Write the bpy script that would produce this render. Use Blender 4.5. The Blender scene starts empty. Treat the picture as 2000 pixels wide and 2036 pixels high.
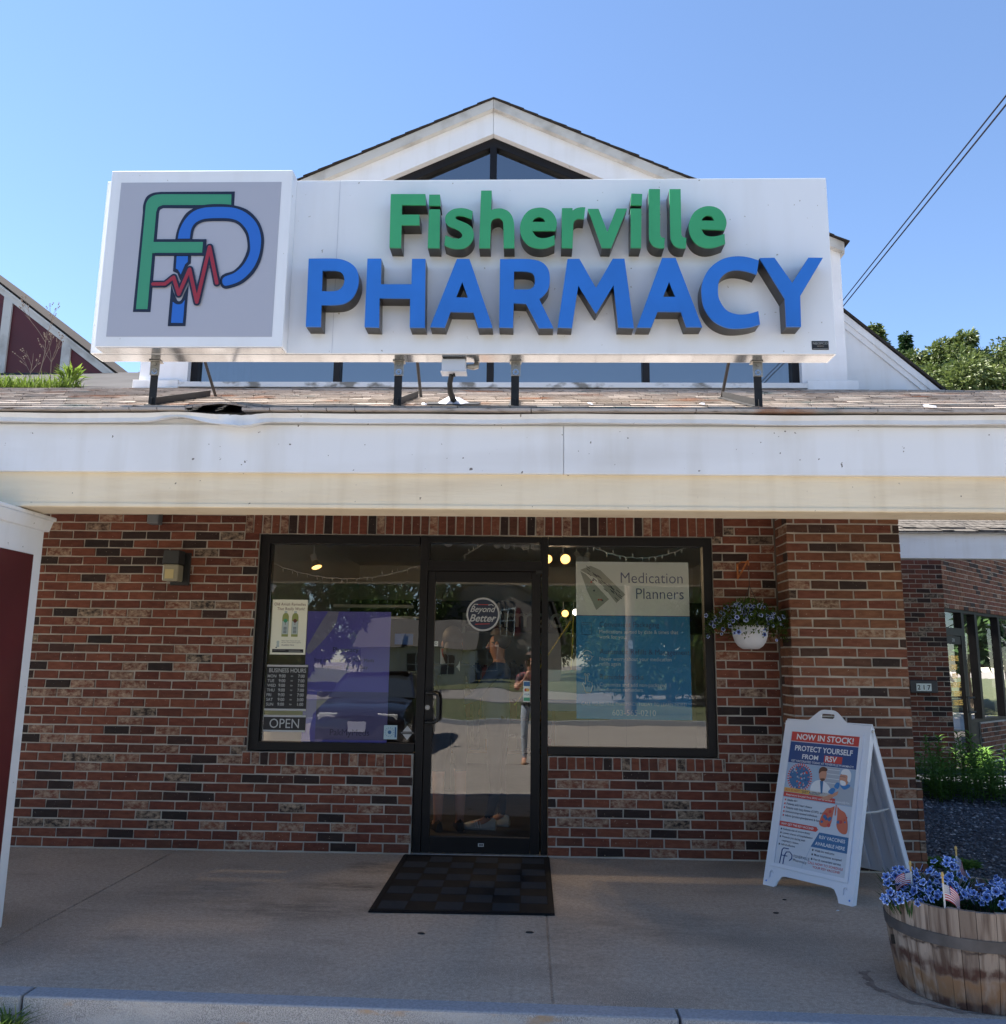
import bpy, bmesh, math, random
from mathutils import Vector, Matrix, noise
from mathutils.geometry import tessellate_polygon
random.seed(7)
R = math.radians
scene = bpy.context.scene
col = scene.collection

# ------------------------------------------------------------------ camera, sky, sun, exposure
H_CAM, Y_CAM = 1.4933, -6.9059
pitch, yaw, roll = 0.1747, 0.0312, 0.0124
fw = Vector((-math.sin(yaw)*math.cos(pitch), math.cos(yaw)*math.cos(pitch), math.sin(pitch)))
rt = Vector((math.cos(yaw), math.sin(yaw), 0))
up = rt.cross(fw)
r2 = rt*math.cos(roll) + up*math.sin(roll)
u2 = up*math.cos(roll) - rt*math.sin(roll)
cam = bpy.data.cameras.new('camera')
cam_o = bpy.data.objects.new('camera', cam); col.objects.link(cam_o)
M = Matrix((r2, u2, -fw)).transposed().to_4x4(); M.translation = (0, Y_CAM, H_CAM)
cam_o.matrix_world = M
cam.sensor_fit = 'HORIZONTAL'; cam.sensor_width = 36
cam.lens = 36*1677.05/2000
cam.clip_start = 0.02; cam.clip_end = 2000
scene.camera = cam_o

SUN_DIR = Vector((-0.50, 0.18, 0.85)).normalized()
world = bpy.data.worlds.new('World'); scene.world = world; world.use_nodes = True
wn = world.node_tree; bg = wn.nodes['Background']
sky = wn.nodes.new('ShaderNodeTexSky'); sky.sky_type = 'NISHITA'; sky.sun_disc = False
sky.sun_elevation = math.asin(SUN_DIR.z)
sky.sun_rotation = math.atan2(SUN_DIR.x, SUN_DIR.y)
sky.air_density = 1.0; sky.dust_density = 0.0; sky.altitude = 1500; sky.ozone_density = 3.0
wn.links.new(sky.outputs[0], bg.inputs[0]); bg.inputs[1].default_value = 0.070
sun = bpy.data.lights.new('sun', 'SUN'); sun.energy = 5.0; sun.angle = R(0.5); sun.color = (1.0, 0.93, 0.83)
sun_o = bpy.data.objects.new('sun', sun); col.objects.link(sun_o)
sun_o.rotation_euler = (-SUN_DIR).to_track_quat('-Z', 'Y').to_euler(); sun_o.location = (0, 0, 20)
scene.view_settings.view_transform = 'Standard'; scene.view_settings.look = 'None'
scene.view_settings.gamma = 1.0; scene.view_settings.exposure = 2.05
scene.view_settings.use_curve_mapping = False
scene.cycles.max_bounces = 8; scene.cycles.diffuse_bounces = 4; scene.cycles.glossy_bounces = 4
scene.cycles.transparent_max_bounces = 16; scene.cycles.transmission_bounces = 4
scene.cycles.caustics_reflective = False; scene.cycles.caustics_refractive = False
scene.cycles.sample_clamp_indirect = 4.0

# ------------------------------------------------------------------ materials
def mat(name, rgb, rough=0.7, metal=0.0, var=0.0, scale=8.0, bump=0.0, bscale=60.0, spec=0.5,
        rgb2=None, thr=(0.45, 0.6), coord='Object', stretch=(1, 1, 1), emit=None, coat=0.0, detail=6.0):
    m = bpy.data.materials.new(name); m.use_nodes = True
    nt = m.node_tree; b = nt.nodes['Principled BSDF']
    b.inputs['Base Color'].default_value = (*rgb, 1); b.inputs['Roughness'].default_value = rough
    b.inputs['Metallic'].default_value = metal; b.inputs['Specular IOR Level'].default_value = spec
    b.inputs['Coat Weight'].default_value = coat
    if emit:
        b.inputs['Emission Color'].default_value = (*emit[0], 1); b.inputs['Emission Strength'].default_value = emit[1]
    if var or bump or rgb2:
        tc = nt.nodes.new('ShaderNodeTexCoord'); mp = nt.nodes.new('ShaderNodeMapping')
        mp.inputs['Scale'].default_value = stretch
        nt.links.new(tc.outputs[coord], mp.inputs[0])
        n = nt.nodes.new('ShaderNodeTexNoise'); n.inputs['Scale'].default_value = scale; n.inputs['Detail'].default_value = detail
        nt.links.new(mp.outputs[0], n.inputs['Vector'])
        cr = nt.nodes.new('ShaderNodeValToRGB')
        if rgb2:
            cr.color_ramp.elements[0].position = thr[0]; cr.color_ramp.elements[1].position = thr[1]
            cr.color_ramp.elements[0].color = (*rgb, 1); cr.color_ramp.elements[1].color = (*rgb2, 1)
        else:
            cr.color_ramp.elements[0].position = 0.3; cr.color_ramp.elements[1].position = 0.7
            cr.color_ramp.elements[0].color = (*[c*(1-var) for c in rgb], 1)
            cr.color_ramp.elements[1].color = (*[min(1, c*(1+var)) for c in rgb], 1)
        nt.links.new(n.outputs['Fac'], cr.inputs[0]); nt.links.new(cr.outputs[0], b.inputs['Base Color'])
        if bump:
            n2 = nt.nodes.new('ShaderNodeTexNoise'); n2.inputs['Scale'].default_value = bscale; n2.inputs['Detail'].default_value = 8
            nt.links.new(mp.outputs[0], n2.inputs['Vector'])
            bp_ = nt.nodes.new('ShaderNodeBump'); bp_.inputs['Strength'].default_value = bump; bp_.inputs['Distance'].default_value = 0.01
            nt.links.new(n2.outputs['Fac'], bp_.inputs['Height']); nt.links.new(bp_.outputs[0], b.inputs['Normal'])
    return m

def brick_mat(name, brown=False, tan=0.17):
    m = bpy.data.materials.new(name); m.use_nodes = True; nt = m.node_tree; b = nt.nodes['Principled BSDF']
    at = nt.nodes.new('ShaderNodeAttribute'); at.attribute_name = 'rnd'
    if brown:
        stops = [(0.0, (.038, .027, .024)), (.11, (.065, .038, .030)), (.18, (.135, .064, .040)), (.4, (.185, .082, .047)),
                 (.62, (.245, .112, .062)), (.82, (.215, .086, .050)), (1.0, (.190, .068, .045))]
    else:
        stops = [(0.0, (.026, .019, .018)), (.17, (.044, .026, .022)), (.22, (.115, .040, .027)), (.4, (.165, .052, .033)),
                 (.62, (.220, .078, .045)), (.80, (.180, .056, .035)), (1.0, (.120, .050, .033))]
    cr = ramp(nt, stops); nt.links.new(at.outputs['Fac'], cr.inputs[0])
    # fired streaks inside each brick
    f1 = noise_fac(nt, 14, 6, (1, 1, 3), .35, .75)
    c1 = mixc(nt, f1, cr.outputs[0], (.60, .52, .50), 'MULTIPLY')
    # flashed pale patches on some bricks only
    gt = nt.nodes.new('ShaderNodeMapRange'); gt.inputs['From Min'].default_value = 1-tan-.02; gt.inputs['From Max'].default_value = 1-tan
    at2 = nt.nodes.new('ShaderNodeAttribute'); at2.attribute_name = 'rnd2'
    nt.links.new(at2.outputs['Fac'], gt.inputs['Value'])
    f2 = noise_fac(nt, 20, 9, (1, 1, 1.5), .42, .66, rough=.75)
    ml = nt.nodes.new('ShaderNodeMath'); ml.operation = 'MULTIPLY'
    nt.links.new(gt.outputs[0], ml.inputs[0]); nt.links.new(f2, ml.inputs[1])
    c2 = mixc(nt, ml.outputs[0], c1, (.44, .33, .235))
    # small pale specks everywhere
    f3 = noise_fac(nt, 70, 3, (1, 1, 1), .70, .76)
    c3 = mixc(nt, f3, c2, (.42, .33, .26))
    c3 = mixc(nt, noise_fac(nt, .9, 6, (1, 1, 1), .42, .72), c3, (.82, .80, .80), 'MULTIPLY')
    nt.links.new(c3, b.inputs['Base Color']); b.inputs['Roughness'].default_value = .82; b.inputs['Specular IOR Level'].default_value = .3
    n2 = nt.nodes.new('ShaderNodeTexNoise'); n2.inputs['Scale'].default_value = 90; n2.inputs['Detail'].default_value = 8
    tc = nt.nodes.new('ShaderNodeTexCoord'); nt.links.new(tc.outputs['Object'], n2.inputs['Vector'])
    bu = nt.nodes.new('ShaderNodeBump'); bu.inputs['Strength'].default_value = .5; bu.inputs['Distance'].default_value = .006
    nt.links.new(n2.outputs['Fac'], bu.inputs['Height']); nt.links.new(bu.outputs[0], b.inputs['Normal'])
    return m

def glass_mat(name, tint=(.985, .995, .99), refl=.85, wave=0.0007, base=0.075, ws=1.9):
    m = bpy.data.materials.new(name); m.use_nodes = True; nt = m.node_tree
    for n in list(nt.nodes): nt.nodes.remove(n)
    out = nt.nodes.new('ShaderNodeOutputMaterial'); mx = nt.nodes.new('ShaderNodeMixShader')
    tr = nt.nodes.new('ShaderNodeBsdfTransparent'); tr.inputs[0].default_value = (*tint, 1)
    gl = nt.nodes.new('ShaderNodeBsdfGlossy'); gl.inputs['Roughness'].default_value = 0.0; gl.inputs[0].default_value = (1, 1, 1, 1)
    fr = nt.nodes.new('ShaderNodeFresnel'); fr.inputs['IOR'].default_value = 1.5
    ma = nt.nodes.new('ShaderNodeMath'); ma.operation = 'MULTIPLY_ADD'; ma.inputs[1].default_value = refl*1.6; ma.inputs[2].default_value = base; ma.use_clamp = True
    nt.links.new(fr.outputs[0], ma.inputs[0]); nt.links.new(ma.outputs[0], mx.inputs[0])
    nt.links.new(tr.outputs[0], mx.inputs[1]); nt.links.new(gl.outputs[0], mx.inputs[2]); nt.links.new(mx.outputs[0], out.inputs[0])
    tc = nt.nodes.new('ShaderNodeTexCoord'); mp = nt.nodes.new('ShaderNodeMapping'); mp.inputs['Scale'].default_value = (1, 1, 1.8)
    nt.links.new(tc.outputs['Object'], mp.inputs[0])
    n = nt.nodes.new('ShaderNodeTexNoise'); n.inputs['Scale'].default_value = ws; n.inputs['Detail'].default_value = 1
    nt.links.new(mp.outputs[0], n.inputs['Vector'])
    bu = nt.nodes.new('ShaderNodeBump'); bu.inputs['Strength'].default_value = 1; bu.inputs['Distance'].default_value = wave
    nt.links.new(n.outputs['Fac'], bu.inputs['Height']); nt.links.new(bu.outputs[0], gl.inputs['Normal'])
    return m

def leaf_mat(name, a, b_, trans=.25, rough=.6, spec=.15):
    m = bpy.data.materials.new(name); m.use_nodes = True; nt = m.node_tree; b = nt.nodes['Principled BSDF']
    at = nt.nodes.new('ShaderNodeAttribute'); at.attribute_name = 'rnd'
    cr = ramp(nt, [(0, a), (1, b_)]); nt.links.new(at.outputs['Fac'], cr.inputs[0]); nt.links.new(cr.outputs[0], b.inputs['Base Color'])
    b.inputs['Roughness'].default_value = rough; b.inputs['Specular IOR Level'].default_value = spec
    if trans:
        tl = nt.nodes.new('ShaderNodeBsdfTranslucent'); mx = nt.nodes.new('ShaderNodeMixShader'); mx.inputs[0].default_value = trans
        nt.links.new(cr.outputs[0], tl.inputs[0]); nt.links.new(b.outputs[0], mx.inputs[1]); nt.links.new(tl.outputs[0], mx.inputs[2])
        nt.links.new(mx.outputs[0], nt.nodes['Material Output'].inputs[0])
    return m

def ramp(nt, stops, interp='LINEAR'):
    cr = nt.nodes.new('ShaderNodeValToRGB'); cr.color_ramp.interpolation = interp
    e = cr.color_ramp.elements
    while len(e) < len(stops): e.new(0.5)
    for i, (p, c) in enumerate(stops):
        e[i].position = p; e[i].color = (*c, 1)
    return cr

def mixc(nt, fac, a, b, blend='MIX'):
    n = nt.nodes.new('ShaderNodeMix'); n.data_type = 'RGBA'; n.blend_type = blend
    for s, v in ((n.inputs[0], fac), (n.inputs[6], a), (n.inputs[7], b)):
        if hasattr(v, 'links') or hasattr(v, 'is_linked'): nt.links.new(v, s)
        elif isinstance(v, (int, float)): s.default_value = v
        else: s.default_value = (*v, 1)
    return n.outputs[2]

def noise_fac(nt, scale, detail=5, stretch=(1, 1, 1), lo=0.4, hi=0.6, coord='Object', rough=0.5):
    tc = nt.nodes.new('ShaderNodeTexCoord'); mp = nt.nodes.new('ShaderNodeMapping'); mp.inputs['Scale'].default_value = stretch
    nt.links.new(tc.outputs[coord], mp.inputs[0])
    n = nt.nodes.new('ShaderNodeTexNoise'); n.inputs['Scale'].default_value = scale; n.inputs['Detail'].default_value = detail
    n.inputs['Roughness'].default_value = rough
    nt.links.new(mp.outputs[0], n.inputs['Vector'])
    mr = nt.nodes.new('ShaderNodeMapRange'); mr.inputs['From Min'].default_value = lo; mr.inputs['From Max'].default_value = hi
    nt.links.new(n.outputs['Fac'], mr.inputs['Value'])
    return mr.outputs[0]

MT = {}
MT['brick'] = brick_mat('red_brick'); MT['brick_brown'] = brick_mat('brown_brick', True, .05); MT['brick_soldier'] = brick_mat('soldier_brick', False, .16)
MT['mortar'] = mat('mortar', (.43, .39, .335), .95, var=.18, scale=5, bump=.6, bscale=120)
MT['frame'] = mat('dark_bronze_aluminium', (.0065, .0055, .0060), .5, .0, var=.25, scale=3, spec=.3)
MT['white'] = mat('white_aluminium', (.80, .815, .84), .45, 0, rgb2=(.72, .73, .75), thr=(.4, .7), scale=1.6, stretch=(.5, 1, 2.5), bump=.03, bscale=4)
MT['white_clad'] = mat('white_cladding', (.80, .81, .835), .5, 0, rgb2=(.70, .70, .71), thr=(.5, .8), scale=2.2, stretch=(.25, 1, 1.5), bump=.05, bscale=8)
MT['cream'] = mat('cream_painted_wood', (.82, .71, .53), .7, 0, rgb2=(.72, .60, .43), thr=(.45, .75), scale=3, stretch=(.35, 1, 3), bump=.35, bscale=22)
MT['soffit'] = mat('soffit_panel', (.68, .64, .56), .8, var=.08)
MT['sign_white'] = mat('sign_white', (.84, .87, .92), .33, 0, rgb2=(.82, .85, .90), thr=(.4, .6), scale=1.2, bump=.01, bscale=3)
MT['sign_under'] = mat('sign_underside', (.35, .37, .40), .18, .85, var=.03)
MT['blue'] = mat('blue_acrylic', (.026, .175, .62), .30, spec=.45, var=.10, scale=3)
MT['green'] = mat('green_acrylic', (.05, .36, .15), .30, spec=.45, var=.10, scale=3)
MT['return'] = mat('dark_letter_return', (.030, .026, .025), .30, .2)
MT['navy'] = mat('navy_vinyl', (.008, .012, .035), .4); MT['red_v'] = mat('red_vinyl', (.33, .022, .038), .4)
MT['green_v'] = mat('green_vinyl', (.05, .30, .165), .4); MT['blue_v'] = mat('blue_vinyl', (.022, .145, .58), .4)
MT['grey_face'] = mat('grey_face_panel', (.43, .445, .52), .35)
MT['steel'] = mat('galvanised_steel', (.36, .35, .33), .45, .8, var=.2, scale=40); MT['black_steel'] = mat('black_angle_steel', (.010, .010, .012), .65, .0, var=.4, scale=30)
MT['shingle'] = None
MT['concrete'] = None
MT['granite'] = mat('granite_kerb', (.42, .42, .42), .85, 0, rgb2=(.20, .20, .205), thr=(.40, .62), scale=230, bump=.7, bscale=90)
def _rust():
    m = MT['granite']; nt = m.node_tree; b = nt.nodes['Principled BSDF']; l = b.inputs['Base Color'].links[0]; src = l.from_socket
    o = mixc(nt, noise_fac(nt, 4.5, 6, (1, 1, 2), .60, .68), src, (.36, .27, .19)); o = mixc(nt, noise_fac(nt, 2.0, 4, (1, 1, 3), .5, .8), o, (.46, .46, .46)); nt.links.new(o, b.inputs['Base Color'])
_rust()
MT['granite_top'] = mat('granite_kerb_top', (.27, .285, .31), .8, var=.18, scale=90, bump=.25, bscale=90)
MT['asphalt'] = mat('asphalt', (.235, .215, .195), .92, 0, rgb2=(.190, .172, .155), thr=(.3, .7), scale=1.2, bump=.5, bscale=90)
def weather(key, speck, streak):
    m = MT[key]; nt = m.node_tree; b = nt.nodes['Principled BSDF']; src = b.inputs['Base Color'].links[0].from_socket
    o = mixc(nt, noise_fac(nt, 7, 5, (1, 1, .12), .50, .85), src, streak, 'MULTIPLY')
    o = mixc(nt, noise_fac(nt, 1.3, 5, (1, 1, 1), .55, .9), o, streak, 'MULTIPLY')
    o = mixc(nt, noise_fac(nt, 34, 2, (1, 1, 1), .745, .765), o, speck)
    nt.links.new(o, b.inputs['Base Color'])
weather('sign_white', (.45, .44, .42), (.93, .92, .90)); weather('white_clad', (.16, .14, .13), (.86, .84, .80)); weather('cream', (.22, .16, .11), (.84, .80, .74)); weather('white', (.25, .23, .21), (.84, .82, .78))
MT['red_panel'] = mat('dark_red_panel', (.085, .010, .012), .55, var=.15, scale=3)
MT['black_rubber'] = mat('black_rubber', (.003, .0033, .005), .8, spec=.25, bump=.6, bscale=160)
MT['mat_ridge'] = mat('mat_ribbed_square', (.020, .021, .025), .9, bump=.8, bscale=200)
MT['plastic_white'] = mat('white_plastic', (.62, .66, .74), .38, spec=.5, var=.03, scale=2)
MT['plastic_black'] = mat('black_plastic', (.012, .012, .012), .45)
MT['glass'] = glass_mat('shop_glass'); MT['glass_hi'] = glass_mat('gable_glass', (.55, .62, .68), 2.2, .0008, .12)
MT['glass_far'] = glass_mat('far_shop_glass', (.5, .5, .5), 1.6, .0012, .25)
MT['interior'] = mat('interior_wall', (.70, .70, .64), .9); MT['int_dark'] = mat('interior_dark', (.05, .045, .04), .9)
MT['wood'] = mat('shelf_wood', (.30, .19, .09), .6, var=.2, scale=6, stretch=(.2, 1, 1))
MT['paper'] = mat('poster_paper', (.72, .76, .70), .5); MT['black'] = mat('black_print', (.01, .01, .012), .5); MT['silver'] = mat('silver_print', (.42, .43, .43), .5)
MT['trunk'] = mat('tree_bark', (.085, .062, .045), .9, var=.3, scale=12, bump=.8, bscale=30)
MT['soil'] = mat('potting_soil', (.03, .02, .014), .95, bump=.8, bscale=60)

# weathered shingles
def shingle():
    m = bpy.data.materials.new('weathered_shingle'); m.use_nodes = True; nt = m.node_tree; b = nt.nodes['Principled BSDF']
    at = nt.nodes.new('ShaderNodeAttribute'); at.attribute_name = 'rnd'
    cr = ramp(nt, [(0, (.28, .245, .22)), (.5, (.38, .335, .305)), (1, (.50, .45, .415))]); nt.links.new(at.outputs['Fac'], cr.inputs[0])
    o = mixc(nt, noise_fac(nt, 2.6, 3, (1, 1, 1), .58, .72), cr.outputs[0], (.34, .19, .125))
    o = mixc(nt, noise_fac(nt, 3.1, 3, (1, 1.7, 1), .60, .74), o, (.16, .21, .21))
    o = mixc(nt, noise_fac(nt, 50, 6, (.2, 1, 1), .55, .72), o, (.13, .105, .09))
    o = mixc(nt, noise_fac(nt, 240, 2, (1, 1, 1), .55, .7), o, (.42, .37, .33))
    nt.links.new(o, b.inputs['Base Color']); b.inputs['Roughness'].default_value = .95; b.inputs['Specular IOR Level'].default_value = .05
    n2 = nt.nodes.new('ShaderNodeTexNoise'); n2.inputs['Scale'].default_value = 150; n2.inputs['Detail'].default_value = 6
    tc = nt.nodes.new('ShaderNodeTexCoord'); nt.links.new(tc.outputs['Object'], n2.inputs['Vector'])
    bu = nt.nodes.new('ShaderNodeBump'); bu.inputs['Strength'].default_value = .7; bu.inputs['Distance'].default_value = .008
    nt.links.new(n2.outputs['Fac'], bu.inputs['Height']); nt.links.new(bu.outputs[0], b.inputs['Normal'])
    return m
MT['shingle'] = shingle()

def concrete():
    m = bpy.data.materials.new('sidewalk_concrete'); m.use_nodes = True; nt = m.node_tree; b = nt.nodes['Principled BSDF']
    o = mixc(nt, noise_fac(nt, 1.1, 6, (1, 1, 1), .3, .7), (.36, .29, .225), (.30, .255, .21))
    o = mixc(nt, noise_fac(nt, .9, 8, (1, 1.5, 1), .50, .68), o, (.15, .122, .096))
    o = mixc(nt, noise_fac(nt, 5, 7, (.5, 1.4, 1), .58, .78), o, (.125, .098, .074))
    o = mixc(nt, noise_fac(nt, 160, 4, (1, 1, 1), .35, .75), o, (.56, .48, .39))
    o = mixc(nt, noise_fac(nt, 38, 5, (1, 1, 1), .42, .70, rough=.8), o, (.245, .20, .158))
    o = mixc(nt, noise_fac(nt, 75, 3, (1, 1, 1), .68, .76), o, (.10, .082, .068))
    tcs = nt.nodes.new('ShaderNodeTexCoord')
    for (x, y, rx, ry, k) in ((-1.10, -.42, .22, .20, .75), (-1.18, -.95, .38, .13, .8), (-1.35, -1.50, .60, .28, .55), (-2.1, -1.2, .5, .35, .35), (.7, -1.7, .7, .35, .3), (.25, -2.2, .25, .6, .3)):
        mp = nt.nodes.new('ShaderNodeMapping'); mp.vector_type = 'TEXTURE'; mp.inputs['Location'].default_value = (x, y, 0); mp.inputs['Scale'].default_value = (rx, ry, 1)
        nt.links.new(tcs.outputs['Object'], mp.inputs[0]); ln_ = nt.nodes.new('ShaderNodeVectorMath'); ln_.operation = 'LENGTH'; nt.links.new(mp.outputs[0], ln_.inputs[0])
        mr = nt.nodes.new('ShaderNodeMapRange'); mr.inputs['From Min'].default_value = 1.15; mr.inputs['From Max'].default_value = .45; mr.inputs['To Max'].default_value = k; nt.links.new(ln_.outputs['Value'], mr.inputs['Value'])
        mu = nt.nodes.new('ShaderNodeMath'); mu.operation = 'MULTIPLY'; nt.links.new(mr.outputs[0], mu.inputs[0]); nt.links.new(noise_fac(nt, 7, 8, (.6, 1.6, 1), .35, .62, rough=.7), mu.inputs[1])
        o = mixc(nt, mu.outputs[0], o, (.085, .068, .052))
    nt.links.new(o, b.inputs['Base Color']); b.inputs['Roughness'].default_value = .88; b.inputs['Specular IOR Level'].default_value = .3
    n2 = nt.nodes.new('ShaderNodeTexNoise'); n2.inputs['Scale'].default_value = 120; n2.inputs['Detail'].default_value = 8
    tc = nt.nodes.new('ShaderNodeTexCoord'); nt.links.new(tc.outputs['Object'], n2.inputs['Vector'])
    bu = nt.nodes.new('ShaderNodeBump'); bu.inputs['Strength'].default_value = .35; bu.inputs['Distance'].default_value = .004
    nt.links.new(n2.outputs['Fac'], bu.inputs['Height']); nt.links.new(bu.outputs[0], b.inputs['Normal'])
    return m
MT['concrete'] = concrete()

# ------------------------------------------------------------------ mesh builder and scene tree helpers
class MB:
    def __init__(s): s.v = []; s.f = []; s.mi = []; s.mats = []; s.r = []; s.r2 = []; s.M = Matrix.Identity(4); s.cr = .5; s.cr2 = 0
    def mi_(s, m):
        if m not in s.mats: s.mats.append(m)
        return s.mats.index(m)
    def pt(s, p): s.v.append(s.M @ Vector(p)); return len(s.v)-1
    def face(s, idx, m): s.f.append(tuple(idx)); s.mi.append(s.mi_(m)); s.r.append(s.cr); s.r2.append(s.cr2)
    def poly(s, pts, m): s.face([s.pt(p) for p in pts], m)
    def box(s, x0, x1, y0, y1, z0, z1, m):
        i = [s.pt(p) for p in ((x0,y0,z0),(x1,y0,z0),(x1,y1,z0),(x0,y1,z0),(x0,y0,z1),(x1,y0,z1),(x1,y1,z1),(x0,y1,z1))]
        for q in ((0,3,2,1),(4,5,6,7),(0,1,5,4),(1,2,6,5),(2,3,7,6),(3,0,4,7)): s.face([i[k] for k in q], m)
    def flat(s, outer, m, y=0.0, hole=None, axis='xz', flip=False):
        # filled 2D outline (with an optional hole) lying in the x,z (or x,y) plane
        loops = [outer] + ([hole] if hole else [])
        f3 = (lambda p: (p[0], y, p[1])) if axis == 'xz' else (lambda p: (p[0], p[1], y))
        tri = tessellate_polygon([[Vector((p[0], p[1], 0)) for p in l] for l in loops])
        base = [s.pt(f3(p)) for l in loops for p in l]
        allp = [p for l in loops for p in l]
        for t in tri:
            a, b, c = [allp[k] for k in t]
            ar = (b[0]-a[0])*(c[1]-a[1]) - (c[0]-a[0])*(b[1]-a[1])
            if abs(ar) < 1e-12: continue
            k = [base[q] for q in t]
            if (ar < 0): k.reverse()
            if flip: k.reverse()
            s.face(k, m)
    def prism(s, outer, y0, y1, m, hole=None, mside=None, axis='xz'):
        # y0 = front (towards -Y), y1 = back
        mside = mside or m
        if axis == 'xz': s.flat(outer, m, y0, hole); s.flat(outer, mside, y1, hole, flip=True)
        else: s.flat(outer, m, y1, hole, 'xy'); s.flat(outer, mside, y0, hole, 'xy', True)
        f3 = (lambda p, y: (p[0], y, p[1])) if axis == 'xz' else (lambda p, y: (p[0], p[1], y))
        for l, hol in ((outer, False), (hole, True)):
            if not l: continue
            a = sum(l[i-1][0]*l[i][1]-l[i][0]*l[i-1][1] for i in range(len(l)))
            l2 = l if (a > 0) != hol else l[::-1]
            n = len(l2); A = [s.pt(f3(p, y0)) for p in l2]; B = [s.pt(f3(p, y1)) for p in l2]
            for i in range(n):
                j = (i+1) % n
                s.face((A[i], B[i], B[j], A[j]) if axis == 'xz' else (A[i], A[j], B[j], B[i]), mside)
    def tube(s, pts, rad, m, seg=8, cap=True):
        pts = [Vector(p) for p in pts]; n = len(pts)
        rr = rad if isinstance(rad, (list, tuple)) else [rad]*n
        rings = []; prev = None
        for i in range(n):
            t = (pts[min(i+1, n-1)] - pts[max(i-1, 0)]).normalized()
            if prev is None:
                a = Vector((0, 0, 1)) if abs(t.z) < .9 else Vector((1, 0, 0)); nx = t.cross(a).normalized()
            else:
                nx = (prev - t*prev.dot(t)).normalized()
            prev = nx; ny = t.cross(nx)
            rings.append([s.pt(pts[i] + (nx*math.cos(2*math.pi*k/seg) + ny*math.sin(2*math.pi*k/seg))*rr[i]) for k in range(seg)])
        for i in range(n-1):
            for k in range(seg):
                k2 = (k+1) % seg; s.face((rings[i][k], rings[i][k2], rings[i+1][k2], rings[i+1][k]), m)
        if cap: s.face(rings[0][::-1], m); s.face(rings[-1], m)
    def lathe(s, prof, m, seg=24, c=(0, 0, 0), cap=True):
        rings = [[s.pt((c[0]+r*math.cos(2*math.pi*k/seg), c[1]+r*math.sin(2*math.pi*k/seg), c[2]+z)) for k in range(seg)] for r, z in prof]
        for i in range(len(rings)-1):
            for k in range(seg):
                k2 = (k+1) % seg; s.face((rings[i][k], rings[i][k2], rings[i+1][k2], rings[i+1][k]), m)
        if cap: s.face(rings[0][::-1], m); s.face(rings[-1], m)
    def ball(s, c, r, m, seg=12, rings=8, sc=(1, 1, 1)):
        pr = [(math.sin(math.pi*i/rings)*r, -math.cos(math.pi*i/rings)*r) for i in range(rings+1)]
        R_ = [[s.pt((c[0]+p[0]*math.cos(2*math.pi*k/seg)*sc[0], c[1]+p[0]*math.sin(2*math.pi*k/seg)*sc[1], c[2]+p[1]*sc[2])) for k in range(seg)] for p in pr[1:-1]]
        b = s.pt((c[0], c[1], c[2]-r*sc[2])); t = s.pt((c[0], c[1], c[2]+r*sc[2]))
        for i in range(len(R_)-1):
            for k in range(seg): s.face((R_[i][k], R_[i][(k+1)%seg], R_[i+1][(k+1)%seg], R_[i+1][k]), m)
        for k in range(seg): s.face((b, R_[0][(k+1)%seg], R_[0][k]), m); s.face((t, R_[-1][k], R_[-1][(k+1)%seg]), m)
    def disc(s, cx, cz, r, m, y=0, n=28, r_in=None, sx=1.0):
        o = [(cx+sx*r*math.cos(2*math.pi*k/n), cz+r*math.sin(2*math.pi*k/n)) for k in range(n)]
        h = [(cx+sx*r_in*math.cos(2*math.pi*k/n), cz+r_in*math.sin(2*math.pi*k/n)) for k in range(n)] if r_in else None
        s.flat(o, m, y, h)
    def rect(s, x0, x1, z0, z1, m, y=0): s.flat([(x0,z0),(x1,z0),(x1,z1),(x0,z1)], m, y)
    def text(s, t, x, z, size, m, y=0.0, align='LEFT', bold=0.0, sx=1.0, shear=0.0, space=1.0):
        key = (t, bold, shear, space)
        if key not in _TXT:
            c = bpy.data.curves.new('t', 'FONT'); c.body = t; c.offset = bold; c.shear = shear; c.space_character = space; c.resolution_u = 3
            o = bpy.data.objects.new('t', c); col.objects.link(o)
            dg = bpy.context.evaluated_depsgraph_get(); dg.update()
            me = bpy.data.meshes.new_from_object(o.evaluated_get(dg))
            vs = [tuple(v.co[:2]) for v in me.vertices]; fs = [(tuple(p.vertices), p.normal.z) for p in me.polygons]
            bpy.data.objects.remove(o); bpy.data.curves.remove(c); bpy.data.meshes.remove(me)
            _TXT[key] = (vs, fs)
        vs, fs = _TXT[key]
        if not vs: return
        x0 = min(v[0] for v in vs); x1 = max(v[0] for v in vs)
        off = {'LEFT': x0, 'CENTER': (x0+x1)/2, 'RIGHT': x1}[align]
        b = [s.pt((x+(v[0]-off)*size*sx, y, z+v[1]*size)) for v in vs]
        for f, nz in fs: s.face([b[k] for k in (f if nz > 0 else f[::-1])], m)
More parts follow.
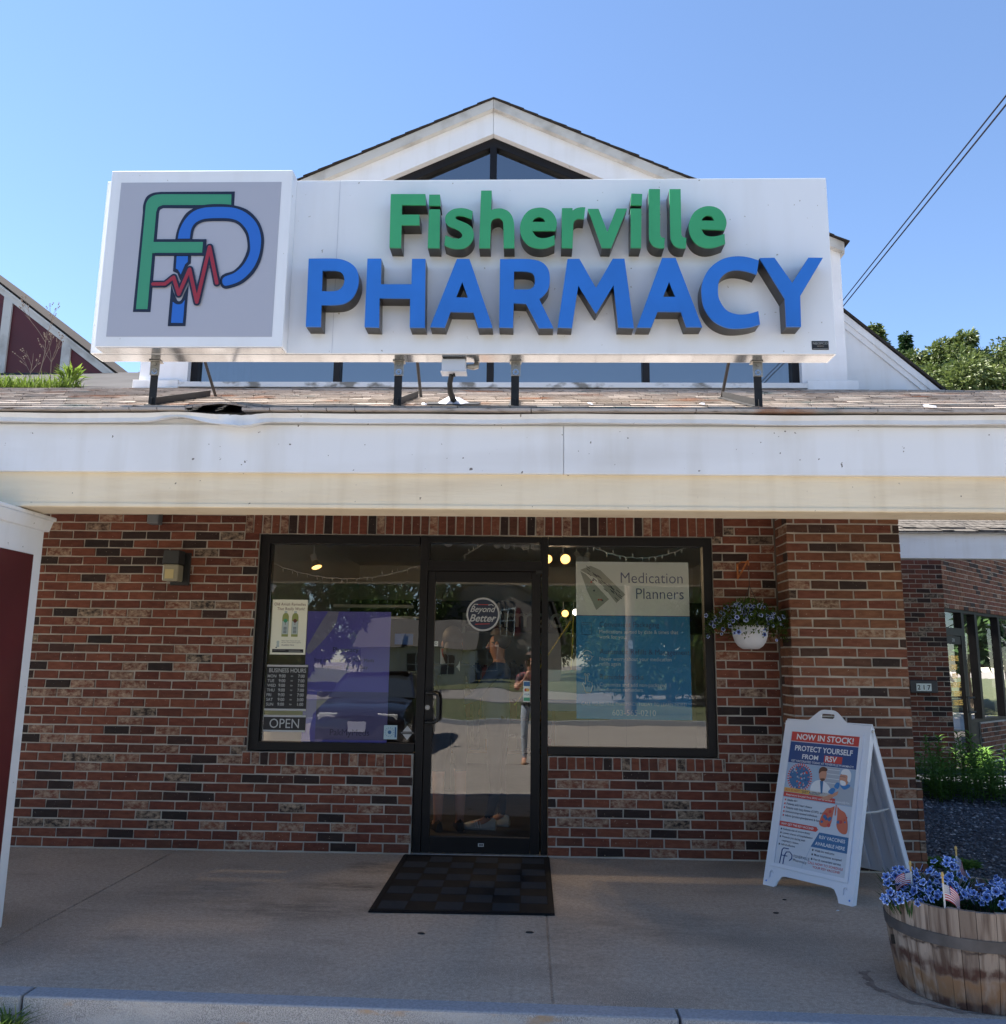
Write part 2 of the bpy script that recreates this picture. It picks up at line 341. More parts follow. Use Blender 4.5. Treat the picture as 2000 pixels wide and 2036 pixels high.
    def build(s, name, parent=None, smooth=False, bevel=0.0, attr=False):
        me = bpy.data.meshes.new(name)
        org = origin(parent) if parent else Vector((0, 0, 0))
        me.from_pydata([v - org for v in s.v], [], s.f)
        for m in s.mats: me.materials.append(MT[m] if isinstance(m, str) else m)
        me.polygons.foreach_set('material_index', s.mi)
        if attr:
            a = me.attributes.new('rnd', 'FLOAT', 'FACE'); a.data.foreach_set('value', s.r)
            a = me.attributes.new('rnd2', 'FLOAT', 'FACE'); a.data.foreach_set('value', s.r2)
        if bevel:
            bm = bmesh.new(); bm.from_mesh(me)
            bmesh.ops.remove_doubles(bm, verts=bm.verts, dist=1e-5)
            ed = [e for e in bm.edges if len(e.link_faces) == 2 and e.calc_face_angle(0) > R(35)]
            bmesh.ops.bevel(bm, geom=ed, offset=bevel, segments=2, affect='EDGES', profile=.5, clamp_overlap=True)
            bm.to_mesh(me); bm.free()
        if smooth:
            me.polygons.foreach_set('use_smooth', [True]*len(me.polygons))
            try: me.set_sharp_from_angle(angle=R(40))
            except Exception: pass
        me.update()
        o = bpy.data.objects.new(name, me); col.objects.link(o)
        if parent: o.parent = parent
        return o
_TXT = {}

def origin(o):
    p = Vector((0, 0, 0))
    while o: p = p + o.location; o = o.parent
    return p
def tag(o, label, cat, group=None, kind=None):
    if label: o['label'] = label
    if cat: o['category'] = cat
    if group: o['group'] = group
    if kind: o['kind'] = kind
    return o
def thing(name, label, cat, loc=(0, 0, 0), group=None):
    o = bpy.data.objects.new(name, None); o.empty_display_size = .1; col.objects.link(o); o.location = loc
    return tag(o, label, cat, group)
def struct(o, label=None): o['kind'] = 'structure'; return o
_children = {}
def copy_tree(o, parent=None, loc=None, rotz=None, scale=None, label=None):
    c = o.copy(); col.objects.link(c); c.parent = parent
    if loc is not None: c.location = loc
    if rotz is not None: c.rotation_euler = (0, 0, rotz)
    if scale is not None: c.scale = (scale,)*3 if isinstance(scale, (int, float)) else scale
    if label: c['label'] = label
    for ch in [x for x in bpy.data.objects if x.parent == o]: copy_tree(ch, c)
    return c
def smooth_loop(pts, n=6):
    N = len(pts); out = []
    P = [Vector(p[:2]) for p in pts]; S = [len(p) > 2 for p in pts]
    for i in range(N):
        j = (i+1) % N; a, b = P[i], P[j]; out.append((a.x, a.y))
        if S[i] or S[j]:
            ta = (b - P[i-1])*.5 if S[i] else (b-a); tb = (P[(j+1) % N]-a)*.5 if S[j] else (b-a)
            L = (b-a).length
            ta = ta.normalized()*min(ta.length, L*1.1) if ta.length else ta; tb = tb.normalized()*min(tb.length, L*1.1) if tb.length else tb
            for k in range(1, n):
                t = k/n; q = a*(2*t**3-3*t*t+1) + ta*(t**3-2*t*t+t) + b*(-2*t**3+3*t*t) + tb*(t**3-t*t)
                out.append((q.x, q.y))
    return out
def frame(o, x, z):   # local x = u, local y = into the surface, local z = up along the surface
    o, x, z = Vector(o), Vector(x).normalized(), Vector(z).normalized()
    m = Matrix((x, z.cross(x), z)).transposed().to_4x4(); m.translation = o; return m

LETTERS=[
('P','b',[(-1.284,3.772),(-1.14,3.772,1),(-1.084,3.764,1),(-1.035,3.74,1),(-1.001,3.702,1),(-0.988,3.647,1),(-0.992,3.592,1),(-1.018,3.533,1),(-1.064,3.498,1),(-1.126,3.488,1),(-1.196,3.488),(-1.194,3.356),(-1.279,3.357)],[(-1.2,3.698),(-1.128,3.698,1),(-1.092,3.687,1),(-1.072,3.653,1),(-1.074,3.613,1),(-1.095,3.582,1),(-1.13,3.571,1),(-1.198,3.571)]),
('H','b',[(-0.942,3.771),(-0.862,3.771),(-0.859,3.613),(-0.682,3.613),(-0.684,3.769),(-0.606,3.769),(-0.598,3.351),(-0.684,3.352),(-0.687,3.527),(-0.863,3.529),(-0.859,3.352),(-0.942,3.355)],None),
('A','b',[(-0.424,3.768),(-0.352,3.768),(-0.213,3.351),(-0.294,3.351),(-0.324,3.443),(-0.454,3.446),(-0.485,3.352),(-0.568,3.355)],[(-0.391,3.627),(-0.356,3.531),(-0.424,3.533)]),
('R','b',[(-0.176,3.766),(-0.013,3.766,1),(0.058,3.75,1),(0.098,3.708,1),(0.11,3.653,1),(0.104,3.591,1),(0.079,3.549,1),(0.05,3.522),(0.131,3.349),(0.049,3.349),(-0.025,3.495),(-0.095,3.498),(-0.097,3.351),(-0.176,3.353)],[(-0.095,3.692),(-0.028,3.691,1),(0.011,3.679,1),(0.025,3.641,1),(0.02,3.603,1),(0.0,3.584,1),(-0.027,3.58,1),(-0.095,3.581)]),
('M','b',[(0.211,3.766),(0.279,3.767),(0.372,3.589),(0.469,3.767),(0.536,3.767),(0.584,3.35),(0.496,3.353),(0.472,3.606),(0.375,3.44),(0.368,3.44),(0.272,3.604),(0.236,3.35),(0.155,3.353)],None),
('A','b',[(0.75,3.771),(0.827,3.771),(0.966,3.355),(0.877,3.355),(0.849,3.446),(0.719,3.447),(0.681,3.352),(0.601,3.353)],[(0.787,3.626),(0.82,3.535),(0.752,3.535)]),
('C','b',[(1.297,3.754),(1.236,3.774,1),(1.167,3.78,1),(1.088,3.761,1),(1.017,3.705,1),(0.976,3.626,1),(0.968,3.552,1),(0.98,3.469,1),(1.025,3.396,1),(1.092,3.355,1),(1.16,3.346,1),(1.237,3.355,1),(1.289,3.371),(1.282,3.449),(1.223,3.432,1),(1.163,3.43,1),(1.104,3.455,1),(1.068,3.515,1),(1.061,3.57,1),(1.071,3.635,1),(1.112,3.681,1),(1.164,3.697,1),(1.224,3.69,1),(1.282,3.67)],None),
('Y','b',[(1.303,3.769),(1.386,3.771),(1.479,3.618),(1.577,3.771),(1.659,3.77),(1.52,3.539),(1.516,3.357),(1.435,3.357),(1.434,3.524)],None),
('F','g',[(-0.821,4.176),(-0.618,4.175),(-0.613,4.106),(-0.753,4.107),(-0.752,4.045),(-0.649,4.045),(-0.647,3.98),(-0.751,3.98),(-0.75,3.838),(-0.817,3.84)],None),
('i','g',[(-0.594,4.078),(-0.53,4.078),(-0.526,3.836),(-0.595,3.838)],None),
('dot','g',[(-0.595,4.171),(-0.532,4.171),(-0.528,4.101),(-0.596,4.103)],None),
('s','g',[(-0.339,4.065),(-0.373,4.08,1),(-0.413,4.085,1),(-0.459,4.075,1),(-0.493,4.042,1),(-0.497,4.002,1),(-0.476,3.973,1),(-0.438,3.956,1),(-0.407,3.936,1),(-0.396,3.913,1),(-0.409,3.896,1),(-0.437,3.895,1),(-0.468,3.903,1),(-0.494,3.915),(-0.499,3.854),(-0.466,3.838,1),(-0.423,3.831,1),(-0.381,3.837,1),(-0.345,3.867,1),(-0.33,3.909,1),(-0.337,3.952,1),(-0.359,3.979,1),(-0.396,3.999,1),(-0.43,4.014,1),(-0.439,4.029,1),(-0.425,4.037,1),(-0.391,4.034,1),(-0.344,4.016)],None),
('h','g',[(-0.292,4.195),(-0.23,4.195),(-0.232,4.072),(-0.207,4.08,1),(-0.17,4.081,1),(-0.133,4.064,1),(-0.109,4.031,1),(-0.097,3.981,1),(-0.094,3.835),(-0.156,3.835),(-0.159,3.962),(-0.163,4.001,1),(-0.182,4.021,1),(-0.203,4.021,1),(-0.225,4.008,1),(-0.232,3.982),(-0.234,3.835),(-0.298,3.836)],None),
('e','g',[(0.142,3.941),(0.15,3.987,1),(0.139,4.03,1),(0.112,4.066,1),(0.075,4.084,1),(0.038,4.085,1),(-0.005,4.073,1),(-0.038,4.04,1),(-0.059,3.991,1),(-0.062,3.941,1),(-0.046,3.889,1),(-0.009,3.849,1),(0.039,3.833,1),(0.088,3.835,1),(0.138,3.855),(0.136,3.913),(0.1,3.899,1),(0.063,3.895,1),(0.03,3.907,1),(0.007,3.941)],[(0.008,3.997),(0.02,4.017,1),(0.048,4.028,1),(0.072,4.017,1),(0.083,3.996)]),
('r','g',[(0.179,4.082),(0.24,4.082),(0.241,4.067),(0.26,4.08,1),(0.288,4.087,1),(0.314,4.087),(0.306,4.014),(0.275,4.016,1),(0.254,4.006,1),(0.245,3.983),(0.24,3.834),(0.177,3.836)],None),
('v','g',[(0.329,4.077),(0.39,4.077),(0.44,3.933),(0.494,4.078),(0.555,4.078),(0.461,3.834),(0.407,3.835)],None),
('i','g',[(0.576,4.078),(0.638,4.077),(0.632,3.834),(0.573,3.835)],None),
('dot','g',[(0.581,4.172),(0.644,4.169),(0.64,4.098),(0.576,4.101)],None),
('l','g',[(0.683,4.2),(0.747,4.2),(0.742,3.916),(0.75,3.899,1),(0.768,3.894),(0.764,3.833),(0.734,3.833,1),(0.701,3.847,1),(0.681,3.88,1),(0.678,3.919)],None),
('l','g',[(0.802,4.199),(0.866,4.199),(0.863,3.915),(0.872,3.899,1),(0.891,3.894),(0.887,3.832),(0.854,3.832,1),(0.823,3.847,1),(0.804,3.88,1),(0.8,3.919)],None),
('e','g',[(1.112,3.942),(1.123,3.983,1),(1.117,4.022,1),(1.095,4.062,1),(1.06,4.085,1),(1.018,4.091,1),(0.975,4.079,1),(0.938,4.05,1),(0.914,4.004,1),(0.907,3.958,1),(0.916,3.905,1),(0.945,3.86,1),(0.992,3.835,1),(1.046,3.835,1),(1.111,3.858),(1.109,3.919),(1.072,3.906,1),(1.03,3.902,1),(0.997,3.913,1),(0.977,3.948)],[(0.981,4.001),(0.994,4.023,1),(1.019,4.033,1),(1.043,4.023,1),(1.053,4.0)]),
]
LOGO={
'navyF':[(-2.29,3.448),(-2.286,4.072),(-2.288,4.118,1),(-2.273,4.169,1),(-2.237,4.194,1),(-2.19,4.201),(-1.747,4.201),(-1.745,4.09),(-2.167,4.096),(-2.185,4.084,1),(-2.189,4.062),(-2.188,3.897),(-1.893,3.896),(-1.893,3.794),(-2.189,3.794),(-2.187,3.447)],
'greenF':[(-2.273,3.465),(-2.272,4.087),(-2.27,4.128,1),(-2.253,4.161,1),(-2.222,4.18,1),(-2.18,4.185),(-1.766,4.182),(-1.763,4.114),(-2.169,4.116),(-2.196,4.103,1),(-2.206,4.072),(-2.206,3.879),(-1.911,3.878),(-1.911,3.811),(-2.207,3.811),(-2.206,3.465)],
'navyP':[(-2.078,3.896),(-2.074,3.94,1),(-2.06,3.996,1),(-2.027,4.061,1),(-1.974,4.099,1),(-1.909,4.117,1),(-1.82,4.12,1),(-1.739,4.11,1),(-1.661,4.08,1),(-1.596,4.014,1),(-1.561,3.934,1),(-1.553,3.854,1),(-1.566,3.76,1),(-1.603,3.681,1),(-1.668,3.618,1),(-1.749,3.589,1),(-1.778,3.596,1),(-1.793,3.623,1),(-1.792,3.662,1),(-1.77,3.682,1),(-1.72,3.701,1),(-1.677,3.75,1),(-1.651,3.82,1),(-1.65,3.869,1),(-1.666,3.929,1),(-1.707,3.984,1),(-1.755,4.007,1),(-1.826,4.011,1),(-1.91,4.008,1),(-1.951,3.99,1),(-1.972,3.955,1),(-1.977,3.896)],
'blueP':[(-2.063,3.901),(-2.055,3.96,1),(-2.029,4.021,1),(-1.986,4.071,1),(-1.922,4.096,1),(-1.818,4.101,1),(-1.738,4.093,1),(-1.67,4.062,1),(-1.61,4.004,1),(-1.577,3.929,1),(-1.57,3.854,1),(-1.583,3.77,1),(-1.618,3.696,1),(-1.679,3.635,1),(-1.755,3.607,1),(-1.775,3.616,1),(-1.781,3.643,1),(-1.769,3.662,1),(-1.71,3.689,1),(-1.662,3.741,1),(-1.634,3.81,1),(-1.635,3.869,1),(-1.652,3.939,1),(-1.698,3.999,1),(-1.752,4.025,1),(-1.827,4.03,1),(-1.916,4.025,1),(-1.966,4.0,1),(-1.987,3.96,1),(-1.992,3.901)],
'navyMid':[(-2.077,3.794),(-1.976,3.794),(-1.975,3.746),(-1.989,3.734),(-2.027,3.638),(-2.049,3.685),(-2.076,3.698)],
'blueMid':[(-2.061,3.792),(-1.995,3.792),(-1.993,3.756),(-2.007,3.741),(-2.028,3.677),(-2.046,3.707),(-2.06,3.714)],
'navyLow':[(-2.079,3.619),(-2.061,3.567,1),(-2.036,3.518,1),(-2.026,3.513,1),(-2.013,3.521,1),(-1.996,3.567,1),(-1.977,3.618),(-1.976,3.361),(-2.079,3.361)],
'blueLow':[(-2.061,3.509),(-2.043,3.497,1),(-2.025,3.493,1),(-2.007,3.499,1),(-1.992,3.521),(-1.992,3.38),(-2.061,3.381)],
'pulse':[(-2.183,3.616),(-2.113,3.616),(-2.066,3.658),(-2.027,3.553),(-1.976,3.707),(-1.918,3.504),(-1.869,3.845),(-1.81,3.621)],
}

# ------------------------------------------------------------------ ground
mb = MB(); mb.poly([(-300, -300, -.16), (300, -300, -.16), (300, 300, -.16), (-300, 300, -.16)], 'asphalt'); struct(mb.build('asphalt_lot'))
KS = -0.0217   # the kerb runs a little askew of the shop front
def ky(x): return -2.84 + KS*x
mb = MB()
def slab(x0, x1, yb0, yb1):
    mb.prism([(x0, ky(x0)), (x1, ky(x1)), (x1, yb1), (x0, yb0)], -.155, 0, 'concrete', axis='xy')
slab(-12, -5.96, .1, .1); slab(-5.95, -2.748, .1, .1); slab(-2.74, .118, .1, .1); slab(.126, 2.93, .1, .1)
mb.prism([(2.935, ky(2.935)), (5.9, ky(5.9)), (5.9, -.52), (2.935, -.52)], -.155, 0, 'concrete', axis='xy')
mb.prism([(5.91, ky(5.91)), (12, ky(12)), (12, -.52), (5.91, -.52)], -.155, 0, 'concrete', axis='xy')
struct(mb.build('sidewalk', bevel=.006))
mb = MB(); [mb.box(x-.006, x+.006, ky(x), .05, -.02, -.006, 'concrete') for x in (-5.955, -2.744, .122)]; struct(mb.build('sidewalk_joint'))
mb = MB()
ks = [-8.2, -5.1, -2.235, .66, 3.7, 6.6, 9.8]
for a, b in zip(ks[:-1], ks[1:]):
    mb2 = mb
    q = [(a+.006, ky(a)-.006), (b-.006, ky(b)-.006), (b-.006, ky(b)-.118), (a+.006, ky(a)-.118)][::-1]
    mb.prism(q, -.30, .004, 'granite_top', mside='granite', axis='xy')
o = mb.build('kerb', bevel=.008); struct(o)
# the bevel keeps the rough face; give vertical faces the rough stone
mb = MB(); mb.poly([(2.95, -.50, -.02), (12, -.50, -.02), (16, 20, -.02), (2.95, 20, -.02)], mat('dark_earth', (.035, .03, .028), .95, var=.4, scale=6)); struct(mb.build('planting_ground'))

# verges, street and grass behind the camera (they show in the shop windows)
grass_m = mat('grass_ground', (.045, .060, .018), .95, 0, rgb2=(.085, .082, .040), thr=(.4, .75), scale=1.5, bump=1, bscale=25)
mb = MB(); mb.box(-60, 60, -26.2, -15.9, -.5, -.06, grass_m); struct(mb.build('grass_verge'))
mb = MB(); mb.box(-60, 60, -15.9, -15.75, -.5, -.02, 'granite_top'); struct(mb.build('far_kerb'))
mb = MB(); mb.box(-90, 90, -37.5, -26.2, -.4, -.03, mat('street_pale_asphalt', (.17, .16, .15), .9, var=.1)); struct(mb.build('street'))
mb = MB(); mb.box(-90, 90, -120, -37.5, -.4, .0, grass_m); struct(mb.build('far_lawn'))
mb = MB(); mb.box(8.5, 120, 4, 60, -.4, -.05, grass_m); struct(mb.build('side_lawn'))
mb = MB(); mb.box(11, 60, 10.5, 14.5, -.4, -.02, mat('side_road_asphalt', (.30, .29, .27), .9, var=.1)); struct(mb.build('side_road'))

# ------------------------------------------------------------------ brick laying
def lay_bricks(mb, M, length, z0, z1, holes=(), course=.072, pitch=.208, joint=.011, seed=1, m='brick', start=0, off=0.0, depth=.007):
    """running bond, every brick its own little bevelled block, on the local plane u,z (front towards -y)"""
    rnd = random.Random(seed); old = mb.M; mb.M = M
    n = int(math.ceil((z1-z0)/course))
    for r in range(n):
        za = z0 + r*course + joint/2; zb = min(z1, z0+(r+1)*course) - joint/2
        if zb-za < .015: continue
        spans = [(0.0, length)]
        for (ha, hb, hz0, hz1) in holes:
            if hz0 < (za+zb)/2 < hz1:
                ns = []
                for a, b in spans:
                    if hb <= a or ha >= b: ns.append((a, b)); continue
                    if ha > a: ns.append((a, ha))
                    if hb < b: ns.append((hb, b))
                spans = ns
        for a, b in spans:
            u = a - ((((r+start) % 2)*pitch/2 + off + a) % pitch)
            while u < b:
                ua = max(u, a) + joint/2*(u > a); ub = min(u+pitch, b) - joint/2*(u+pitch < b)
                u += pitch
                if ub-ua < .012: continue
                brick(mb, ua, ub, za, zb, depth, m, rnd)
    mb.M = old
def brick(mb, ua, ub, za, zb, depth, m, rnd):
    j = lambda s=.0024: rnd.uniform(-s, s)
    mb.cr = rnd.random(); mb.cr2 = rnd.random(); d = depth + j(.0012); c = .0035
    o = [(ua+j(), za+j()), (ub+j(), za+j()), (ub+j(), zb+j()), (ua+j(), zb+j())]
    A = [mb.pt((p[0], .002, p[1])) for p in o]
    B = [mb.pt((p[0], -d+c*.7, p[1])) for p in o]
    sg = ((1, 1), (-1, 1), (-1, -1), (1, -1))
    C = [mb.pt((p[0]+s[0]*c, -d, p[1]+s[1]*c)) for p, s in zip(o, sg)]
    mb.face(C, m)
    for i in range(4):
        k = (i+1) % 4
        mb.face((A[i], A[k], B[k], B[i]), m); mb.face((B[i], B[k], C[k], C[i]), m)
def lay_soldiers(mb, M, u0, u1, z0, z1, pitch=.0735, joint=.011, seed=5, m='brick_soldier', depth=.009):
    rnd = random.Random(seed); old = mb.M; mb.M = M; u = u0
    while u < u1-.02:
        brick(mb, u+joint/2, min(u+pitch, u1)-joint/2, z0+joint/2, z1-joint/2, depth, m, rnd); u += pitch
    mb.M = old

# ------------------------------------------------------------------ the pharmacy building
bld = thing('shop_building', 'red brick pharmacy shop with white gabled front, long white canopy fascia and black framed windows', 'building', (0, 0, 0))
I4 = Matrix.Identity(4)
# masonry of the shop front
mb = MB()
wx0 = -6.5
holes = [(-2.245-wx0, 1.505-wx0, .76, 2.515), (-.905-wx0, .165-wx0, -1, 2.515), (-2.268-wx0, -.905-wx0, .656, .762), (.165-wx0, 1.548-wx0, .656, .762), (-2.37-wx0, 1.60-wx0, 2.505, 2.7)]
Mw = Matrix.Translation((wx0, 0, 0))
lay_bricks(mb, Mw, 2.015-wx0, 0.008, 2.70, holes, seed=3, off=.03)
lay_soldiers(mb, I4, -2.37, 1.60, 2.512, 2.695, seed=8)
lay_soldiers(mb, I4, -6.5, 2.0, 2.705, 2.90, seed=9)
lay_soldiers(mb, Matrix.Translation((0, -.022, 0)), -2.268, -.91, .656, .758, seed=10, depth=.008, pitch=.0715)
lay_soldiers(mb, Matrix.Translation((0, -.022, 0)), .168, 1.548, .656, .758, seed=11, depth=.008, pitch=.0715)
# mortar bed behind the bricks
mb.cr2 = 0
for a, b, c, d in ((-6.5, -2.245, -.1, 2.95), (-2.245, -.905, -.1, .755), (.165, 1.505, -.1, .755), (1.505, 2.03, -.1, 2.95), (-2.245, 1.505, 2.515, 2.95)):
    mb.box(a, b, 0.0, .2, c, d, 'mortar')
mb.box(-2.27, -.908, -.021, -.0005, .652, .757, 'mortar'); mb.box(.166, 1.55, -.021, -.0005, .652, .757, 'mortar')
mb.build('brick_wall', bld, attr=True)
# pilaster and side wall
mb = MB()
PX0, PX1, PY = 2.02, 2.885, -.30
mb.box(PX0, PX1, PY, .2, -.1, 2.95, 'mortar'); mb.box(2.6, PX1, .2, 8, -.1, 3.7, 'mortar')
lay_bricks(mb, Matrix.Translation((PX0, PY, 0)), PX1-PX0, .008, 2.9, course=.0735, pitch=.216, joint=.013, seed=21, m='brick_brown', off=.05)
ML = frame((PX0, 0, 0), (0, -1, 0), (0, 0, 1)); lay_bricks(mb, ML, .30, .008, 2.9, course=.0735, pitch=.216, joint=.013, seed=22, m='brick_brown', start=1, off=.02)
MR = frame((PX1, PY, 0), (0, 1, 0), (0, 0, 1)); lay_bricks(mb, MR, 8.2, .008, 3.6, course=.0735, pitch=.216, joint=.013, seed=23, m='brick_brown')
mb.build('brick_pilaster', bld, attr=True)
# wider brick foot on the right of the pilaster
mb = MB(); mb.box(PX1+.0005, PX1+.040, PY-.0025, .05, -.05, .655, 'mortar')
lay_bricks(mb, Matrix.Translation((PX1+.001, PY-.004, 0)), .041, .008, .655, course=.0735, joint=.013, seed=25, m='brick_brown')
mb.build('brick_foot', bld, attr=True)
# caulk joint in the inner corner
mb = MB(); mb.box(2.004, 2.019, -.016, .0, .01, 2.8, mat('caulk', (.12, .10, .085), .9)); mb.build('corner_joint', bld)

# storefront: frames in dark bronze aluminium
FY0, FY1 = .028, .13
wf = MB()
def bars(mb, rects, y0=FY0, y1=FY1, m='frame'):
    for a, b, c, d in rects: mb.box(a, b, y0, y1, c, d, m)
bars(wf, [(-2.243, -2.160, .765, 2.51), (-2.160, -.905, 2.440, 2.51), (-2.160, -.905, .765, .832), (-.897, -.832, 0.0, 2.51)])
wf.box(-2.160, -2.146, .05, FY1-.01, .833, 2.439, 'frame')
wf.build('window_frame', bld, bevel=.003)
wf = MB()
bars(wf, [(.150-.04, .160, 0.0, 2.51), (.164, 1.432, 2.440, 2.51), (.164, 1.432, .765, .828), (1.432, 1.502, .765, 2.51)])
wf.box(.1605, .1635, .05, FY1-.01, .828, 2.44, 'frame')
wf.build('window_frame', bld, bevel=.003)
for (a, b, c, d), nm in (((-2.150, -.893, .828, 2.443), 'window_pane'), ((.158, 1.436, .824, 2.443), 'window_pane')):
    mb = MB(); mb.poly([(a, .060, c), (b, .060, c), (b, .060, d), (a, .060, d)], 'glass'); mb.build(nm, bld)
# transom over the door
wf = MB(); bars(wf, [(-.831, .109, 2.457, 2.51), (-.831, .109, 2.222, 2.308), (-.831, -.822, 2.309, 2.456), (.098, .109, 2.309, 2.456)]); wf.build('transom_frame', bld, bevel=.003)
mb = MB(); mb.poly([(-.825, .060, 2.305), (.1, .060, 2.305), (.1, .060, 2.460), (-.825, .060, 2.460)], 'glass'); mb.build('transom_pane', bld)
# door leaf with its hardware
dr = MB(); bars(dr, [(-.829, -.766, .012, 2.218), (.026, .100, .012, 2.218), (-.765, .025, 2.132, 2.218), (-.765, .025, .012, .131)], .036, .085)
door = dr.build('door', bld, bevel=.004)
mb = MB(); mb.poly([(-.768, .058, .128), (.028, .058, .128), (.028, .058, 2.135), (-.768, .058, 2.135)], 'glass'); mb.build('door_pane', door)
mb = MB(); mb.tube([(-.812, .035, 1.228), (-.80, -.035, 1.232), (-.755, -.052, 1.232), (-.722, -.052, 1.222), (-.713, -.052, 1.19), (-.712, -.052, 1.06), (-.716, -.052, 1.02), (-.745, -.052, 1.005), (-.80, -.035, 1.004), (-.812, .035, 1.006)], .0135, 'plastic_black', 10)
mb.build('handle', door, smooth=True)
mb = MB(); mb.M = frame((-.805, .033, 1.117), (1, 0, 0), (0, 0, 1)); mb.disc(0, 0, .020, 'steel', -.004); mb.disc(0, 0, .011, 'silver', -.006); mb.box(-.045, -.032, -.003, 0, -.018, .012, 'steel'); mb.build('lock', door)
mb = MB(); mb.box(-.38, -.335, .030, .0355, .062, .086, 'silver'); mb.M = frame((-.372, .0295, .066), (1, 0, 0), (0, 0, 1)); mb.rect(.002, .014, .002, .016, 'black'); mb.rect(.018, .03, .002, .016, 'black'); mb.build('door_sticker', door)
mb = MB(); mb.box(-.90, .16, -.012, .14, .0, .011, 'steel'); mb.build('threshold', bld, bevel=.003)
mb = MB(); mb.box(.06, .115, -.006, .03, 2.20, 2.23, 'plastic_black'); mb.build('hinge', door)

# interior shell
mb = MB()
mb.poly([(-6, .25, 0), (2.5, .25, 0), (2.5, 6, 0), (-6, 6, 0)], mat('shop_floor', (.055, .05, .048), .45, var=.2))
mb.poly([(-6, .13, 2.92), (-6, 6, 2.92), (2.5, 6, 2.92), (2.5, .13, 2.92)], 'interior')
mb.poly([(-6, 6, 0), (2.5, 6, 0), (2.5, 6, 2.92), (-6, 6, 2.92)], 'interior')
mb.poly([(2.5, 6, 0), (2.5, .13, 0), (2.5, .13, 2.92), (2.5, 6, 2.92)], 'interior')
mb.poly([(-2.6, .21, 0), (-2.6, 6, 0), (-2.6, 6, 2.92), (-2.6, .21, 2.92)], 'interior')
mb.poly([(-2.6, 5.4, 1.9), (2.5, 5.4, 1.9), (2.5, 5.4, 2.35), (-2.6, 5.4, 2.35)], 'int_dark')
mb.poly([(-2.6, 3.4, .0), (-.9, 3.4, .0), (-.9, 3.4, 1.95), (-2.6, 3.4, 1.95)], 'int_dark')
mb.box(-2.2, -1.3, 2.6, 2.7, 2.07, 2.10, 'interior'); mb.box(-2.2, -1.05, 2.2, 2.3, 1.93, 1.955, 'interior')
mb.build('interior_shell', bld)
mb = MB(); mb.poly([(-.905, .13, 0), (.165, .13, 0), (.165, .6, .0), (-.905, .6, .0)], 'black_rubber'); mb.M = Matrix.Translation((0, 0, .003)); mb.build('inner_mat', bld)

# soffit of the canopy, beam, fascia, metal edge
mb = MB(); mb.box(-7, 7, -2.05, -.012, 2.745, 2.78, 'soffit'); mb.build('soffit', bld)
EYE = -2.37; EZ = 2.868; RS = (3.775-EZ)/2.37   # eave line and roof slope
mb = MB(); mb.box(-7, 7.5, -2.28, -2.05, 2.330, 2.530, 'cream'); mb.box(-7, 7.5, -2.288, -2.2805, 2.324, 2.346, 'cream'); mb.box(-7, 7.5, -2.28, -2.05, 2.322, 2.3295, 'cream')
mb.build('canopy_beam', bld, bevel=.006)
mb = MB()
for a, b in ((-7, .190), (.193, 7.5)):
    mb.box(a, b, -2.312, -2.270, 2.522, 2.80, 'white_clad')
mb.box(-7, 7.5, -2.300, -2.281, 2.5315, 2.84, 'white_clad')
mb.build('fascia', bld, bevel=.004)
MT['speck'] = mat('speck', (.10, .09, .08), .8)
def edge_line(x):
    """drop, push-out and ripple of the bent metal edge; zero away from the damage"""
    d = math.exp(-((x+1.62)/.10)**2); e = math.exp(-((x+1.98)/.12)**2); w = math.exp(-((x+1.72)/.34)**2)
    return -.030*d + .012*e - .008*w, -.030*d - .010*e + .006*w*math.sin(x*31), d, e
mb = MB(); N = 560; rows = []
for i in range(N+1):
    x = -7 + 14.5*i/N if not (0) else 0
    dz, dy, d, e = edge_line(x)
    wob = .0022*math.sin(x*3.1)+.0015*math.sin(x*7.7)
    zt = 2.850 + wob + dz*.6; zb = 2.802 + wob*1.5 + dz + (.020*e)
    crease = .006*math.sin(x*120)*d
    rows.append([mb.pt((x, -2.345, zt+.004)), mb.pt((x, -2.368+dy+crease, zt)), mb.pt((x, -2.352+dy*1.3-crease, (zt+zb)/2)), mb.pt((x, -2.358+dy*1.6+crease, zb)), mb.pt((x, -2.330+dy*.5, zb+.002)), mb.pt((x, -2.318, zb+.015))])
for i in range(N):
    for k in range(5): mb.face((rows[i][k], rows[i][k+1], rows[i+1][k+1], rows[i+1][k]), 'white')
o = mb.build('metal_edge', bld, smooth=True)

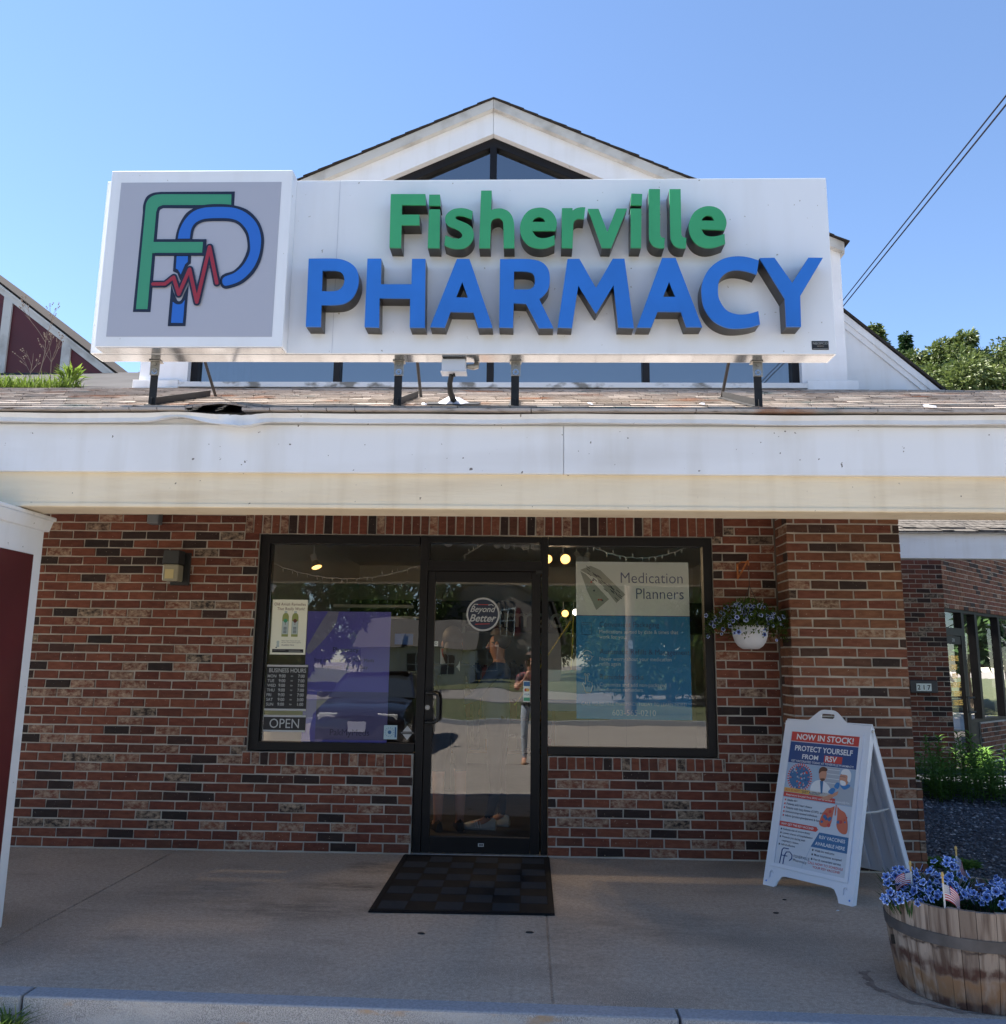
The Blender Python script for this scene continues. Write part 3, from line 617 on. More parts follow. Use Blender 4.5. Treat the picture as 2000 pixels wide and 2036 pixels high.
# shingle courses
def roof_z(y): return EZ + (y-EYE)*RS
mb = MB(); random.seed(11)
nrow = 14; cw = (0-EYE)/nrow
xr_at = lambda y: 3.62 + (0-y)*(-.05) if y > -.1 else 3.62
mb.poly([(-7.5, EYE+.02, EZ-.012), (7.5, EYE+.02, EZ-.012), (7.5, 0, 3.765), (-7.5, 0, 3.765)], 'black')
def lift(x, k):
    if k == 0: return .034*math.exp(-((x+1.74)/.15)**2)
    if k == 1: return .020*math.exp(-((x+1.74)/.17)**2)
    return .006*math.exp(-((x+1.74)/.2)**2) if k == 2 else 0
for r in range(nrow):
    y0 = EYE - .012 + r*cw; y1 = y0 + cw*1.12
    x = -7.4 - random.random()*.3
    while x < 7.4:
        w = random.choice((.152, .305, .152, .229)); xe = x + w - .004
        hip = 3.75 + (-y0)*.0
        if True:
            mb.cr = random.random(); t = .009+random.random()*.004
            n = 4 if (r < 3 and -2.4 < x < -1.2) else 1
            for q in range(n):
                xa = x + (xe-x)*q/n; xb = x + (xe-x)*(q+1)/n
                zf = lambda xx: roof_z(y0) + .013 + (t-.009) + lift(xx, r)
                zb_ = lambda xx: roof_z(y1) + .0035 + lift(xx, r)*.3
                a = mb.pt((xa, y0, zf(xa))); b = mb.pt((xb, y0, zf(xb))); c = mb.pt((xb, y1, zb_(xb))); d = mb.pt((xa, y1, zb_(xa)))
                mb.face((a, b, c, d), 'shingle')
                e = mb.pt((xa, y0+.001, zf(xa)-t)); f = mb.pt((xb, y0+.001, zf(xb)-t)); mb.face((e, f, b, a), 'shingle')
        x += w
# double starter strip on the eave
x = -7.5
while x < 7.4:
    w = random.uniform(.9, 1.1) if not (-3.2 < x < -1.0) else .16
    if not (-1.90 < x+w/2 < -1.58):
        mb.cr = .85+random.random()*.15; yy = EYE-.022; mb.box(x, x+w-.006, yy, yy+.10, EZ-.006, EZ+.008+random.random()*.002, 'shingle')
    x += w
mb.build('shingle_roof', bld, attr=True)
# torn bits and debris lying on the shingles are separate below
# white gable front
GX0, GX1, GC = -3.385, 2.685, -.345
mb = MB(); T = .20
def rake(x): return 6.435 - abs(x-GC)*.4585
op = lambda x: 6.185 - abs(x-GC)*.4585
mb.prism([(GX0, 3.74), (-2.965, 3.74), (-2.965, op(-2.965)), (GX0, rake(GX0))], 0, T, 'white_clad')
mb.prism([(2.305, 3.74), (GX1, 3.74), (GX1, rake(GX1)), (2.305, op(2.305))], 0, T, 'white_clad')
mb.prism([(GX0, rake(GX0)), (-2.965, op(-2.965)), (GC-.0015, op(GC)), (GC-.0015, rake(GC))], .0005, T, 'white_clad')
mb.prism([(GX1, rake(GX1)), (GC+.0015, rake(GC)), (GC+.0015, op(GC)), (2.305, op(2.305))], .0005, T, 'white_clad')
mb.prism([(GX1-.001, 3.74), (GX1-.001, rake(GX1)), (GX1-.2, rake(GX1)), (GX1-.2, 3.74)], T, 6, 'white_clad'); mb.prism([(GX0, 3.74), (GX0+.2, 3.74), (GX0+.2, rake(GX0)), (GX0, rake(GX0))], T, 6, 'white_clad')
mb.build('gable_wall', bld)
# rake boards
mb = MB()
for s in (-1, 1):
    xe = GX1+.02 if s > 0 else GX0-.02
    P = [(GC+s*.0015, rake(GC)+.055), (xe, rake(xe)+.055), (xe, rake(xe)-.035), (GC+s*.0015, rake(GC)-.035)]
    if s > 0: P = P[::-1]
    mb.prism(P, -.055, -.0015, mat('weathered_trim', (.56, .55, .52), .7, rgb2=(.33, .31, .28), thr=(.5, .72), scale=4) if s < 0 else MT['trim'])
    MT['trim'] = mb.mats[0]
mb.build('rake_board', bld)
mb = MB(); mb.box(GX1+.001, GX1+.02, -.05, 6, rake(GX1)-.06, rake(GX1)-.035, 'trim'); mb.build('eave_soffit', bld)
# gable roof covering: shingle courses stepping down both slopes
mb = MB(); random.seed(5)
for s in (-1, 1):
    L = (GX1+.04-GC) if s > 0 else (GC-GX0+.04); n = 24
    for k in range(n):
        a = L*k/n; b = L*(k+1)/n + .02; xa, xb = GC+s*a, GC+s*b; mb.cr = random.random()*.4
        za, zb = rake(xa)+.057, rake(xb)+.057+.010
        P = [(xa, za), (xb, zb), (xb, zb+.008), (xa, za+.010)]
        if s < 0: P = P[::-1]
        mb.prism(P, -.075+random.uniform(-.006, .006), 6.0, mat('dark_shingle_edge', (.045, .040, .038), .95, spec=.05) if (s < 0 and k == 0) else MT['shd']); MT['shd'] = mb.mats[0]
mb.build('gable_roof', bld, attr=True)
# gable window: black frame following the opening, mullions, glass
mb = MB(); fw_ = .075
mb.prism([(-2.963, 3.80), (-2.963+.06, 3.80), (-2.963+.06, op(-2.963)-.02), (-2.963, op(-2.963)-.002)], .06, .16, 'frame')
mb.prism([(2.303-.06, 3.80), (2.303, 3.80), (2.303, op(2.303)-.002), (2.303-.06, op(2.303)-.02)], .06, .16, 'frame')
mb.prism([(-2.903, op(-2.903)-.085), (GC, op(GC)-.085), (GC, op(GC)-.003), (-2.903, op(-2.903)-.003)], .0605, .16, 'frame')
mb.prism([(GC, op(GC)-.085), (2.243, op(2.243)-.085), (2.243, op(2.243)-.003), (GC, op(GC)-.003)], .0605, .16, 'frame')
for x in (-1.68, GC, 1.0):
    mb.box(x-.03, x+.03, .0615, .155, 3.82, op(x)-.075, 'frame')
gf = mb.build('gable_window_frame', bld, bevel=.003)
mb = MB(); mb.flat([(-2.92, 3.8), (2.26, 3.8), (2.26, op(2.26)-.05), (GC, op(GC)-.05), (-2.92, op(-2.92)-.05)], 'glass_hi', .11); mb.build('gable_pane', gf)
mb = MB()
sill_m = mat('mildewed_white_sill', (.68, .68, .68), .7, rgb2=(.20, .19, .17), thr=(.55, .66), scale=9, stretch=(.6, 1, 1))
mb.box(-3.02, 2.33, -.055, .06, 3.775, 3.822, sill_m); mb.box(2.33, 2.76, -.04, -.001, 3.765, 3.85, 'white'); mb.box(-3.42, -3.02, -.045, -.001, 3.765, 3.84, 'white')
mb.box(-2.9, 2.3, .061, .15, 3.80, 3.835, 'white')
mb.build('gable_sill', bld, bevel=.004)
mb = MB(); mb.poly([(-3.3, 2.2, 3.7), (2.6, 2.2, 3.7), (2.6, 2.2, 5.2), (GC, 2.2, 6.45), (-3.3, 2.2, 5.2)], mat('attic_wall', (.5, .52, .54), .9)); mb.poly([(-3.3, .2, 3.70), (2.6, .2, 3.70), (2.6, 2.2, 3.70), (-3.3, 2.2, 3.70)], 'int_dark'); mb.build('attic_lining', bld)
# lean-to gable on the right
mb = MB(); mb.prism([(2.70, 3.80), (3.60, 3.80), (2.70, 4.63)], .30, 5, 'white_clad')
mb.build('side_gable', bld)
mb = MB(); ln = Vector((3.66-2.70, 0, 3.80-4.66)); nn = Vector((-ln.z, 0, ln.x)).normalized()
for w, y0, m in ((.055, .272, 'white'), (.10, .285, 'white_clad')):
    a = Vector((2.70, 0, 4.67)); b = Vector((3.665, 0, 3.80)); P = [(a.x, a.z), ((a-nn*w*1).x, (a-nn*w).z), ((b-nn*w).x, (b-nn*w).z), (b.x, b.z)]
    mb.prism(P, y0, .2995, m)
mb.build('side_rake_board', bld)
mb = MB(); mb.cr = .1; a = Vector((2.69, 0, 4.685)); b = Vector((3.70, 0, 3.785)); P = [(a.x, a.z), (b.x, b.z), ((b+nn*.02).x, (b+nn*.02).z), ((a+nn*.02).x, (a+nn*.02).z)]
mb.prism(P, .255, 5, MT['shd']); mb.build('side_roof', bld, attr=True)
# fall of the roof to the right, back slope
mb = MB(); mb.poly([(-7.5, 0.001, 3.765), (GX0, 0.001, 3.765), (GX0, 2.1, 4.66), (-7.5, 2.1, 4.66)], mat('grey_membrane', (.055, .055, .060), .9, spec=.05, var=.15, scale=3)); mb.build('flat_roof_membrane', bld)
mb = MB(); mb.poly([(-7.5, .02, 3.795), (-3.95, -.03, 3.783), (-3.6, .08, 3.815), (-3.8, .16, 3.84), (-7.5, .12, 3.825)], mat('dull_flashing', (.14, .14, .145), .8, spec=.05)); mb.build('metal_flashing', bld)
mb = MB(); mb.poly([(GX1, 0.001, 3.765), (7.5, 0.001, 3.765), (7.5, .8, 3.3), (GX1, .8, 3.3)], MT['shd']); mb.build('back_slope', bld)

# canopy post at the left with its cap and red panel
mb = MB(); mb.box(-3.42, -2.915, -2.47, -1.965, 0.0, 2.23, 'white_clad'); post = mb.build('canopy_post', bld, bevel=.006)
mb = MB(); mb.box(-3.465, -2.872, -2.515, -1.92, 2.292, 2.316, 'white_clad')
mb.prism([(-3.44, 2.225), (-2.895, 2.225), (-2.872, 2.2915), (-3.465, 2.2915)], -2.49, -1.945, 'white_clad'); mb.build('post_cap', post, bevel=.006)
mb = MB(); mb.box(-2.9145, -2.908, -2.375, -2.06, -.01+.12, 2.075, 'red_panel'); mb.box(-3.33, -3.01, -2.4765, -2.4705, .12, 2.075, 'red_panel'); mb.build('red_inset_panel', post, bevel=.002)
# conduit box on the soffit
mb = MB(); mb.box(-3.155, -3.06, -.12, -.03, 2.575, 2.745, mat('grey_box_paint', (.13, .14, .15), .6)); mb.build('conduit_box', bld, bevel=.008)

# red gable of the next unit, behind at the left
rg = thing('neighbour_gable', 'dark red gable with white battens rising behind the grass on the roof at the left', 'building', (-7, 2, 3.5))
mb = MB(); A, B = (-8.3, 7.32), (-4.25, 4.32)
mb.prism([(-8.3, 3.9), (-4.0, 3.9), B, A], 2.0, 6, 'red_panel'); mb.build('wall', rg)
mb = MB()
sl = (B[1]-A[1])/(B[0]-A[0])
zz = lambda x: A[1]+(x-A[0])*sl
for x in (-5.95, -5.22, -6.7):
    mb.prism([(x-.05, 3.9), (x+.05, 3.9), (x+.05, zz(x+.05)-.10), (x-.05, zz(x-.05)-.10)], 1.975, 1.999, 'trim')
for w0, w1, y0 in ((-.0, -.10, 1.985), (.0, -.035, 1.975)):
    mb.prism([(A[0], A[1]+w1), (B[0]+.12, zz(B[0]+.12)+w1), (B[0]+.12, zz(B[0]+.12)+w0), (A[0], A[1]+w0)], y0, 1.9995, 'trim')
mb.build('batten', rg)
mb = MB(); mb.cr = .2; mb.prism([(A[0], A[1]+.016), (B[0]+.22, zz(B[0]+.22)+.016), (B[0]+.22, zz(B[0]+.22)+.03), (A[0], A[1]+.03)], 1.97, 6, MT['shd']); mb.build('roof', rg, attr=True)
mb = MB(); mb.cr = .3; mb.poly([(-9, 6.5, 5.0), (-3.6, 6.5, 5.0), (-3.6, 12, 8.3), (-9, 12, 8.3)], MT['shd']); mb.build('rear_roof', rg, attr=True)

# ------------------------------------------------------------------ roof sign
sg = thing('store_sign', 'big white sign with raised green and blue letters on steel legs above the canopy', 'sign', (-.4, -2.2, 3.0))
SX0, SX1, SZ0, SZ1 = -2.572, 1.744, 3.236, 4.332
BX0, BX1 = -2.497, -1.410
mb = MB()
mb.box(SX0, SX1, -2.28, -2.135, SZ0, SZ1, 'sign_white'); mb.build('cabinet', sg, bevel=.003)
mb = MB(); mb.box(SX0+.012, SX1-.012, -2.268, -2.147, SZ0-.0025, SZ0-.0008, 'sign_under')
mb.box(BX0+.008, BX1-.008, -2.372, -2.2815, SZ0-.0028, SZ0-.0010, 'sign_under')
mb.box(-1.15, -1.1485, -2.2812, -2.2805, SZ0, SZ1, 'grey_face')
mb.build('underside_panel', sg)
mb = MB(); mb.box(BX0, BX1, -2.38, -2.281, SZ0, SZ1+.008, 'sign_white'); lb = mb.build('logo_box', sg, bevel=.005)
mb = MB(); mb.rect(-2.433, -1.473, 3.298, 4.262, 'grey_face', -2.3812); mb.build('logo_face', lb)
# the emblem in layers of vinyl
mb = MB()
Y = -2.3825
for k, (nm, m) in enumerate((('navyF', 'navy'), ('greenF', 'green_v'), ('navyP', 'navy'), ('blueP', 'blue_v'))):
    mb.flat(smooth_loop(LOGO[nm]), m, Y - .0010*k)
# green cross bar lies over the blue stem
gb = LOGO['greenF']; nb = LOGO['navyF']
mb.flat([nb[11][:2], nb[12][:2], nb[13][:2], nb[14][:2]][::1], 'navy', Y-.0046)
mb.flat([(gb[11][0]-.004, gb[11][1]), gb[12][:2], gb[13][:2], (gb[14][0]-.004, gb[14][1])], 'green_v', Y-.0056)
for nm, m, k in (('navyMid', 'navy', 0), ('blueMid', 'blue_v', 1), ('navyLow', 'navy', 0), ('blueLow', 'blue_v', 1)):
    mb.flat(smooth_loop(LOGO[nm]), m, Y-.0008-.001*k)
def ribbon(pts, w):
    P = [Vector(p[:2]) for p in pts]; L = []; Rr = []
    for i, p in enumerate(P):
        d0 = (p-P[i-1]).normalized() if i else None; d1 = (P[i+1]-p).normalized() if i < len(P)-1 else None
        d = d0 or d1; n0 = Vector((-d.y, d.x))
        if d0 and d1:
            n1 = Vector((-d1.y, d1.x)); mm = (n0+n1).normalized(); k = min(1/max(.15, mm.dot(n0)), 2.6)
            L.append(p+mm*w*k); Rr.append(p-mm*w*k)
        else: ex = d*w*(.6 if not d1 else -.6); L.append(p+n0*w+ex); Rr.append(p-n0*w+ex)
    return [(q.x, q.y) for q in L+Rr[::-1]]
pu = LOGO['pulse']
def strokes(mb, pts, w, m, y):
    # quads and round joints welded as one outline per segment, stepped by a hair so no two lie in one plane
    for i in range(len(pts)-1):
        a, b = Vector(pts[i][:2]), Vector(pts[i+1][:2]); d = (b-a).normalized(); n = Vector((-d.y, d.x)); o = []
        for k in range(9): t = math.pi/2 + math.pi*k/8; o.append(a + d*math.cos(t)*w + n*math.sin(t)*w)
        for k in range(9): t = -math.pi/2 + math.pi*k/8; o.append(b + d*math.cos(t)*w + n*math.sin(t)*w)
        mb.flat([(q.x, q.y) for q in o], m, y - .00012*i)
strokes(mb, pu, .0215, 'navy', Y-.0066); strokes(mb, pu, .0105, 'red_v', Y-.0082)
mb.build('emblem', lb)
# raised letters, each one a can with a coloured face
for nm, c, outer, hole in LETTERS:
    mb = MB(); o = smooth_loop(outer); h = smooth_loop(hole) if hole else None
    face = 'blue' if c == 'b' else 'green'
    mb.prism(o, -2.3895, -2.378, face, h); mb.prism(o, -2.3779, -2.2805, 'return', h)
    t = mb.build('letter_dot' if nm == 'dot' else 'letter', sg)
    t['label'] = ('green dot of the lower-case i' if nm == 'dot' else ('blue capital letter ' if c == 'b' else 'green letter ') + nm)
mb = MB(); mb.box(1.607, 1.702, -2.2825, -2.2805, 3.262, 3.314, 'black'); mb.M = frame((1.6545, -2.2835, 0), (1, 0, 0), (0, 0, 1))
mb.text('NEOPCO', 0, 3.293, .019, 'silver', 0, 'CENTER', sx=1.1); mb.text('SIGNS', 0, 3.279, .011, MT['trim'], 0, 'CENTER', sx=1.3)
mb.rect(-.043, .043, 3.2665, 3.2685, 'silver'); mb.flat([(-.02, 3.290), (-.012, 3.275), (.012, 3.275), (.02, 3.290)], 'soil', .0005); mb.build('maker_plate', sg)
# legs: upright angle, rail on the shingles, brace up to the back of the cabinet
def leg(x, front=-2.16, back=-1.30, brace=True, side=1):
    mb = MB(); zr = roof_z(front)+.012
    mb.box(x-.022, x+.022, front-.004, front+.002, zr, SZ0-.055, 'black_steel'); mb.box(x-.022*side-.003, x-.022*side+.003, front+.0025, front+.04, zr, SZ0-.055, 'black_steel')
    L = mb.build('leg', sg)
    mb = MB(); d = Vector((0, back-front, roof_z(back)-roof_z(front))); L_ = d.length; mb.M = frame((x, front, zr), d, (0, 0, 1))
    mb.box(-.02, L_, -.003, .003, .0, .045, 'black_steel'); mb.box(-.02, L_, .0035, .042, 0, .005, 'black_steel')
    for k in range(5): mb.M = frame((x+side*-.0045, front+d.y*(.80+.045*k), zr+.028+d.z*(.80+.045*k)), (0, 1, 0), (0, 0, 1)); mb.disc(0, 0, .008, 'sign_white', -.001 if side > 0 else .001)
    mb.build('roof_rail', L)
    if brace:
        mb = MB(); mb.tube([(x+.01, back+.10, roof_z(back)+.02), (x+.01, -2.128, 3.98)], .011, 'black_steel', 6); mb.build('brace', L)
    mb = MB(); mb.box(x-.026, x+.030, front-.013, front-.0045, SZ0-.095, SZ0-.010, 'steel'); mb.box(x-.034, x+.034, front-.022, front+.035, SZ0-.0095, SZ0-.0032, 'steel')
    for z in (SZ0-.028, SZ0-.072): mb.M = frame((x+.002, front-.0135, z), (1, 0, 0), (0, 0, 1)); mb.disc(0, 0, .018 if z < SZ0-.05 else .010, 'trim' if False else 'sign_under', -.001); mb.disc(0, 0, .009, 'steel', -.003); mb.M = I4
    mb.build('bracket', L, bevel=.002)
leg(-2.235); leg(-.775); leg(-.085, back=-1.60, brace=False); leg(1.325, side=-1)
# switch box and its bent conduit
mb = MB(); mb.box(-.515, -.375, -2.225, -2.145, SZ0-.082, SZ0-.008, 'plastic_white'); jb = mb.build('junction_box', sg, bevel=.006)
mb = MB(); mb.box(-.520, -.370, -2.229, -2.141, SZ0-.0878, SZ0-.0825, 'plastic_white'); mb.tube([(-.445, -2.19, SZ0-.088), (-.442, -2.19, SZ0-.108)], .007, 'plastic_black', 8)
mb.tube([(-.37, -2.17, SZ0-.038), (-.335, -2.16, SZ0-.038), (-.318, -2.15, SZ0-.03), (-.314, -2.145, SZ0-.006)], [.013, .017, .019, .016], 'steel', 10); mb.build('switch', jb)
mb = MB(); mb.tube([(-.46, -2.17, SZ0-.085), (-.472, -2.15, 3.10), (-.470, -2.12, 3.055), (-.452, -2.07, 3.015), (-.43, -2.02, roof_z(-2.02)-.01)], [.016, .016, .017, .02, .028], 'plastic_black', 10); mb.build('conduit', jb, smooth=True)
random.seed(3)
mb = MB(); n = 16; c = Vector((-.455, -2.03, roof_z(-2.03)+.012))
ring = []
for k in range(n): a = 2*math.pi*k/n; rr = .07+random.uniform(-.02, .03); ring.append(mb.pt((c.x+rr*1.2*math.cos(a), c.y+rr*math.sin(a), c.z+rr*math.sin(a)*RS+random.uniform(0, .012))))
inn = [mb.pt((c.x+.032*math.cos(2*math.pi*k/n), c.y+.032*math.sin(2*math.pi*k/n), c.z+.030+random.uniform(0, .02))) for k in range(n)]
for k in range(n): mb.face((ring[k], ring[(k+1)%n], inn[(k+1)%n], inn[k]), 'grey_face')
mb.build('roof_boot', jb)
mb = MB(); mb.box(-.62, -.30, -2.12, -1.93, 0, .004, 'black'); mb.M = Matrix.Identity(4)
for v in mb.v: v.z = roof_z(v.y)+.016+(v.z)
mb.build('roof_patch', jb)

# litter on the shingles
def scrap(x, y, s, lab, m='grey_face'):
    mb = MB(); random.seed(int(x*100)+9); z = roof_z(y)+.016; c = mb.pt((x, y, z+.014)); n = 9
    r_ = [mb.pt((x+s*random.uniform(.5, 1)*math.cos(2*math.pi*k/n), y+s*random.uniform(.5, 1)*math.sin(2*math.pi*k/n), z+s*math.sin(2*math.pi*k/n)*RS+random.uniform(0, .012))) for k in range(n)]
    for k in range(n): mb.face((r_[k], r_[(k+1)%n], c), m)
    tag(mb.build('paper_scrap', None), lab, 'litter', 'scraps lying on the shingle roof')
scrap(.36, -2.05, .028, 'crumpled pale scrap on the shingles right of the third sign leg'); scrap(1.02, -2.05, .022, 'small pale scrap on the shingles left of the last sign leg')
scrap(2.28, -2.20, .045, 'white torn scrap at the roof edge at far right'); scrap(-.62, -2.15, .02, 'tiny white scrap beside the second sign leg')

# ------------------------------------------------------------------ wall light, basket
wl = thing('wall_light', 'black wall pack light with clear lens on the brick wall left of the window', 'wall light', (-2.9, -.05, 2.1))
mb = MB(); mb.box(-2.905-.055, -2.80, -.03, -.009, 2.075, 2.345, 'plastic_black'); mb.prism([(-2.985, 2.24), (-2.845, 2.24), (-2.845, 2.352), (-2.975, 2.352)], -.155, -.0305, mat('faded_black_housing', (.035, .037, .036), .6, var=.2)); wb = mb.build('housing', wl, bevel=.006)
mb = MB(); mb.prism([(-2.982, 2.10), (-2.850, 2.10), (-2.850, 2.2385), (-2.982, 2.2385)], -.145, -.031, mat('lamp_lens', (.34, .31, .22), .15, spec=.6)); mb.build('lens', wl, bevel=.012)
mb = MB(); mb.box(-2.955, -2.885, -.148, -.1455, 2.12, 2.195, mat('lamp_reflector', (.55, .45, .22), .3)); mb.build('reflector', wl)

leafA = leaf_mat('petunia_leaf', (.035, .075, .014), (.10, .15, .03)); petal = mat('blue_petal', (.035, .075, .36), .6, var=.3, scale=30); petal_rim = mat('pale_petal_rim', (.50, .58, .80), .6); petal_c = mat('flower_throat', (.008, .008, .045), .7)
def vary(m, amt):
    nt = m.node_tree; b = nt.nodes['Principled BSDF']; oi = nt.nodes.new('ShaderNodeObjectInfo'); l = b.inputs['Base Color'].links
    src = l[0].from_socket if l else tuple(b.inputs['Base Color'].default_value)[:3]
    nt.links.new(mixc(nt, oi.outputs['Random'], src, amt, 'MULTIPLY'), b.inputs['Base Color'])
vary(petal, (.45, .5, .6)); vary(petal_rim, (.55, .6, .8))
def flower_mesh(R_=.014, petals=5, deep=.5, rim='r'):
    mb = MB(); n = petals*4
    c = mb.pt((0, 0, -R_*deep)); r1 = []; r2 = []; r3 = []
    for k in range(n):
        a = 2*math.pi*k/n; w = 1 - .16*(abs(((k % 4)-2)/2))**2*1.6 if petals else 1
        r1.append(mb.pt((R_*.34*math.cos(a), R_*.34*math.sin(a), -R_*deep*.35)))
        r2.append(mb.pt((R_*.66*w*math.cos(a), R_*.66*w*math.sin(a), 0)))
        r3.append(mb.pt((R_*w*math.cos(a), R_*w*math.sin(a), -R_*.10)))
    for k in range(n):
        j = (k+1) % n; mb.face((c, r1[k], r1[j]), petal_c); mb.face((r1[k], r2[k], r2[j], r1[j]), petal); mb.face((r2[k], r3[k], r3[j], r2[j]), petal_rim)
    return mb
def aim(o, d, loc, roll_=0.0, s=1.0):
    q = Vector(d).normalized().to_track_quat('Z', 'Y'); o.rotation_mode = 'QUATERNION'
    from mathutils import Quaternion
    o.rotation_quaternion = q @ Quaternion((0, 0, 1), roll_); o.location = loc; o.scale = (s, s, s)
def leaf(mb, p, d, L, w, m, up_=Vector((0, 0, 1)), bend=.3, fold=.25):
    d = Vector(d).normalized(); sd = d.cross(up_)
    if sd.length < .05: sd = d.cross(Vector((1, 0, 0)))
    sd.normalize(); n = sd.cross(d); p = Vector(p)
    a = mb.pt(p); b = mb.pt(p+d*L*.5+sd*w*.5+n*w*fold); c = mb.pt(p+d*L - n*L*bend); e = mb.pt(p+d*L*.5-sd*w*.5+n*w*fold); mid = mb.pt(p+d*L*.52)
    mb.face((a, mid, b), m); mb.face((a, e, mid), m); mb.face((mid, c, b), m); mb.face((e, c, mid), m)

bk = thing('hanging_basket', 'white woven hanging pot overflowing with blue petunias beside the right window', 'hanging basket', (1.72, -.25, 1.60))
pot_m = bpy.data.materials.new('white_woven_plastic'); pot_m.use_nodes = True; nt = pot_m.node_tree; b = nt.nodes['Principled BSDF']
b.inputs['Base Color'].default_value = (.62, .62, .66, 1); b.inputs['Roughness'].default_value = .5
wv = nt.nodes.new('ShaderNodeTexChecker'); wv.inputs['Scale'].default_value = 1.0; uvn = nt.nodes.new('ShaderNodeTexCoord')
geo = nt.nodes.new('ShaderNodeSeparateXYZ'); nt.links.new(uvn.outputs['Object'], geo.inputs[0])
at = nt.nodes.new('ShaderNodeMath'); at.operation = 'ARCTAN2'; nt.links.new(geo.outputs['Y'], at.inputs[0]); nt.links.new(geo.outputs['X'], at.inputs[1])
s1 = nt.nodes.new('ShaderNodeMath'); s1.operation = 'MULTIPLY'; s1.inputs[1].default_value = 46/ (2*math.pi)*2; nt.links.new(at.outputs[0], s1.inputs[0])
s2 = nt.nodes.new('ShaderNodeMath'); s2.operation = 'MULTIPLY'; s2.inputs[1].default_value = 110; nt.links.new(geo.outputs['Z'], s2.inputs[0])
cb = nt.nodes.new('ShaderNodeCombineXYZ'); nt.links.new(s1.outputs[0], cb.inputs[0]); nt.links.new(s2.outputs[0], cb.inputs[1]); cb.inputs[2].default_value = .5
nt.links.new(cb.outputs[0], wv.inputs['Vector']); bu = nt.nodes.new('ShaderNodeBump'); bu.inputs['Strength'].default_value = .6; bu.inputs['Distance'].default_value = .004
nt.links.new(wv.outputs['Fac'], bu.inputs['Height']); nt.links.new(bu.outputs[0], b.inputs['Normal'])
mb = MB(); mb.lathe([(.052, 0), (.066, .004), (.094, .024), (.116, .055), (.131, .10), (.137, .14), (.139, .168), (.143, .172), (.139, .178), (.130, .174), (.125, .15)], pot_m, 40, (1.72, -.25, 1.606)); mb.build('pot', bk, smooth=True)
mb = MB(); mb.lathe([(.01, 0), (.126, 0)], 'soil', 20, (1.72, -.25, 1.765), cap=False); mb.build('soil', bk)
mb = MB()
hk = Vector((1.742, -.20, 2.25))
for a in (-2.6, -.5, 1.6): mb.tube([(1.72+.138*math.cos(a), -.25+.138*math.sin(a), 1.78), (1.735, -.225, 2.10), hk], .0022, 'plastic_black', 5)
mb.build('hanger_wire', bk)
random.seed(21); mb = MB()
anchor = []
for k in range(2300):
    a = random.uniform(0, 2*math.pi); rr = .32*math.sqrt(random.random()); ex = 1.08 if math.cos(a) < 0 else .86
    x = 1.72 + rr*ex*math.cos(a); y = -.25 + rr*.62*math.sin(a); h = (1-(rr/.32)**2)
    z = 1.775 + h*random.uniform(.0, .20) - (rr/.30)**3*random.uniform(-.08, .09) + .015
    if rr > .14 and random.random() < .35: z -= .05*random.random()
    mb.cr = random.random(); d = Vector((x-1.72, y+.25, random.uniform(-.1, .35)+h*.3)); leaf(mb, (x, y, z), d+Vector((random.uniform(-.2, .2),)*3), random.uniform(.022, .038), random.uniform(.014, .022), leafA)
for k in range(22):
    a = 2*math.pi*k/22+random.uniform(-.1, .1); rr = random.uniform(.16, .30); mb.cr = .2
    mb.tube([(1.72, -.25, 1.77), (1.72+rr*.5*math.cos(a), -.25+rr*.35*math.sin(a), 1.86), (1.72+rr*math.cos(a), -.25+rr*.6*math.sin(a), 1.78)], .002, leafA, 4)
mb.build('foliage', bk, attr=True)
proto = flower_mesh(.0205).build('flower', None, smooth=True); proto.parent = bk; first = True
for k in range(98):
    a = random.uniform(0, 2*math.pi); rr = .34*random.random()**.55; ex = 1.02 if math.cos(a) < 0 else .84
    x = rr*ex*math.cos(a); y = rr*.62*math.sin(a)
    if y > .05: y = -y*.6
    h = 1-(rr/.31)**2; z = .17+.03+h*random.uniform(.06, .185)-(rr/.31)**4*random.uniform(-.06, .09)
    o = proto if first else proto.copy()
    if not first: col.objects.link(o); o.parent = bk
    first = False
    aim(o, (x*1.0+random.uniform(-.1, .1), y*1.0-.30, random.uniform(-.0, .25)), (x, y-.01, z), random.uniform(0, 6), random.uniform(.55, 1.2))
hkb = thing('plant_hook', 'rusty curled iron plant hook fixed to the brick above the hanging basket', 'hook', (1.72, 0, 2.2))
mb = MB(); rust = mat('rusty_orange_iron', (.42, .14, .04), .6, var=.5, scale=30)
mb.tube([(1.700, -.012, 2.295), (1.698, -.02, 2.17)], .008, rust, 8); mb.build('back_plate', hkb, smooth=True)
mb = MB(); mb.tube([(1.698, -.02, 2.18), (1.712, -.09, 2.22), (1.735, -.16, 2.285), (1.738, -.19, 2.30), (1.741, -.205, 2.285), (1.742, -.20, 2.262)], .007, rust, 8); mb.tube([(1.70, -.02, 2.29), (1.72, -.06, 2.305), (1.745, -.10, 2.30)], .005, rust, 6); mb.build('arm', hkb, smooth=True)

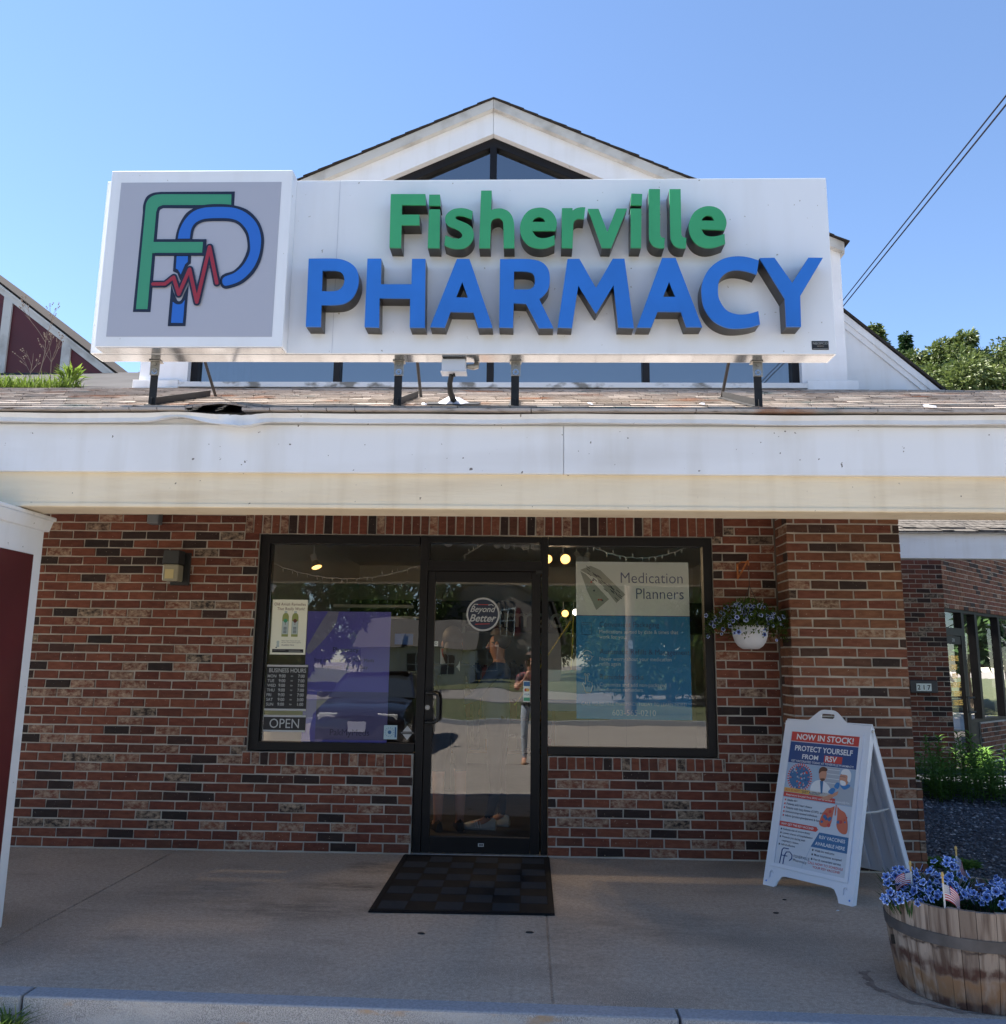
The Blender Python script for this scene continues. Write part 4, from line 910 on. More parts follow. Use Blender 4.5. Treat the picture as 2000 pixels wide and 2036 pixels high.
# ------------------------------------------------------------------ door mat
dm = thing('door_mat', 'black rubber entrance mat with ribbed checker squares in front of the door', 'door mat', (-.385, -.8, 0))
mb = MB(); mb.prism([(-.945, -1.548), (.171, -1.532), (.176, -.035), (-.949, -.045)], .002, .010, 'black_rubber', axis='xy'); mb.build('backing', dm, bevel=.003)
mb = MB(); [mb.box(a, b, c, d, .0101, .0145, 'black_rubber') for a, b, c, d in ((-.940, -.912, -1.535, -.05), (.140, .167, -1.525, -.045), (-.911, .139, -1.530, -1.500), (-.911, .139, -.088, -.055))]; mb.build('rubber_border', dm, bevel=.002)
mb = MB(); nx, ny = 6, 8
for i in range(nx):
    for j in range(ny):
        x0 = -.905+i*.1735; y0 = -1.495+j*.174
        if (i+j) % 2 == 0:
            for k in range(13): mb.box(x0+.004, x0+.1695, y0+.006+k*.0128, y0+.013+k*.0128, .0102, .0135, 'mat_ridge')
        else: mb.box(x0+.003, x0+.1705, y0+.003, y0+.171, .0102, .0118, 'black_rubber')
mb.build('ribbed_squares', dm)

# ------------------------------------------------------------------ A-frame sidewalk sign
U = Vector((.6351, -.7724, 0)); Nb = Vector((.7724, .6351, 0)); C0 = Vector((1.8375, -.943, 0))
af = thing('sidewalk_sign', 'white plastic A-frame sidewalk sign with a vaccine poster standing by the brick pilaster', 'sidewalk sign', tuple(C0))
def panel_out():
    right = [(.33, 0), (.33, 1.145)]; hump = [(.20, 1.147), (.15, 1.158, 1), (.095, 1.205, 1), (.055, 1.235, 1), (0, 1.240, 1), (-.055, 1.235, 1), (-.095, 1.205, 1), (-.15, 1.158, 1), (-.20, 1.147)]
    left = [(-.33, 1.145), (-.33, 0), (-.245, 0), (-.23, .012), (-.222, .035), (-.195, .075), (-.17, .082), (.17, .082), (.195, .075), (.222, .035), (.235, 0)]
    return smooth_loop(right+hump+left, 4)
hole = [(-.042, 1.178), (.042, 1.178), (.052, 1.188), (.052, 1.202), (.042, 1.212), (-.042, 1.212), (-.052, 1.202), (-.052, 1.188)]
z1 = (Nb*.36+Vector((0, 0, 1.10))); Mf = frame(C0, U, z1)
mb = MB(); mb.M = Mf; mb.prism(panel_out(), 0, .012, 'plastic_white', hole)
mb.box(-.33, -.318, .012, .045, .0, 1.14, 'plastic_white'); mb.box(.318, .33, .012, .045, .0, 1.14, 'plastic_white')
fp = mb.build('front_panel', af, bevel=.004)
mb = MB(); mb.M = Mf
for a, b, c, d in ((-.285, -.262, .13, 1.09), (.262, .285, .13, 1.09), (-.262, .262, 1.066, 1.09), (-.262, .262, .13, .154)): mb.box(a, b, -.010, -.0005, c, d, 'plastic_white')
mb.build('poster_frame', fp, bevel=.003)
for s in (-1, 1):
    mb = MB(); mb.M = Mf; x = s*.272; mb.tube([(x-.012, -.004, .055), (x-.012, -.006, .09), (x, -.007, .102), (x+.012, -.006, .09)], .004, 'plastic_white', 6); mb.disc(x+.035*s, .03, .006, 'blue_v', -.0015); mb.build('foot_latch', fp)
# back panel leaning the other way, with moulded ribs
foot2 = C0 + Nb*.80; z2 = (C0+Nb*.372+Vector((0, 0, 1.10))) - foot2; Mb_ = frame(foot2, U, z2); L2 = z2.length
mb = MB(); mb.M = Mb_; mb.prism([(.33, 0), (.33, L2), (-.33, L2), (-.33, 0), (-.25, 0), (-.235, .04), (-.20, .07), (.20, .07), (.235, .04), (.25, 0)], -.006, .006, 'plastic_white')
mb.box(.312, .33, -.045, -.0065, .0, L2-.04, 'plastic_white'); mb.box(-.33, -.312, -.045, -.0065, 0, L2-.04, 'plastic_white')
for x in (-.20, -.09, .02, .13, .24): mb.prism([(x-.018, .09), (x+.018, .09), (x+.018, L2-.1), (x-.018, L2-.1)], -.024, -.0065, 'plastic_white')
mb.build('back_panel', af, bevel=.004)
mb = MB(); a = C0+U*.31+Nb*(.36*.5+.03)+Vector((0, 0, .54)); b2 = foot2+U*.31+z2*.49; mb.tube([a, (a+b2)/2+Vector((0, 0, -.01)), b2], .007, 'silver', 6); mb.build('spreader_bar', af)
mb = MB(); mb.M = Mf; mb.tube([(.300, .02, 1.115), (.336, .02, 1.115)], .010, 'steel', 10); mb.build('hinge_pin', af)

# the poster: local x -.262...262, z .154..1.066
ps = MB(); ps.M = Mf; pw = .262; PT, PB = 1.066, .154; Yp = -.0015
RED = mat('poster_red', (.48, .045, .035), .45); NVY = mat('poster_navy', (.018, .055, .19), .45); PWH = mat('poster_white', (.50, .55, .62), .45); PALE = mat('poster_pale_blue', (.30, .40, .53), .45)
YEL = mat('poster_yellow', (.60, .36, .08), .45); MID = mat('poster_mid_blue', (.025, .12, .28), .45); DK = mat('poster_ink', (.03, .04, .07), .45); SKIN = mat('poster_skin', (.50, .24, .15), .45); HAIR = mat('poster_hair', (.10, .035, .018), .5); GRY = mat('poster_grey', (.34, .37, .42), .45); GLV = mat('poster_glove', (.03, .17, .42), .45); ORG = mat('poster_orange', (.52, .12, .06), .45); WHT = mat('poster_letter_white', (.66, .68, .70), .45)
ps.rect(-pw, pw, PB, PT, PWH, Yp); sheet = ps.build('poster_sheet', fp)
pr = MB(); pr.M = Mf; y = Yp-.0012
pr.rect(-pw, pw, 1.000, PT, RED, y); pr.rect(-pw, pw, .845, .995, NVY, y); pr.rect(.015, .150, .870, .918, RED, y-.0005)
pr.text('NOW IN STOCK!', 0, 1.014, .056, WHT, y-.001, 'CENTER', .022, 1.02); pr.text('PROTECT YOURSELF', 0, .934, .052, WHT, y-.001, 'CENTER', .02, .92)
pr.text('FROM', -.155, .880, .045, WHT, y-.001, 'LEFT', .02, 1.08); pr.text('RSV', .025, .878, .052, WHT, y-.001, 'LEFT', .022)
pr.text('GET VACCINATED TODAY AT FISHERVILLE PHARMACY!', 0, .853, .0205, WHT, y-.001, 'CENTER', .008, .93)
pr.rect(-.262, .10, .640, .668, YEL, y-.001); pr.text('RSV IS NOT ', -.250, .646, .022, RED, y-.0015, 'LEFT', .012); pr.text('"JUST A COLD"', -.125, .646, .022, DK, y-.0015, 'LEFT', .012)
pr.rect(-.262, .262, .606, .638, RED, y-.0008); pr.text('Respiratory Syncytial Virus (RSV) can be serious \u2014 especially for:', 0, .615, .0185, WHT, y-.0013, 'CENTER', .004, .98)
for i, t in enumerate(('Adults 60+', 'Patients with heart disease', 'Patients with lung disease (COPD, asthma)', 'Immunocompromised individuals', 'Infants (protect grandparents & family!)')):
    z = .578-.0265*i; pr.rect(-.248, -.238, z, z+.012, RED, y); pr.text(t, -.228, z, .0205, DK, y, 'LEFT', .010, .90)
pr.flat([(-.262, .405), (.02, .405), (.035, .420), (.02, .437), (-.262, .437)], RED, y); pr.text('WHY GET THE RSV VACCINE?', -.25, .414, .0205, WHT, y-.001, 'LEFT', .012, .92)
for i, t in enumerate(('Reduces risk of severe illness', 'Lowers chance of hospitalization', 'Protects you during peak', 'respiratory season', 'Safe & effective')):
    z = .380-.0255*i
    if i != 3: pr.rect(-.248, -.238, z, z+.011, DK, y)
    pr.text(t, -.228, z, .0195, DK, y, 'LEFT', .008, .90)
pr.flat([(-.005, .305), (.262, .305), (.262, .405), (.045, .405)], MID, y-.0004); pr.text('RSV VACCINES', .143, .366, .031, WHT, y-.001, 'CENTER', .014, .92); pr.text('AVAILABLE HERE', .133, .322, .031, WHT, y-.001, 'CENTER', .014, .92)
for i, t in enumerate(('Walk-ins welcome', 'Most insurances accepted', 'Fast & convenient service')):
    z = .281-.0285*i; pr.rect(.008, .019, z, z+.012, DK, y); pr.text(t, .028, z, .0205, DK, y, 'LEFT', .010, .93)
pr.text('CALL NOW TO SCHEDULE', .115, .197, .0215, RED, y, 'CENTER', .006, .98); pr.text('YOUR RSV VACCINE!', .125, .174, .0215, RED, y, 'CENTER', .006, .98)
pr.flat([(-.055, .16), (-.052, .16), (-.002, .300), (-.006, .300)], PALE, y)
pr.tube([(-.222, y, .160), (-.215, y, .25), (-.205, y, .262), (-.165, y, .263)], .0035, NVY, 5); pr.tube([(-.218, y, .214), (-.17, y, .214)], .003, NVY, 5)
pr.tube([(-.195, y-.001, .158), (-.192, y-.001, .215), (-.18, y-.001, .240), (-.155, y-.001, .244), (-.135, y-.001, .228), (-.133, y-.001, .205), (-.15, y-.001, .188)], .0035, NVY, 5)
pr.text('FISHERVILLE', -.122, .215, .0255, DK, y, 'LEFT', .002, .9); pr.text('Pharmacy', -.122, .190, .0255, DK, y, 'LEFT', .0, 1.05)
pr.build('printed_text', sheet)
pc = MB(); pc.M = Mf; y = Yp-.0008
pc.rect(-pw, pw, .600, .843, PALE, y); pc.rect(.0, .14, .70, .843, GRY, y-.0004)
for z in (.735, .765, .795, .825): pc.rect(.05, .145, z, z+.003, WHT, y-.0007)
random.seed(2)
for k in range(34):
    a = 2*math.pi*k/34; pc.flat([(-.155+.075*math.cos(a-.03), .748+.075*math.sin(a-.03)), (-.155+.098*math.cos(a-.05), .748+.098*math.sin(a-.05)), (-.155+.098*math.cos(a+.05), .748+.098*math.sin(a+.05)), (-.155+.075*math.cos(a+.03), .748+.075*math.sin(a+.03))], RED, y-.0006)
pc.disc(-.155, .748, .082, MID, y-.001)
for k in range(70):
    a = random.uniform(0, 6.28); r_ = .078*math.sqrt(random.random()); pc.disc(-.155+r_*math.cos(a), .748+r_*math.sin(a), random.uniform(.004, .008), random.choice((RED, PALE, GRY, ORG, MID, NVY)), y-.0013-.00001*k, 7)
# clinician in a white coat, older patient in grey
L_ = lambda pts, m, d: pc.flat(smooth_loop(pts, 4), m, y-d)
L_([(-.065, .643), (-.055, .71, 1), (-.02, .742, 1), (.03, .745, 1), (.075, .715, 1), (.10, .68, 1), (.12, .643)], WHT, .0014)
L_([(.005, .742), (.022, .66), (.034, .66), (.030, .742)], MID, .0017)
L_([(-.005, .800, 1), (-.002, .76, 1), (.018, .742, 1), (.040, .752, 1), (.048, .785, 1), (.042, .815, 1), (.02, .825, 1)], SKIN, .0018)
L_([(-.010, .79, 1), (-.008, .825, 1), (.02, .840, 1), (.05, .828, 1), (.045, .812, 1), (.010, .808, 1)], HAIR, .0021)
L_([(.005, .757, 1), (.02, .740, 1), (.04, .752, 1), (.035, .762, 1)], HAIR, .0022)
L_([(.135, .605), (.130, .66, 1), (.15, .71, 1), (.19, .735, 1), (.235, .730, 1), (.262, .71), (.262, .605)], GRY, .0016)
L_([(.16, .725, 1), (.19, .705, 1), (.225, .725, 1), (.225, .742, 1), (.165, .742, 1)], GLV, .0018)
L_([(.150, .800, 1), (.150, .755, 1), (.175, .730, 1), (.205, .74, 1), (.215, .785, 1), (.20, .82, 1)], SKIN, .0020)
L_([(.155, .805, 1), (.165, .836, 1), (.205, .840, 1), (.228, .81, 1), (.225, .76, 1), (.205, .765, 1), (.20, .80, 1)], WHT, .0023); L_([(.153, .762, 1), (.165, .732, 1), (.195, .735, 1), (.19, .758, 1)], WHT, .0024)
pc.rect(.148, .19, .787, .790, DK, y-.0026)
L_([(.02, .625), (.10, .665, 1), (.15, .69), (.145, .665), (.08, .618)], SKIN, .0027); L_([(.075, .675, 1), (.10, .705, 1), (.125, .700, 1), (.11, .665, 1)], GLV, .0029); L_([(.115, .715, 1), (.13, .745, 1), (.152, .74, 1), (.145, .705, 1)], GLV, .0029)
# lungs
pc.rect(.0, pw, .43, .600, PALE, y-.0003) if False else None
L_([(.135, .590), (.128, .53, 1), (.120, .47, 1), (.085, .445, 1), (.040, .455, 1), (.045, .51, 1), (.075, .565, 1), (.105, .575, 1)], ORG, .001)
L_([(.155, .59), (.160, .53, 1), (.165, .46, 1), (.20, .425, 1), (.240, .43, 1), (.238, .50, 1), (.215, .555, 1), (.18, .572, 1)], ORG, .001)
pc.rect(.141, .149, .53, .60, ORG, y-.0012)
for k in range(16):
    q = random.choice(((.085, .51), (.2, .49))); pc.disc(q[0]+random.uniform(-.035, .035), q[1]+random.uniform(-.05, .05), random.uniform(.005, .014), random.choice((NVY, MID, RED)), y-.0014-.00003*k, 9)
pc.build('printed_picture', sheet)

# ------------------------------------------------------------------ half barrel planter
BC = Vector((2.118, -2.530, 0)); RB, RT, HB = .330, .372, .425
br = thing('barrel_planter', 'weathered oak half barrel planter with grey steel hoop and rust stains at the kerb', 'planter', tuple(BC))
def brad(z): t = z/HB; return RB+(RT-RB)*t+.012*math.sin(math.pi*min(1, t*.9))
def stave_mat():
    m = bpy.data.materials.new('weathered_oak'); m.use_nodes = True; nt = m.node_tree; b = nt.nodes['Principled BSDF']
    at = nt.nodes.new('ShaderNodeAttribute'); at.attribute_name = 'rnd'; cr = ramp(nt, [(0, (.17, .130, .102)), (.5, (.245, .195, .155)), (1, (.33, .27, .22))]); nt.links.new(at.outputs['Fac'], cr.inputs[0])
    o = mixc(nt, noise_fac(nt, 40, 7, (1, 1, .06), .45, .68), cr.outputs[0], (.085, .055, .040))
    tc = nt.nodes.new('ShaderNodeTexCoord'); sx = nt.nodes.new('ShaderNodeSeparateXYZ'); nt.links.new(tc.outputs['Object'], sx.inputs[0])
    def band(z0, z1, soft=.012):
        a = nt.nodes.new('ShaderNodeMapRange'); a.inputs['From Min'].default_value = z0-soft; a.inputs['From Max'].default_value = z0+soft
        c = nt.nodes.new('ShaderNodeMapRange'); c.inputs['From Min'].default_value = z1+soft; c.inputs['From Max'].default_value = z1-soft
        ad = nt.nodes.new('ShaderNodeMath'); ad.operation = 'ADD'; nn = nt.nodes.new('ShaderNodeTexNoise'); nn.inputs['Scale'].default_value = 16; nn.inputs['Detail'].default_value = 6; nt.links.new(tc.outputs['Object'], nn.inputs['Vector'])
        sc_ = nt.nodes.new('ShaderNodeMath'); sc_.operation = 'MULTIPLY_ADD'; sc_.inputs[1].default_value = .10; sc_.inputs[2].default_value = -.05; nt.links.new(nn.outputs['Fac'], sc_.inputs[0])
        nt.links.new(sx.outputs['Z'], ad.inputs[0]); nt.links.new(sc_.outputs[0], ad.inputs[1]); nt.links.new(ad.outputs[0], a.inputs['Value']); nt.links.new(ad.outputs[0], c.inputs['Value'])
        mm = nt.nodes.new('ShaderNodeMath'); mm.operation = 'MULTIPLY'; nt.links.new(a.outputs[0], mm.inputs[0]); nt.links.new(c.outputs[0], mm.inputs[1])
        m2 = nt.nodes.new('ShaderNodeMath'); m2.operation = 'MULTIPLY'; nt.links.new(mm.outputs[0], m2.inputs[0]); nt.links.new(noise_fac(nt, 22, 6, (1, 1, .5), .30, .55), m2.inputs[1]); return m2.outputs[0]
    o = mixc(nt, band(.02, .13), o, (.20, .115, .060)); o = mixc(nt, band(-.02, .032), o, (.065, .030, .020)); o = mixc(nt, band(.140, .185), o, (.065, .028, .018)); o = mixc(nt, band(.248, .262, .006), o, (.05, .035, .03))
    nt.links.new(o, b.inputs['Base Color']); b.inputs['Roughness'].default_value = .88
    nn = nt.nodes.new('ShaderNodeTexNoise'); nn.inputs['Scale'].default_value = 60; nn.inputs['Detail'].default_value = 8; mp = nt.nodes.new('ShaderNodeMapping'); mp.inputs['Scale'].default_value = (1, 1, .08); nt.links.new(tc.outputs['Object'], mp.inputs[0]); nt.links.new(mp.outputs[0], nn.inputs['Vector'])
    bu = nt.nodes.new('ShaderNodeBump'); bu.inputs['Strength'].default_value = .8; bu.inputs['Distance'].default_value = .006; nt.links.new(nn.outputs['Fac'], bu.inputs['Height']); nt.links.new(bu.outputs[0], b.inputs['Normal'])
    return m
MT['oak'] = stave_mat(); random.seed(12)
mb = MB(); a = 0
while a < 2*math.pi-.01:
    w = random.uniform(.13, .23); w = min(w, 2*math.pi-a); w = w if 2*math.pi-a-w > .1 else 2*math.pi-a
    g = .006; mb.cr = random.random(); dr_ = random.uniform(-.0025, .0025); zt = HB+random.uniform(-.004, .004); zs = [0.003, .07, .14, .21, .28, .35, zt]
    aa = [a+g/2, a+w/3, a+2*w/3, a+w-g/2]
    out = [[mb.pt((BC.x+(brad(z)+dr_)*math.cos(t), BC.y+(brad(z)+dr_)*math.sin(t), z)) for t in aa] for z in zs]
    inn = [[mb.pt((BC.x+(brad(z)-.026)*math.cos(t), BC.y+(brad(z)-.026)*math.sin(t), z)) for t in aa] for z in zs]
    for i in range(6):
        for k in range(3): mb.face((out[i][k], out[i][k+1], out[i+1][k+1], out[i+1][k]), 'oak'); mb.face((inn[i][k+1], inn[i][k], inn[i+1][k], inn[i+1][k+1]), 'oak')
        mb.face((inn[i][0], out[i][0], out[i+1][0], inn[i+1][0]), 'oak'); mb.face((out[i][3], inn[i][3], inn[i+1][3], out[i+1][3]), 'oak')
    for k in range(3): mb.face((out[6][k], out[6][k+1], inn[6][k+1], inn[6][k]), 'oak')
    a += w
mb.build('staves', br, attr=True)
mb = MB(); hoop_m = mat('grey_steel_hoop', (.075, .072, .075), .6, .3, var=.25, scale=14, bump=.1)
prof = [(brad(z)+.0045, z) for z in (.262, .275, .290, .305, .312)]; mb.lathe([(brad(.262)+.0005, .262)]+prof+[(brad(.312)+.0005, .312)], hoop_m, 64, tuple(BC), cap=False); mb.build('hoop', br, smooth=True)
mb = MB(); mb.lathe([(.01, 0), (RT-.03, 0)], 'soil', 30, (BC.x, BC.y, HB-.05), cap=False); mb.build('soil', br)
mb = MB(); mb.box(-.012, .012, -.010, .0, -.02, .02, 'black'); 
for v in mb.v: v.x += BC.x-brad(.2)-.003; v.y += BC.y; v.z += .21
mb.build('iron_tag', br)
# stain ring on the slab is a shallow dark mark of its own
mb = MB(); n = 40; pts = []
stm = mat('rust_ring_stain', (.12, .082, .062), .9, rgb2=(.26, .21, .17), thr=(.35, .6), scale=14)
for k in range(n):
    a0 = R(150)+R(115)*k/n; a1 = R(150)+R(115)*(k+1)/n; w = .022+.022*abs(math.sin(k*.7)); ro = .40+.01*math.sin(k*.6)
    P = [(2.06+ro*math.cos(a0), -2.50+ro*math.sin(a0)*.80), (2.06+(ro+w)*math.cos(a0), -2.50+(ro+w)*math.sin(a0)*.80), (2.06+(ro+w)*math.cos(a1), -2.50+(ro+w)*math.sin(a1)*.80), (2.06+ro*math.cos(a1), -2.50+ro*math.sin(a1)*.80)]
    mb.poly([(p[0], p[1], .0022) for p in P][::-1], stm)
mb.v = [Vector((v.x, max(v.y, ky(v.x)+.012), v.z)) for v in mb.v]
struct(mb.build('slab_stain'))

leafB = leaf_mat('artificial_stem_green', (.012, .045, .016), (.04, .10, .03), .1)
def flower_bunch(loc, n, spread, hmin, hmax, lab, seed):
    random.seed(seed); t = thing('artificial_flower_bunch', lab, 'flowers', loc, 'blue artificial flowers in the barrel')
    mb = MB(); fl = []
    for k in range(n):
        a = random.uniform(0, 2*math.pi); rr = spread*math.sqrt(random.random()); h = random.uniform(hmin, hmax)*(1-.35*(rr/spread)**2)
        tip = Vector((rr*math.cos(a), rr*math.sin(a), h)); b0 = tip*.18; b0.z = -.03
        if k % 2 == 0: mb.cr = random.random(); mb.tube([Vector(loc)+b0, Vector(loc)+(b0+tip)/2+Vector((0, 0, .02)), Vector(loc)+tip], .0022, leafB, 4)
        fl.append(tip)
    for k in range(int(n*1.6)):
        a = random.uniform(0, 2*math.pi); rr = spread*.8*math.sqrt(random.random()); mb.cr = random.random()
        leaf(mb, Vector(loc)+Vector((rr*math.cos(a), rr*math.sin(a), random.uniform(-.02, hmin*.5))), (math.cos(a)*.5, math.sin(a)*.5, random.uniform(.5, 1.2)), random.uniform(.07, .13), .011, leafB, bend=.15)
    mb.build('stems', t, attr=True)
    pr_ = bf_mesh if bf_mesh else None
    for k, tip in enumerate(fl):
        o = bpy.data.objects.new('flower', bf_mesh); col.objects.link(o); o.parent = t
        d = Vector((tip.x*2.2, tip.y*2.2-.10, .14+random.uniform(-.05, .1))); aim(o, d, tip, random.uniform(0, 6), random.uniform(.55, 1.15))
petal2 = mat('cloth_petal_blue', (.08, .17, .46), .75, var=.35, scale=60); rim2 = mat('cloth_petal_pale', (.46, .56, .84), .75, var=.2, scale=50)
vary(petal2, (.40, .45, .55)); vary(rim2, (.70, .74, .85))
def cloth_flower():
    mb = MB(); R_ = .0215
    for p in range(5):
        a0 = 2*math.pi*p/5; c = mb.pt((0, 0, -.005)); seg = 6; q1 = []; q2 = []; q3 = []
        for k in range(seg+1):
            t = a0 + (k/seg-.5)*2*math.pi/5*1.02; w = math.sin(math.pi*(k+.35)/(seg+.7)); up_ = .003*math.sin(math.pi*k/seg)+.0003*p
            q1.append(mb.pt((R_*.30*math.cos(t), R_*.30*math.sin(t), -.001+up_*.4))); q2.append(mb.pt((R_*(.45+.33*w)*math.cos(t), R_*(.45+.33*w)*math.sin(t), .002+up_))); q3.append(mb.pt((R_*(.48+.52*w)*math.cos(t), R_*(.48+.52*w)*math.sin(t), .0005+up_)))
        for k in range(seg): mb.face((c, q1[k], q1[k+1]), petal_c); mb.face((q1[k], q2[k], q2[k+1], q1[k+1]), petal2); mb.face((q2[k], q3[k], q3[k+1], q2[k+1]), rim2)
    o = mb.build('tmp', None); me = o.data; bpy.data.objects.remove(o); me.name = 'flower'; return me
bf_mesh = cloth_flower()
zt = HB-.075
flower_bunch((1.80, -2.62, zt), 34, .12, .06, .13, 'blue cloth flowers hanging over the left rim of the barrel', 1)
flower_bunch((1.965, -2.60, zt), 44, .13, .09, .17, 'blue cloth flowers behind the nearest little flag', 2)
flower_bunch((2.17, -2.66, zt), 56, .14, .07, .15, 'blue cloth flowers over the front rim of the barrel', 3)
flower_bunch((2.34, -2.52, zt), 44, .13, .08, .16, 'blue cloth flowers at the right side of the barrel', 4)
flower_bunch((2.10, -2.38, zt), 44, .14, .10, .20, 'tallest blue cloth flowers at the back of the barrel', 5)
flower_bunch((1.86, -2.42, zt), 30, .10, .10, .17, 'blue cloth flowers at the back left of the barrel', 6)

flag_red = mat('flag_red', (.42, .02, .035), .7); flag_white = mat('flag_white', (.62, .62, .64), .7); flag_blue = mat('flag_blue', (.015, .025, .14), .7); gilt = mat('gilt_tip', (.5, .33, .10), .5)
def flag(base, lean, size, rot, droop, lab):
    t = thing('small_flag', lab, 'flag', base, 'little stick flags in the barrel')
    d = Vector(lean).normalized(); top = Vector(base)+d*size*1.75
    mb = MB(); mb.tube([base, top], .0042, 'plastic_white' if False else MT['trim'], 8); mb.build('stick', t); mb = MB(); mb.ball(top+d*.006, .007, gilt, 8, 6, (1, 1, 1.8)); mb.tube([top-d*.0, top-d*.03], .0046, gilt, 8); mb.build('tip', t)
    mb = MB(); W, Hh = size*1.35, size*.78; nx, nz = 20, 13; u_ = Vector((math.cos(rot), math.sin(rot), 0)); side = Vector((-math.sin(rot), math.cos(rot), 0))
    def P(i, j):
        u = i/nx; v = j/nz
        fold = math.sin(u*7+v*1.5)*.010*u*1.4; return top - d*(.035+v*Hh) + u_*(u*W*(1-droop*.55)) - Vector((0, 0, 1))*(u*u*W*droop) + side*(fold+.012*u) 
    g = [[mb.pt(P(i, j)) for j in range(nz+1)] for i in range(nx+1)]
    for i in range(nx):
        for j in range(nz): mb.face((g[i][j], g[i][j+1], g[i+1][j+1], g[i+1][j]), flag_blue if (i < 8 and j < 7) else (flag_red if j % 2 == 0 else flag_white))
    for r_ in range(9):
        for c in range(6 if r_ % 2 == 0 else 5):
            i = (.65+c*1.25+(0 if r_ % 2 == 0 else .62)); j = .6+r_*.72; p = P(i, j); q = P(i+.3, j); n_ = (P(i+.3, j)-p).cross(P(i, j+.3)-p).normalized()
            for sgn in (1, -1):
                pt = [p+n_*.0009*sgn+(u_*math.cos(2*math.pi*k/5)+d*math.sin(2*math.pi*k/5))*.0022 for k in range(5)]; mb.poly(pt, flag_white)
    mb.build('flag_cloth', t, smooth=False)
flag((1.885, -2.80, .435-.03), (-.02, -.02, 1), .088, .05, .55, 'little stars and stripes flag nearest the barrel front rim')
flag((1.865, -2.52, .42), (-.015, .03, 1), .070, 2.9, .35, 'little stars and stripes flag at the back left of the barrel, blowing left')
flag((2.20, -2.28, .42), (.0, .0, 1), .085, -1.2, .9, 'folded little flag standing at the back of the barrel')

# ------------------------------------------------------------------ things in the shop windows
def board(name, label, cat, x0, x1, z0, z1, y, m, group=None):
    t = thing(name, label, cat, ((x0+x1)/2, y, z0), group); mb = MB(); mb.box(x0, x1, y, y+.003, z0, z1, m); s = mb.build('sheet', t); return t, s
# remedies poster
t, s = board('poster', 'small pale poster of two bottles taped inside the left window', 'poster', -2.118, -1.826, 1.523, 1.972, .0565, mat('cream_paper', (.78, .78, .64), .6))
mb = MB(); mb.M = frame((-2.118, .0553, 1.523), (1, 0, 0), (0, 0, 1)); BR = mat('brown_ink', (.12, .035, .02), .6); W = .292
mb.text('Old Amish Remedies', W/2, .400, .034, BR, 0, 'CENTER', sx=.86, space=1.05, shear=.05); mb.text('That Really Work!', W/2+.01, .362, .034, BR, 0, 'CENTER', sx=.86, space=1.05, shear=.05)
mb.text('These simple time-proven teas', .09, .108, .0125, DK, 0); mb.text('All your trusted natural support', .09, .094, .0125, DK, 0, shear=.2); mb.text('Available Here', .09, .072, .018, DK, 0, shear=.25)
mb.rect(.018, .276, .016, .044, 'black', 0); mb.text('QUALITY ARTISAN GOODS', .03, .033, .008, 'silver', -.0005); mb.rect(.155, .265, .022, .024, 'silver', -.0005); mb.rect(.155, .25, .030, .032, 'silver', -.0005); mb.build('printed_text', s)
mb = MB(); mb.M = frame((-2.118, .0551, 1.523), (1, 0, 0), (0, 0, 1)); lbm = mat('bottle_liquid', (.26, .30, .09), .4); lbl = mat('bottle_label', (.42, .50, .50), .5)
for x in (.115, .195):
    mb.flat(smooth_loop([(x-.027, .145), (x+.027, .145), (x+.027, .30, 1), (x+.022, .325, 1), (x+.010, .338), (x-.010, .338), (x-.022, .325, 1), (x-.027, .30, 1)], 3), lbm, 0); mb.rect(x-.011, x+.011, .338, .355, lbl, 0)
    mb.rect(x-.025, x+.025, .165, .272, lbl, -.0006); mb.disc(x, .275, .016, BR if x > .15 else 'green_v', -.001, 0 or 12); mb.rect(x-.002, x+.002, .24, .27, BR, -.001)
    for k in range(5): mb.rect(x-.013, x+.013, .175+k*.011, .180+k*.011, DK, -.0012)
mb.disc(.062, .100, .012, lbl, 0, 12); mb.flat([(.05, .06), (.075, .06), (.072, .09), (.053, .09)], lbl, -.0003); mb.rect(.045, .056, .052, .060, DK, 0); mb.build('printed_picture', s)
# hours sign, applied letters on a dark board
t = thing('hours_sign', 'black business hours sign with silver letters in the lower left window', 'sign', (-1.967, .08, 1.074)); mb = MB(); mb.box(-2.136, -1.796, .0572, .0592, 1.074, 1.440, 'black'); s = mb.build('board', t)
mb = MB(); mb.rect(-2.136, -1.796, 1.424, 1.440, 'silver', .0562); mb.rect(-2.136, -1.796, 1.074, 1.090, 'silver', .0562); mb.build('border_bar', s)
mb = MB(); mb.M = frame((-1.966, .0558, 0), (1, 0, 0), (0, 0, 1)); mb.text('BUSINESS HOURS', .004, 1.379, .047, 'silver', 0, 'CENTER', .006, sx=.84)
for i, (d, c) in enumerate((('MON', '7:00'), ('TUE', '7:00'), ('WED', '7:00'), ('THU', '7:00'), ('FRI', '7:00'), ('SAT', '3:00'), ('SUN', '1:00'))):
    z = 1.338-.0375*i; mb.text(d, -.158, z, .033, 'silver', 0, bold=.008, sx=.95); mb.text('9:00', -.065, z, .036, 'silver', 0, bold=.008, sx=.9); mb.text('to', .032, z+.006, .022, 'silver', 0); mb.text(c, .146, z, .036, 'silver', 0, 'RIGHT', .008, sx=.9)
mb.build('printed_text', s)
t = thing('open_sign', 'black OPEN sign with silver letters under the business hours', 'sign', (-1.965, .08, .908)); mb = MB(); mb.box(-2.136, -1.793, .0572, .0592, .908, 1.040, 'black'); s = mb.build('board', t)
